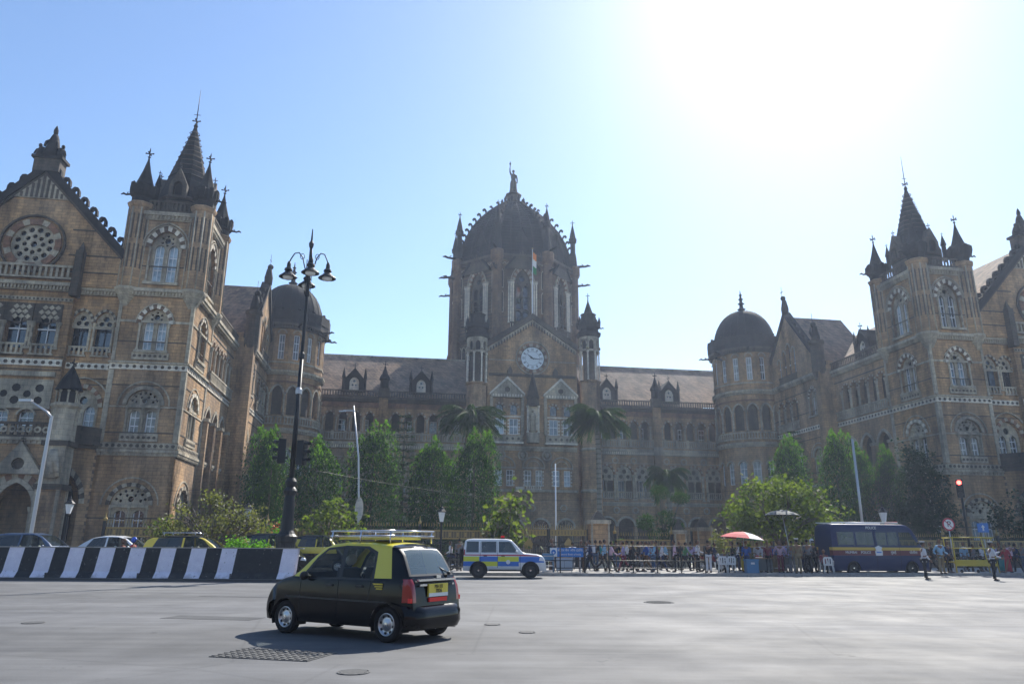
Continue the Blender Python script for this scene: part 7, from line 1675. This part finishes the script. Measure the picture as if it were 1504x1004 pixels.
_rp = random.Random(5); _cols = ('cl_white','cl_black','cl_navy','cl_sky','cl_pink','cl_grey','cl_blue','cl_lilac','cl_teal','cl_green','cl_white','cl_yellow'); _cn = dict(cl_white='white', cl_black='black', cl_navy='navy', cl_sky='light blue', cl_pink='pink', cl_grey='grey', cl_blue='bright blue', cl_lilac='lilac', cl_teal='teal', cl_green='green', cl_yellow='mustard', cl_maroon='maroon', cl_khaki='khaki', cl_jeans='denim')
for px, D, c, tr, pose, w_ in ((858,44.6,'cl_white','cl_jeans','walk','behind the navy jacket walker near the stone pier'),(878,45.4,'cl_teal','cl_black','walk2','in front of the stone pier foot'),(902,44.2,'cl_black','cl_jeans','stand2','between the pink shirt walker and the lilac top'),(908,45.8,'cl_yellow','cl_black','walk','far back in the open gateway'),(919,43.9,'cl_white','cl_black','walk2','behind the two black dressed walkers'),(941,44.6,'cl_grey','cl_black','walk','behind the blue shirt walker'),(951,46.2,'cl_pink','cl_grey','stand','deep in the gateway by the short railing'),(962,44.9,'cl_navy','cl_black','walk2','behind the white top walker'),(975,45.5,'cl_sky','cl_black','walk','left of the lone pink shirt'),(995,45.9,'cl_black','cl_black','stand2','in shade beside the narrow gate pier'),(1012,44.8,'cl_lilac','cl_black','stand','between the two narrow gate piers'),(1045,44.6,'cl_navy','cl_jeans','walk','behind the maroon motorcycle'),(1073,44.4,'cl_black','cl_grey','stand','behind the white plastic chairs'),(1081,45.2,'cl_white','cl_navy','stand2','under the left rim of the striped umbrella'),(1131,44.9,'cl_blue','cl_black','stand','behind the stall at the tree trunk'),(1147,45.0,'cl_grey','cl_black','stand2','behind the pink shirt with hands on hips'),(1176,44.0,'cl_navy','cl_navy','stand','behind the khaki officer'),(1197,44.6,'cl_white','cl_black','stand2','by the rear bumper of the police van'),(1365,45.0,'cl_black','cl_black','walk','in the shade behind the two men at the road edge'),(1425,46.0,'cl_grey','cl_black','walk2','seen through the middle of the yellow barricade'),(1460,46.5,'cl_lilac','cl_black','walk','in shade left of the teal skirt'),(1481,46.2,'cl_pink','cl_black','stand','in shade behind the red dress'),(786+22,44.0,'cl_sky','cl_black','stand','behind the blue shelving trolley'),(838,45.0,'cl_white','cl_grey','walk','behind the bank signboard posts'),(660,44.5,'cl_white','cl_black','walk','right of the taxi roof behind the pipe railing')):
    person(X(px, D), D, 'person in %s top %s' % (_cn[c], w_), pose, R(_rp.choice((90,-90,80,-100,10,170))), c, tr, _rp.uniform(1.56,1.72), group=CROWD)

_sp = Matrix.Translation(org) @ Matrix.Rotation(rz, 4, 'Z') @ Vector((1.62, -.36, 0))
person(_sp.x, _sp.y, 'person driving the black and yellow foreground taxi, seen through its windows', 'sit', rz+PI/2, 'cl_khaki', 'cl_khaki', 1.5, z=.20)
# ------------------------------------------------------------------ pavement props
nmat('plastic_white', (.6,.6,.6), .4); nmat('awning_red', (.50,.05,.06), .8); nmat('awning_white', (.65,.63,.6), .8); nmat('awning_green', (.03,.25,.13), .8); nmat('cloth_grey', (.10,.11,.11), .8); nmat('box_blue', (.06,.18,.32), .5); nmat('sign_blue', (.02,.16,.48), .4); nmat('barr_yellow', (.48,.36,.03), .5); nmat('card', (.25,.17,.09), .8); nmat('board_grey', (.40,.43,.47), .6)
def chair(x, y, rz, label):
    t = empty('plastic_chair', (x, y, .13), rz, label, 'chair', 'white plastic chairs')
    add_part(t, 'seat', lambda m: m.box(-.22, .22, -.22, .2, .41, .44, 'plastic_white'))
    def back(m):
        m.plate([(-.23,.44),(.23,.44),(.24,.75),(.17,.86),(-.17,.86),(-.24,.75)], [rect(-.15,-.09,.5,.76), rect(-.03,.03,.5,.79), rect(.09,.15,.5,.76)], .2, .23, 'plastic_white', True)
    add_part(t, 'backrest', back)
    for sx in (-1, 1):
        for sy in (-1, 1): add_part(t, 'leg', lambda m: m.tube([(sx*.19, sy*.18, .42), (sx*.24, sy*.24, 0)], .022, 6, 'plastic_white'))
        add_part(t, 'armrest', lambda m: m.tube([(sx*.23,.2,.66),(sx*.25,-.05,.65),(sx*.24,-.2,.62),(sx*.22,-.2,.43)], .02, 6, 'plastic_white'))
chair(X(1057,41.2), 41.2, R(170), 'white plastic chair facing away, left of two before the umbrella stall')
chair(X(1068,41.3), 41.3, R(188), 'white plastic chair facing away, right of two before the umbrella stall')
chair(X(1060,41.9), 41.95, R(0), 'white plastic chair under the seated person in grey')
chair(X(1206,41.6), 41.65, R(-20), 'white plastic chair beside the police van with a person in maroon on it')
chair(X(1212,40.9), 40.9, R(150), 'empty white plastic chair at the rear wheel of the police van')
def umbrella(x, y, h, r, mats, label, tilt=0, lean=0):
    t = empty('umbrella', (x, y, .13), 0, label, 'umbrella'); M = Matrix.Translation((lean,0,h)) @ Matrix.Rotation(tilt, 4, 'Y')
    add_part(t, 'pole', lambda m: m.tube([(0,0,0),(lean,0,h)], .022, 6, 'galv'))
    def canopy(m):
        m.T = M; n = 8; prof = [(0,.02),(.35,-.04),(.7,-.17),(1.,-.36)]
        for k in range(n):
            a, b = 2*PI*k/n, 2*PI*(k+1)/n; mt = mats[k % len(mats)]
            for i in range(3):
                (r0,z0),(r1,z1) = prof[i], prof[i+1]
                for q in range(3):
                    aa, bb = a+(b-a)*q/3, a+(b-a)*(q+1)/3; s0, s1 = (1-.05*math.sin(PI*q/3)), (1-.05*math.sin(PI*(q+1)/3))
                    m.add([(r*r0*s0*math.cos(aa),r*r0*s0*math.sin(aa),z0*r*.8),(r*r1*s0*math.cos(aa),r*r1*s0*math.sin(aa),z1*r*.8),(r*r1*s1*math.cos(bb),r*r1*s1*math.sin(bb),z1*r*.8),(r*r0*s1*math.cos(bb),r*r0*s1*math.sin(bb),z0*r*.8)], [(0,1,2,3)], mt)
    add_part(t, 'canopy', canopy)
    def ribs(m):
        m.T = M
        for k in range(8): a = PI/4*k; m.tube([(0,0,-.02),(r*.7*math.cos(a),r*.7*math.sin(a),-.17*r*.8-.02),(r*math.cos(a),r*math.sin(a),-.36*r*.8-.02)], .008, 4, 'galv'); m.tube([(0,0,-.55),(r*.5*math.cos(a),r*.5*math.sin(a),-.12)], .006, 4, 'galv')
    add_part(t, 'ribs', ribs)
umbrella(12.95, 42.0, 2.15, 1.25, ('awning_green','awning_green','awning_red','awning_red','awning_red','awning_red','awning_white','awning_red'), 'red, white and green striped market umbrella over the stall', tilt=.1)
umbrella(16.3, 43.8, 3.45, 1.05, ('cloth_grey',), 'flat grey umbrella raised on a tall thin pole behind the officers', lean=-.45)
t = empty('stall', (13.5, 42.2, .13), 0, 'low vending stall counter under the striped umbrella', 'stall')
add_part(t, 'counter', lambda m: (m.box(-.1,1.0,-.3,.3,.72,.77,'card'), m.box(-.05,.95,-.25,.25,.1,.72,'cloth_grey')))
add_part(t, 'tray', lambda m: (m.box(.05,.5,-.2,.2,.77,.83,'chrome'), m.ball((.2,0,.86),(.12,.1,.06),'awning_red',8,5), m.ball((.38,.02,.86),(.1,.1,.05),'cl_yellow',8,5)))
m = MB(); m.at(frame(X(1099,41.3), 41.3, 0, .13)); m.box(-.32,.32,-.24,.24,0,.62,'box_blue'); m.box(-.35,.35,-.27,.27,.62,.72,'box_blue'); m.box(-.1,.1,-.275,-.265,.45,.55,'plastic_white'); tag(m.build('cool_box'), 'pale blue cool box on the ground beside the stall', 'cool box')
for (px, D, w, h, lb) in ((1137,43.2,.55,.9,'tall stack of brown cartons under the grey umbrella'),(826,43.0,.9,.75,'brown carton stack below the white notice board')):
    m = MB(); m.at(frame(X(px,D), D, .1, .13)); m.box(-w/2,w/2,-.2,.2,0,h*.48,'card'); m.box(-w/2+.03,w/2-.05,-.18,.18,h*.49,h,'card'); m.box(-w/2,w/2,-.205,-.2,h*.22,h*.26,'awning_white'); tag(m.build('carton_stack'), lb, 'cartons')
# blue bank sign and white board
t = empty('bank_sign', (X(827,40.6), 40.6, .13), 0, 'blue and white bank signboard with two lines of lettering on posts', 'sign')
add_part(t, 'panel', lambda m: (m.box(-.80,.98,-.03,.03,.78,1.25,'sign_blue'), m.box(-.80,-.42,-.04,-.03,.79,1.24,'plate_white'), m.plate(circ(-.61,1.03,.13,12),[circ(-.61,1.0,.05,8)],-.05,-.04,'sign_blue')))
for x in (-.6,.8): add_part(t, 'post', lambda m: m.box(x-.03,x+.03,-.02,.02,0,.8,'galv'))
text('lettering', 'सेंट्रल बैंक ऑफ इंडिया', .16, 'plate_white', t, (.28,-.04,1.12), (PI/2,0,0), .004)
text('lettering', 'Central Bank of India', .135, 'plate_white', t, (.28,-.04,.91), (PI/2,0,0), .004)
t = empty('notice_board', (X(826,40.9), 40.9, .13), 0, 'white notice board with a faint arch drawing below the bank sign', 'board')
add_part(t, 'panel', lambda m: (m.box(-.42,.42,-.02,.02,.12,.70,'board_grey'), m.plate(rect(-.45,.45,.09,.73),[rect(-.41,.41,.13,.69)],-.035,.03,'galv'), ring(m,0,.3,.2,.34,.025,-.03,-.02,('galv',),12)))
for x in (-.38,.38): add_part(t, 'leg', lambda m: m.box(x-.02,x+.02,-.02,.02,0,.12,'galv'))
m = MB(); m.at(frame(X(802,40.5), 40.5, 0, .13)); 
for z in (.05,.3,.55,.8): m.box(-.28,.28,-.25,.25,z,z+.05,'galv')
for x in (-.27,.27):
    for y in (-.23,.23): m.box(x-.02,x+.02,y-.02,y+.02,0,.95,'box_blue')
m.box(-.28,.28,-.24,.24,.6,.95,'box_blue'); tag(m.build('rack_trolley'), 'small blue shelving trolley just right of the police jeep', 'trolley')
# signs
t = empty('no_parking_sign', (X(1396,43.6)+.0, 43.6, .13), 0, 'round no parking sign with black P and red ring', 'sign')
add_part(t, 'post', lambda m: m.tube([(0,.03,0),(0,.03,2.95)], .03, 6, 'galv'))
def npk(m):
    m.plate(circ(0,2.68,.36,24), [], -.01, .015, 's_red', True); m.plate(circ(0,2.68,.28,24), [], -.016, -.008, 'plate_white')
pn = add_part(t, 'sign_plate', npk); text('letter', 'P', .46, 'ink', pn, (.01,-.02,2.68), (PI/2,0,0), .003)
m = MB(); m.T = Matrix.Translation((0,-.022,2.68)) @ Matrix.Rotation(R(45),4,'Y'); m.box(-.28,.28,-.004,.0,-.022,.022,'s_red'); m.build('slash', pn)
t = empty('blue_sign', (X(1446,50), 50, .0), 0, 'small square blue sign with a white arrow on a post', 'sign')
add_part(t, 'post', lambda m: m.tube([(0,.03,0),(0,.03,3.2)], .03, 6, 'galv')); add_part(t, 'sign_plate', lambda m: (m.box(-.36,.36,-.02,.02,2.5,3.1,'sign_blue'), m.plate([(-.05,2.6),(.05,2.6),(.05,2.82),(.13,2.82),(0,3.0),(-.13,2.82),(-.05,2.82)],[],-.03,-.02,'plate_white')))
# yellow police barricade
t = empty('police_barricade', (X(1398,43.0), 43.0, .13), R(6), 'yellow steel barricade with open upper frame and solid lower panel', 'barricade')
def bar(m):
    for y in (0,.75):
        for x in (0,2.6): m.tube([(x*.86+.18 if False else x, y, 0),(x+(.25 if x == 0 else 0)-.25,y,1.95)], .035, 6, 'barr_yellow')
    for z in (.55,.62,1.35,1.95): m.tube([(-.1,0,z),(2.55,0,z)], .03, 6, 'barr_yellow'); 
    for z in (.6,1.95): m.tube([(-.1,.75,z),(2.55,.75,z)], .03, 6, 'barr_yellow')
    for x in (-.1,2.5):
        for z in (.6,1.9): m.tube([(x,0,z),(x,.75,z)], .025, 6, 'barr_yellow')
add_part(t, 'frame', bar)
pn = add_part(t, 'panel', lambda m: m.box(0,2.5,-.02,.02,.38,.72,'barr_yellow'))
for i in range(3): add_part(t, 'wheel', lambda m: m.ball((.3+i*1.0,0,.1),(.1,.03,.1),'rubber',12,8))
m = MB(); m.at(frame(X(1052,48), 47.8, 0, .13)); m.lathe([(.28,0),(.38,.5),(.42,.55),(.36,.57)],0,0,12,'plastic_white'); tub = m.build('planter'); tag(tub, 'white tub with a pale flowering plant by the gate pier', 'planter'); L = Leaves(5)
for i in range(300): L.leaf((X(1052,48)+L.r.gauss(0,.25), 47.8+L.r.gauss(0,.25), 1.1+abs(L.r.gauss(0,.7))), .2, .07)
L.build('foliage', 'leaf_dry', tub)
# motorcycles parked left of the van
def motorbike(x, y, rz, mt, label):
    t = empty('motorcycle', (x, y, .13), rz, label, 'motorcycle', 'parked motorcycles')
    for wx in (-.65,.65):
        m = MB(); m.T = Matrix.Translation((wx,0,.3)) @ Matrix.Rotation(PI/2,4,'X'); m.lathe([(.22,-.04),(.30,-.035),(.31,0),(.30,.035),(.22,.04)],0,0,20,'rubber',cap=False); m.lathe([(.22,-.01),(.23,0),(.22,.01)],0,0,20,'chrome',cap=False)
        for k in range(6): a = PI/3*k; m.tube([(0,0,0),(.22*math.cos(a),.22*math.sin(a),0)],.008,4,'chrome')
        m.build('wheel', t)
    add_part(t, 'body', lambda m: (m.tube([(.3,0,.55),(.1,0,.78),(-.15,0,.74)],[.07,.14,.10],10,mt), m.tube([(.1,0,.38),(-.1,0,.42)],[.16,.15],8,'plastic'), m.tube([(-.2,0,.72),(-.75,0,.80),(-.85,0,.72)],[.10,.08,.03],8,mt), m.tube([(-.6,.12,.3),(0,.12,.28)],.04,6,'chrome')))
    add_part(t, 'seat', lambda m: m.tube([(.0,0,.82),(-.4,0,.82),(-.7,0,.86)],[.06,.10,.07],8,'rubber'))
    add_part(t, 'fork', lambda m: (m.tube([(.65,.06,.3),(.42,.06,.95)],.022,6,'chrome'), m.tube([(.65,-.06,.3),(.42,-.06,.95)],.022,6,'chrome'), m.tube([(.35,-.34,1.02),(.42,0,.98),(.35,.34,1.02)],.018,6,'plastic')))
    add_part(t, 'headlight', lambda m: m.ball((.52,0,.88),(.08,.09,.09),'lens_clear',10,6))
motorbike(X(1193,41.0), 42.2, R(60), 'cl_black', 'black motorcycle parked left of the police van')
motorbike(X(1040,43.2), 43.2, R(20), 'cl_maroon', 'maroon motorcycle parked behind the black and white dressed person')
motorbike(X(676,42.4), 42.4, R(10), 'cl_navy', 'navy motorcycle parked left of the police jeep')

# street block on the near side of the junction, behind the camera: seen only in reflections
nb = empty('street_block', (0,-44,0), PI, 'plain buff street block facing the station across the junction', 'building'); m = MB(); m.at(frame(0,0)); hs = []; wn = []
for i in range(22):
    for j in range(4): x = -64+i*5.9; z = 1.2+j*3.6; hs.append(rect(x, x+1.7, z, z+2.1))
m.plate(rect(-68, 68, 0, 15.5), hs, 0, .4, 'stone_red'); m.box(-68, 68, .5, 14, 0, 15.4, 'void'); m.box(-68.3, 68.3, -.5, .1, 15.3, 15.9, 'trim'); m.build('wall', nb)
wp = MB(); wp.box(0,1.7,.3,.36,0,2.1,'pane'); w0 = wp.build('window', nb)
for k, h_ in enumerate(hs[::1]):
    o = w0 if k == 0 else w0.copy()
    if k: COL.objects.link(o)
    o.location = (h_[0][0], 0, h_[0][1])
# ------------------------------------------------------------------ camera, sky, sun
cam = bpy.data.cameras.new('camera'); co = bpy.data.objects.new('camera', cam); COL.objects.link(co); SC.camera = co
cam.sensor_width = 36; cam.lens = 36*1070/1504; cam.clip_end = 5000; cam.clip_start = .1
pitch = math.atan((800-502)/1070)
co.matrix_world = Matrix.Translation((0,0,1.5)) @ Matrix.Rotation(PI/2+pitch, 4, 'X') @ Matrix.Rotation(R(.35), 4, 'Z')
AZ, EL = R(25), R(43)
sd = Vector((math.sin(AZ)*math.cos(EL), math.cos(AZ)*math.cos(EL), math.sin(EL)))
l = bpy.data.lights.new('sun', 'SUN'); l.energy = 5.0; l.angle = R(.53); l.color = (1, .95, .86)
lo = bpy.data.objects.new('sun', l); COL.objects.link(lo); lo.rotation_euler = (-sd).to_track_quat('-Z', 'Y').to_euler(); lo.location = (0,0,80)
w = bpy.data.worlds.new('World'); SC.world = w; w.use_nodes = True; nt = w.node_tree
sky = nt.nodes.new('ShaderNodeTexSky'); sky.sky_type = 'NISHITA'; sky.sun_disc = False; sky.sun_elevation = EL; sky.sun_rotation = AZ
sky.altitude = 0; sky.air_density = 1.0; sky.dust_density = .38; sky.ozone_density = 3.0
hs_ = nt.nodes.new('ShaderNodeHueSaturation'); hs_.inputs['Saturation'].default_value = 1.05; nt.links.new(sky.outputs[0], hs_.inputs['Color']); nt.links.new(hs_.outputs[0], nt.nodes['Background'].inputs[0]); nt.nodes['Background'].inputs[1].default_value = .115
SC.view_settings.view_transform = 'Standard'; SC.view_settings.look = 'None'; SC.view_settings.exposure = .84; SC.view_settings.gamma = 1
SC.cycles.use_denoising = True
SC.cycles.max_bounces = 6; SC.cycles.transparent_max_bounces = 12; SC.cycles.caustics_reflective = False; SC.cycles.caustics_refractive = False

hm = bpy.data.materials.new('haze'); hm.use_nodes = True; hn = hm.node_tree; hn.nodes.remove(hn.nodes['Principled BSDF'])
pv = hn.nodes.new('ShaderNodeVolumePrincipled'); pv.inputs['Color'].default_value = (.66,.78,1,1); pv.inputs['Density'].default_value = .00050; pv.inputs['Anisotropy'].default_value = .4
hn.links.new(pv.outputs[0], hn.nodes['Material Output'].inputs['Volume']); MATS['haze'] = hm
h = MB(); h.box(-262,262,-82,342,-1.5,72,'haze'); tag(h.build('haze'), kind='stuff')
SC.cycles.volume_bounces = 1
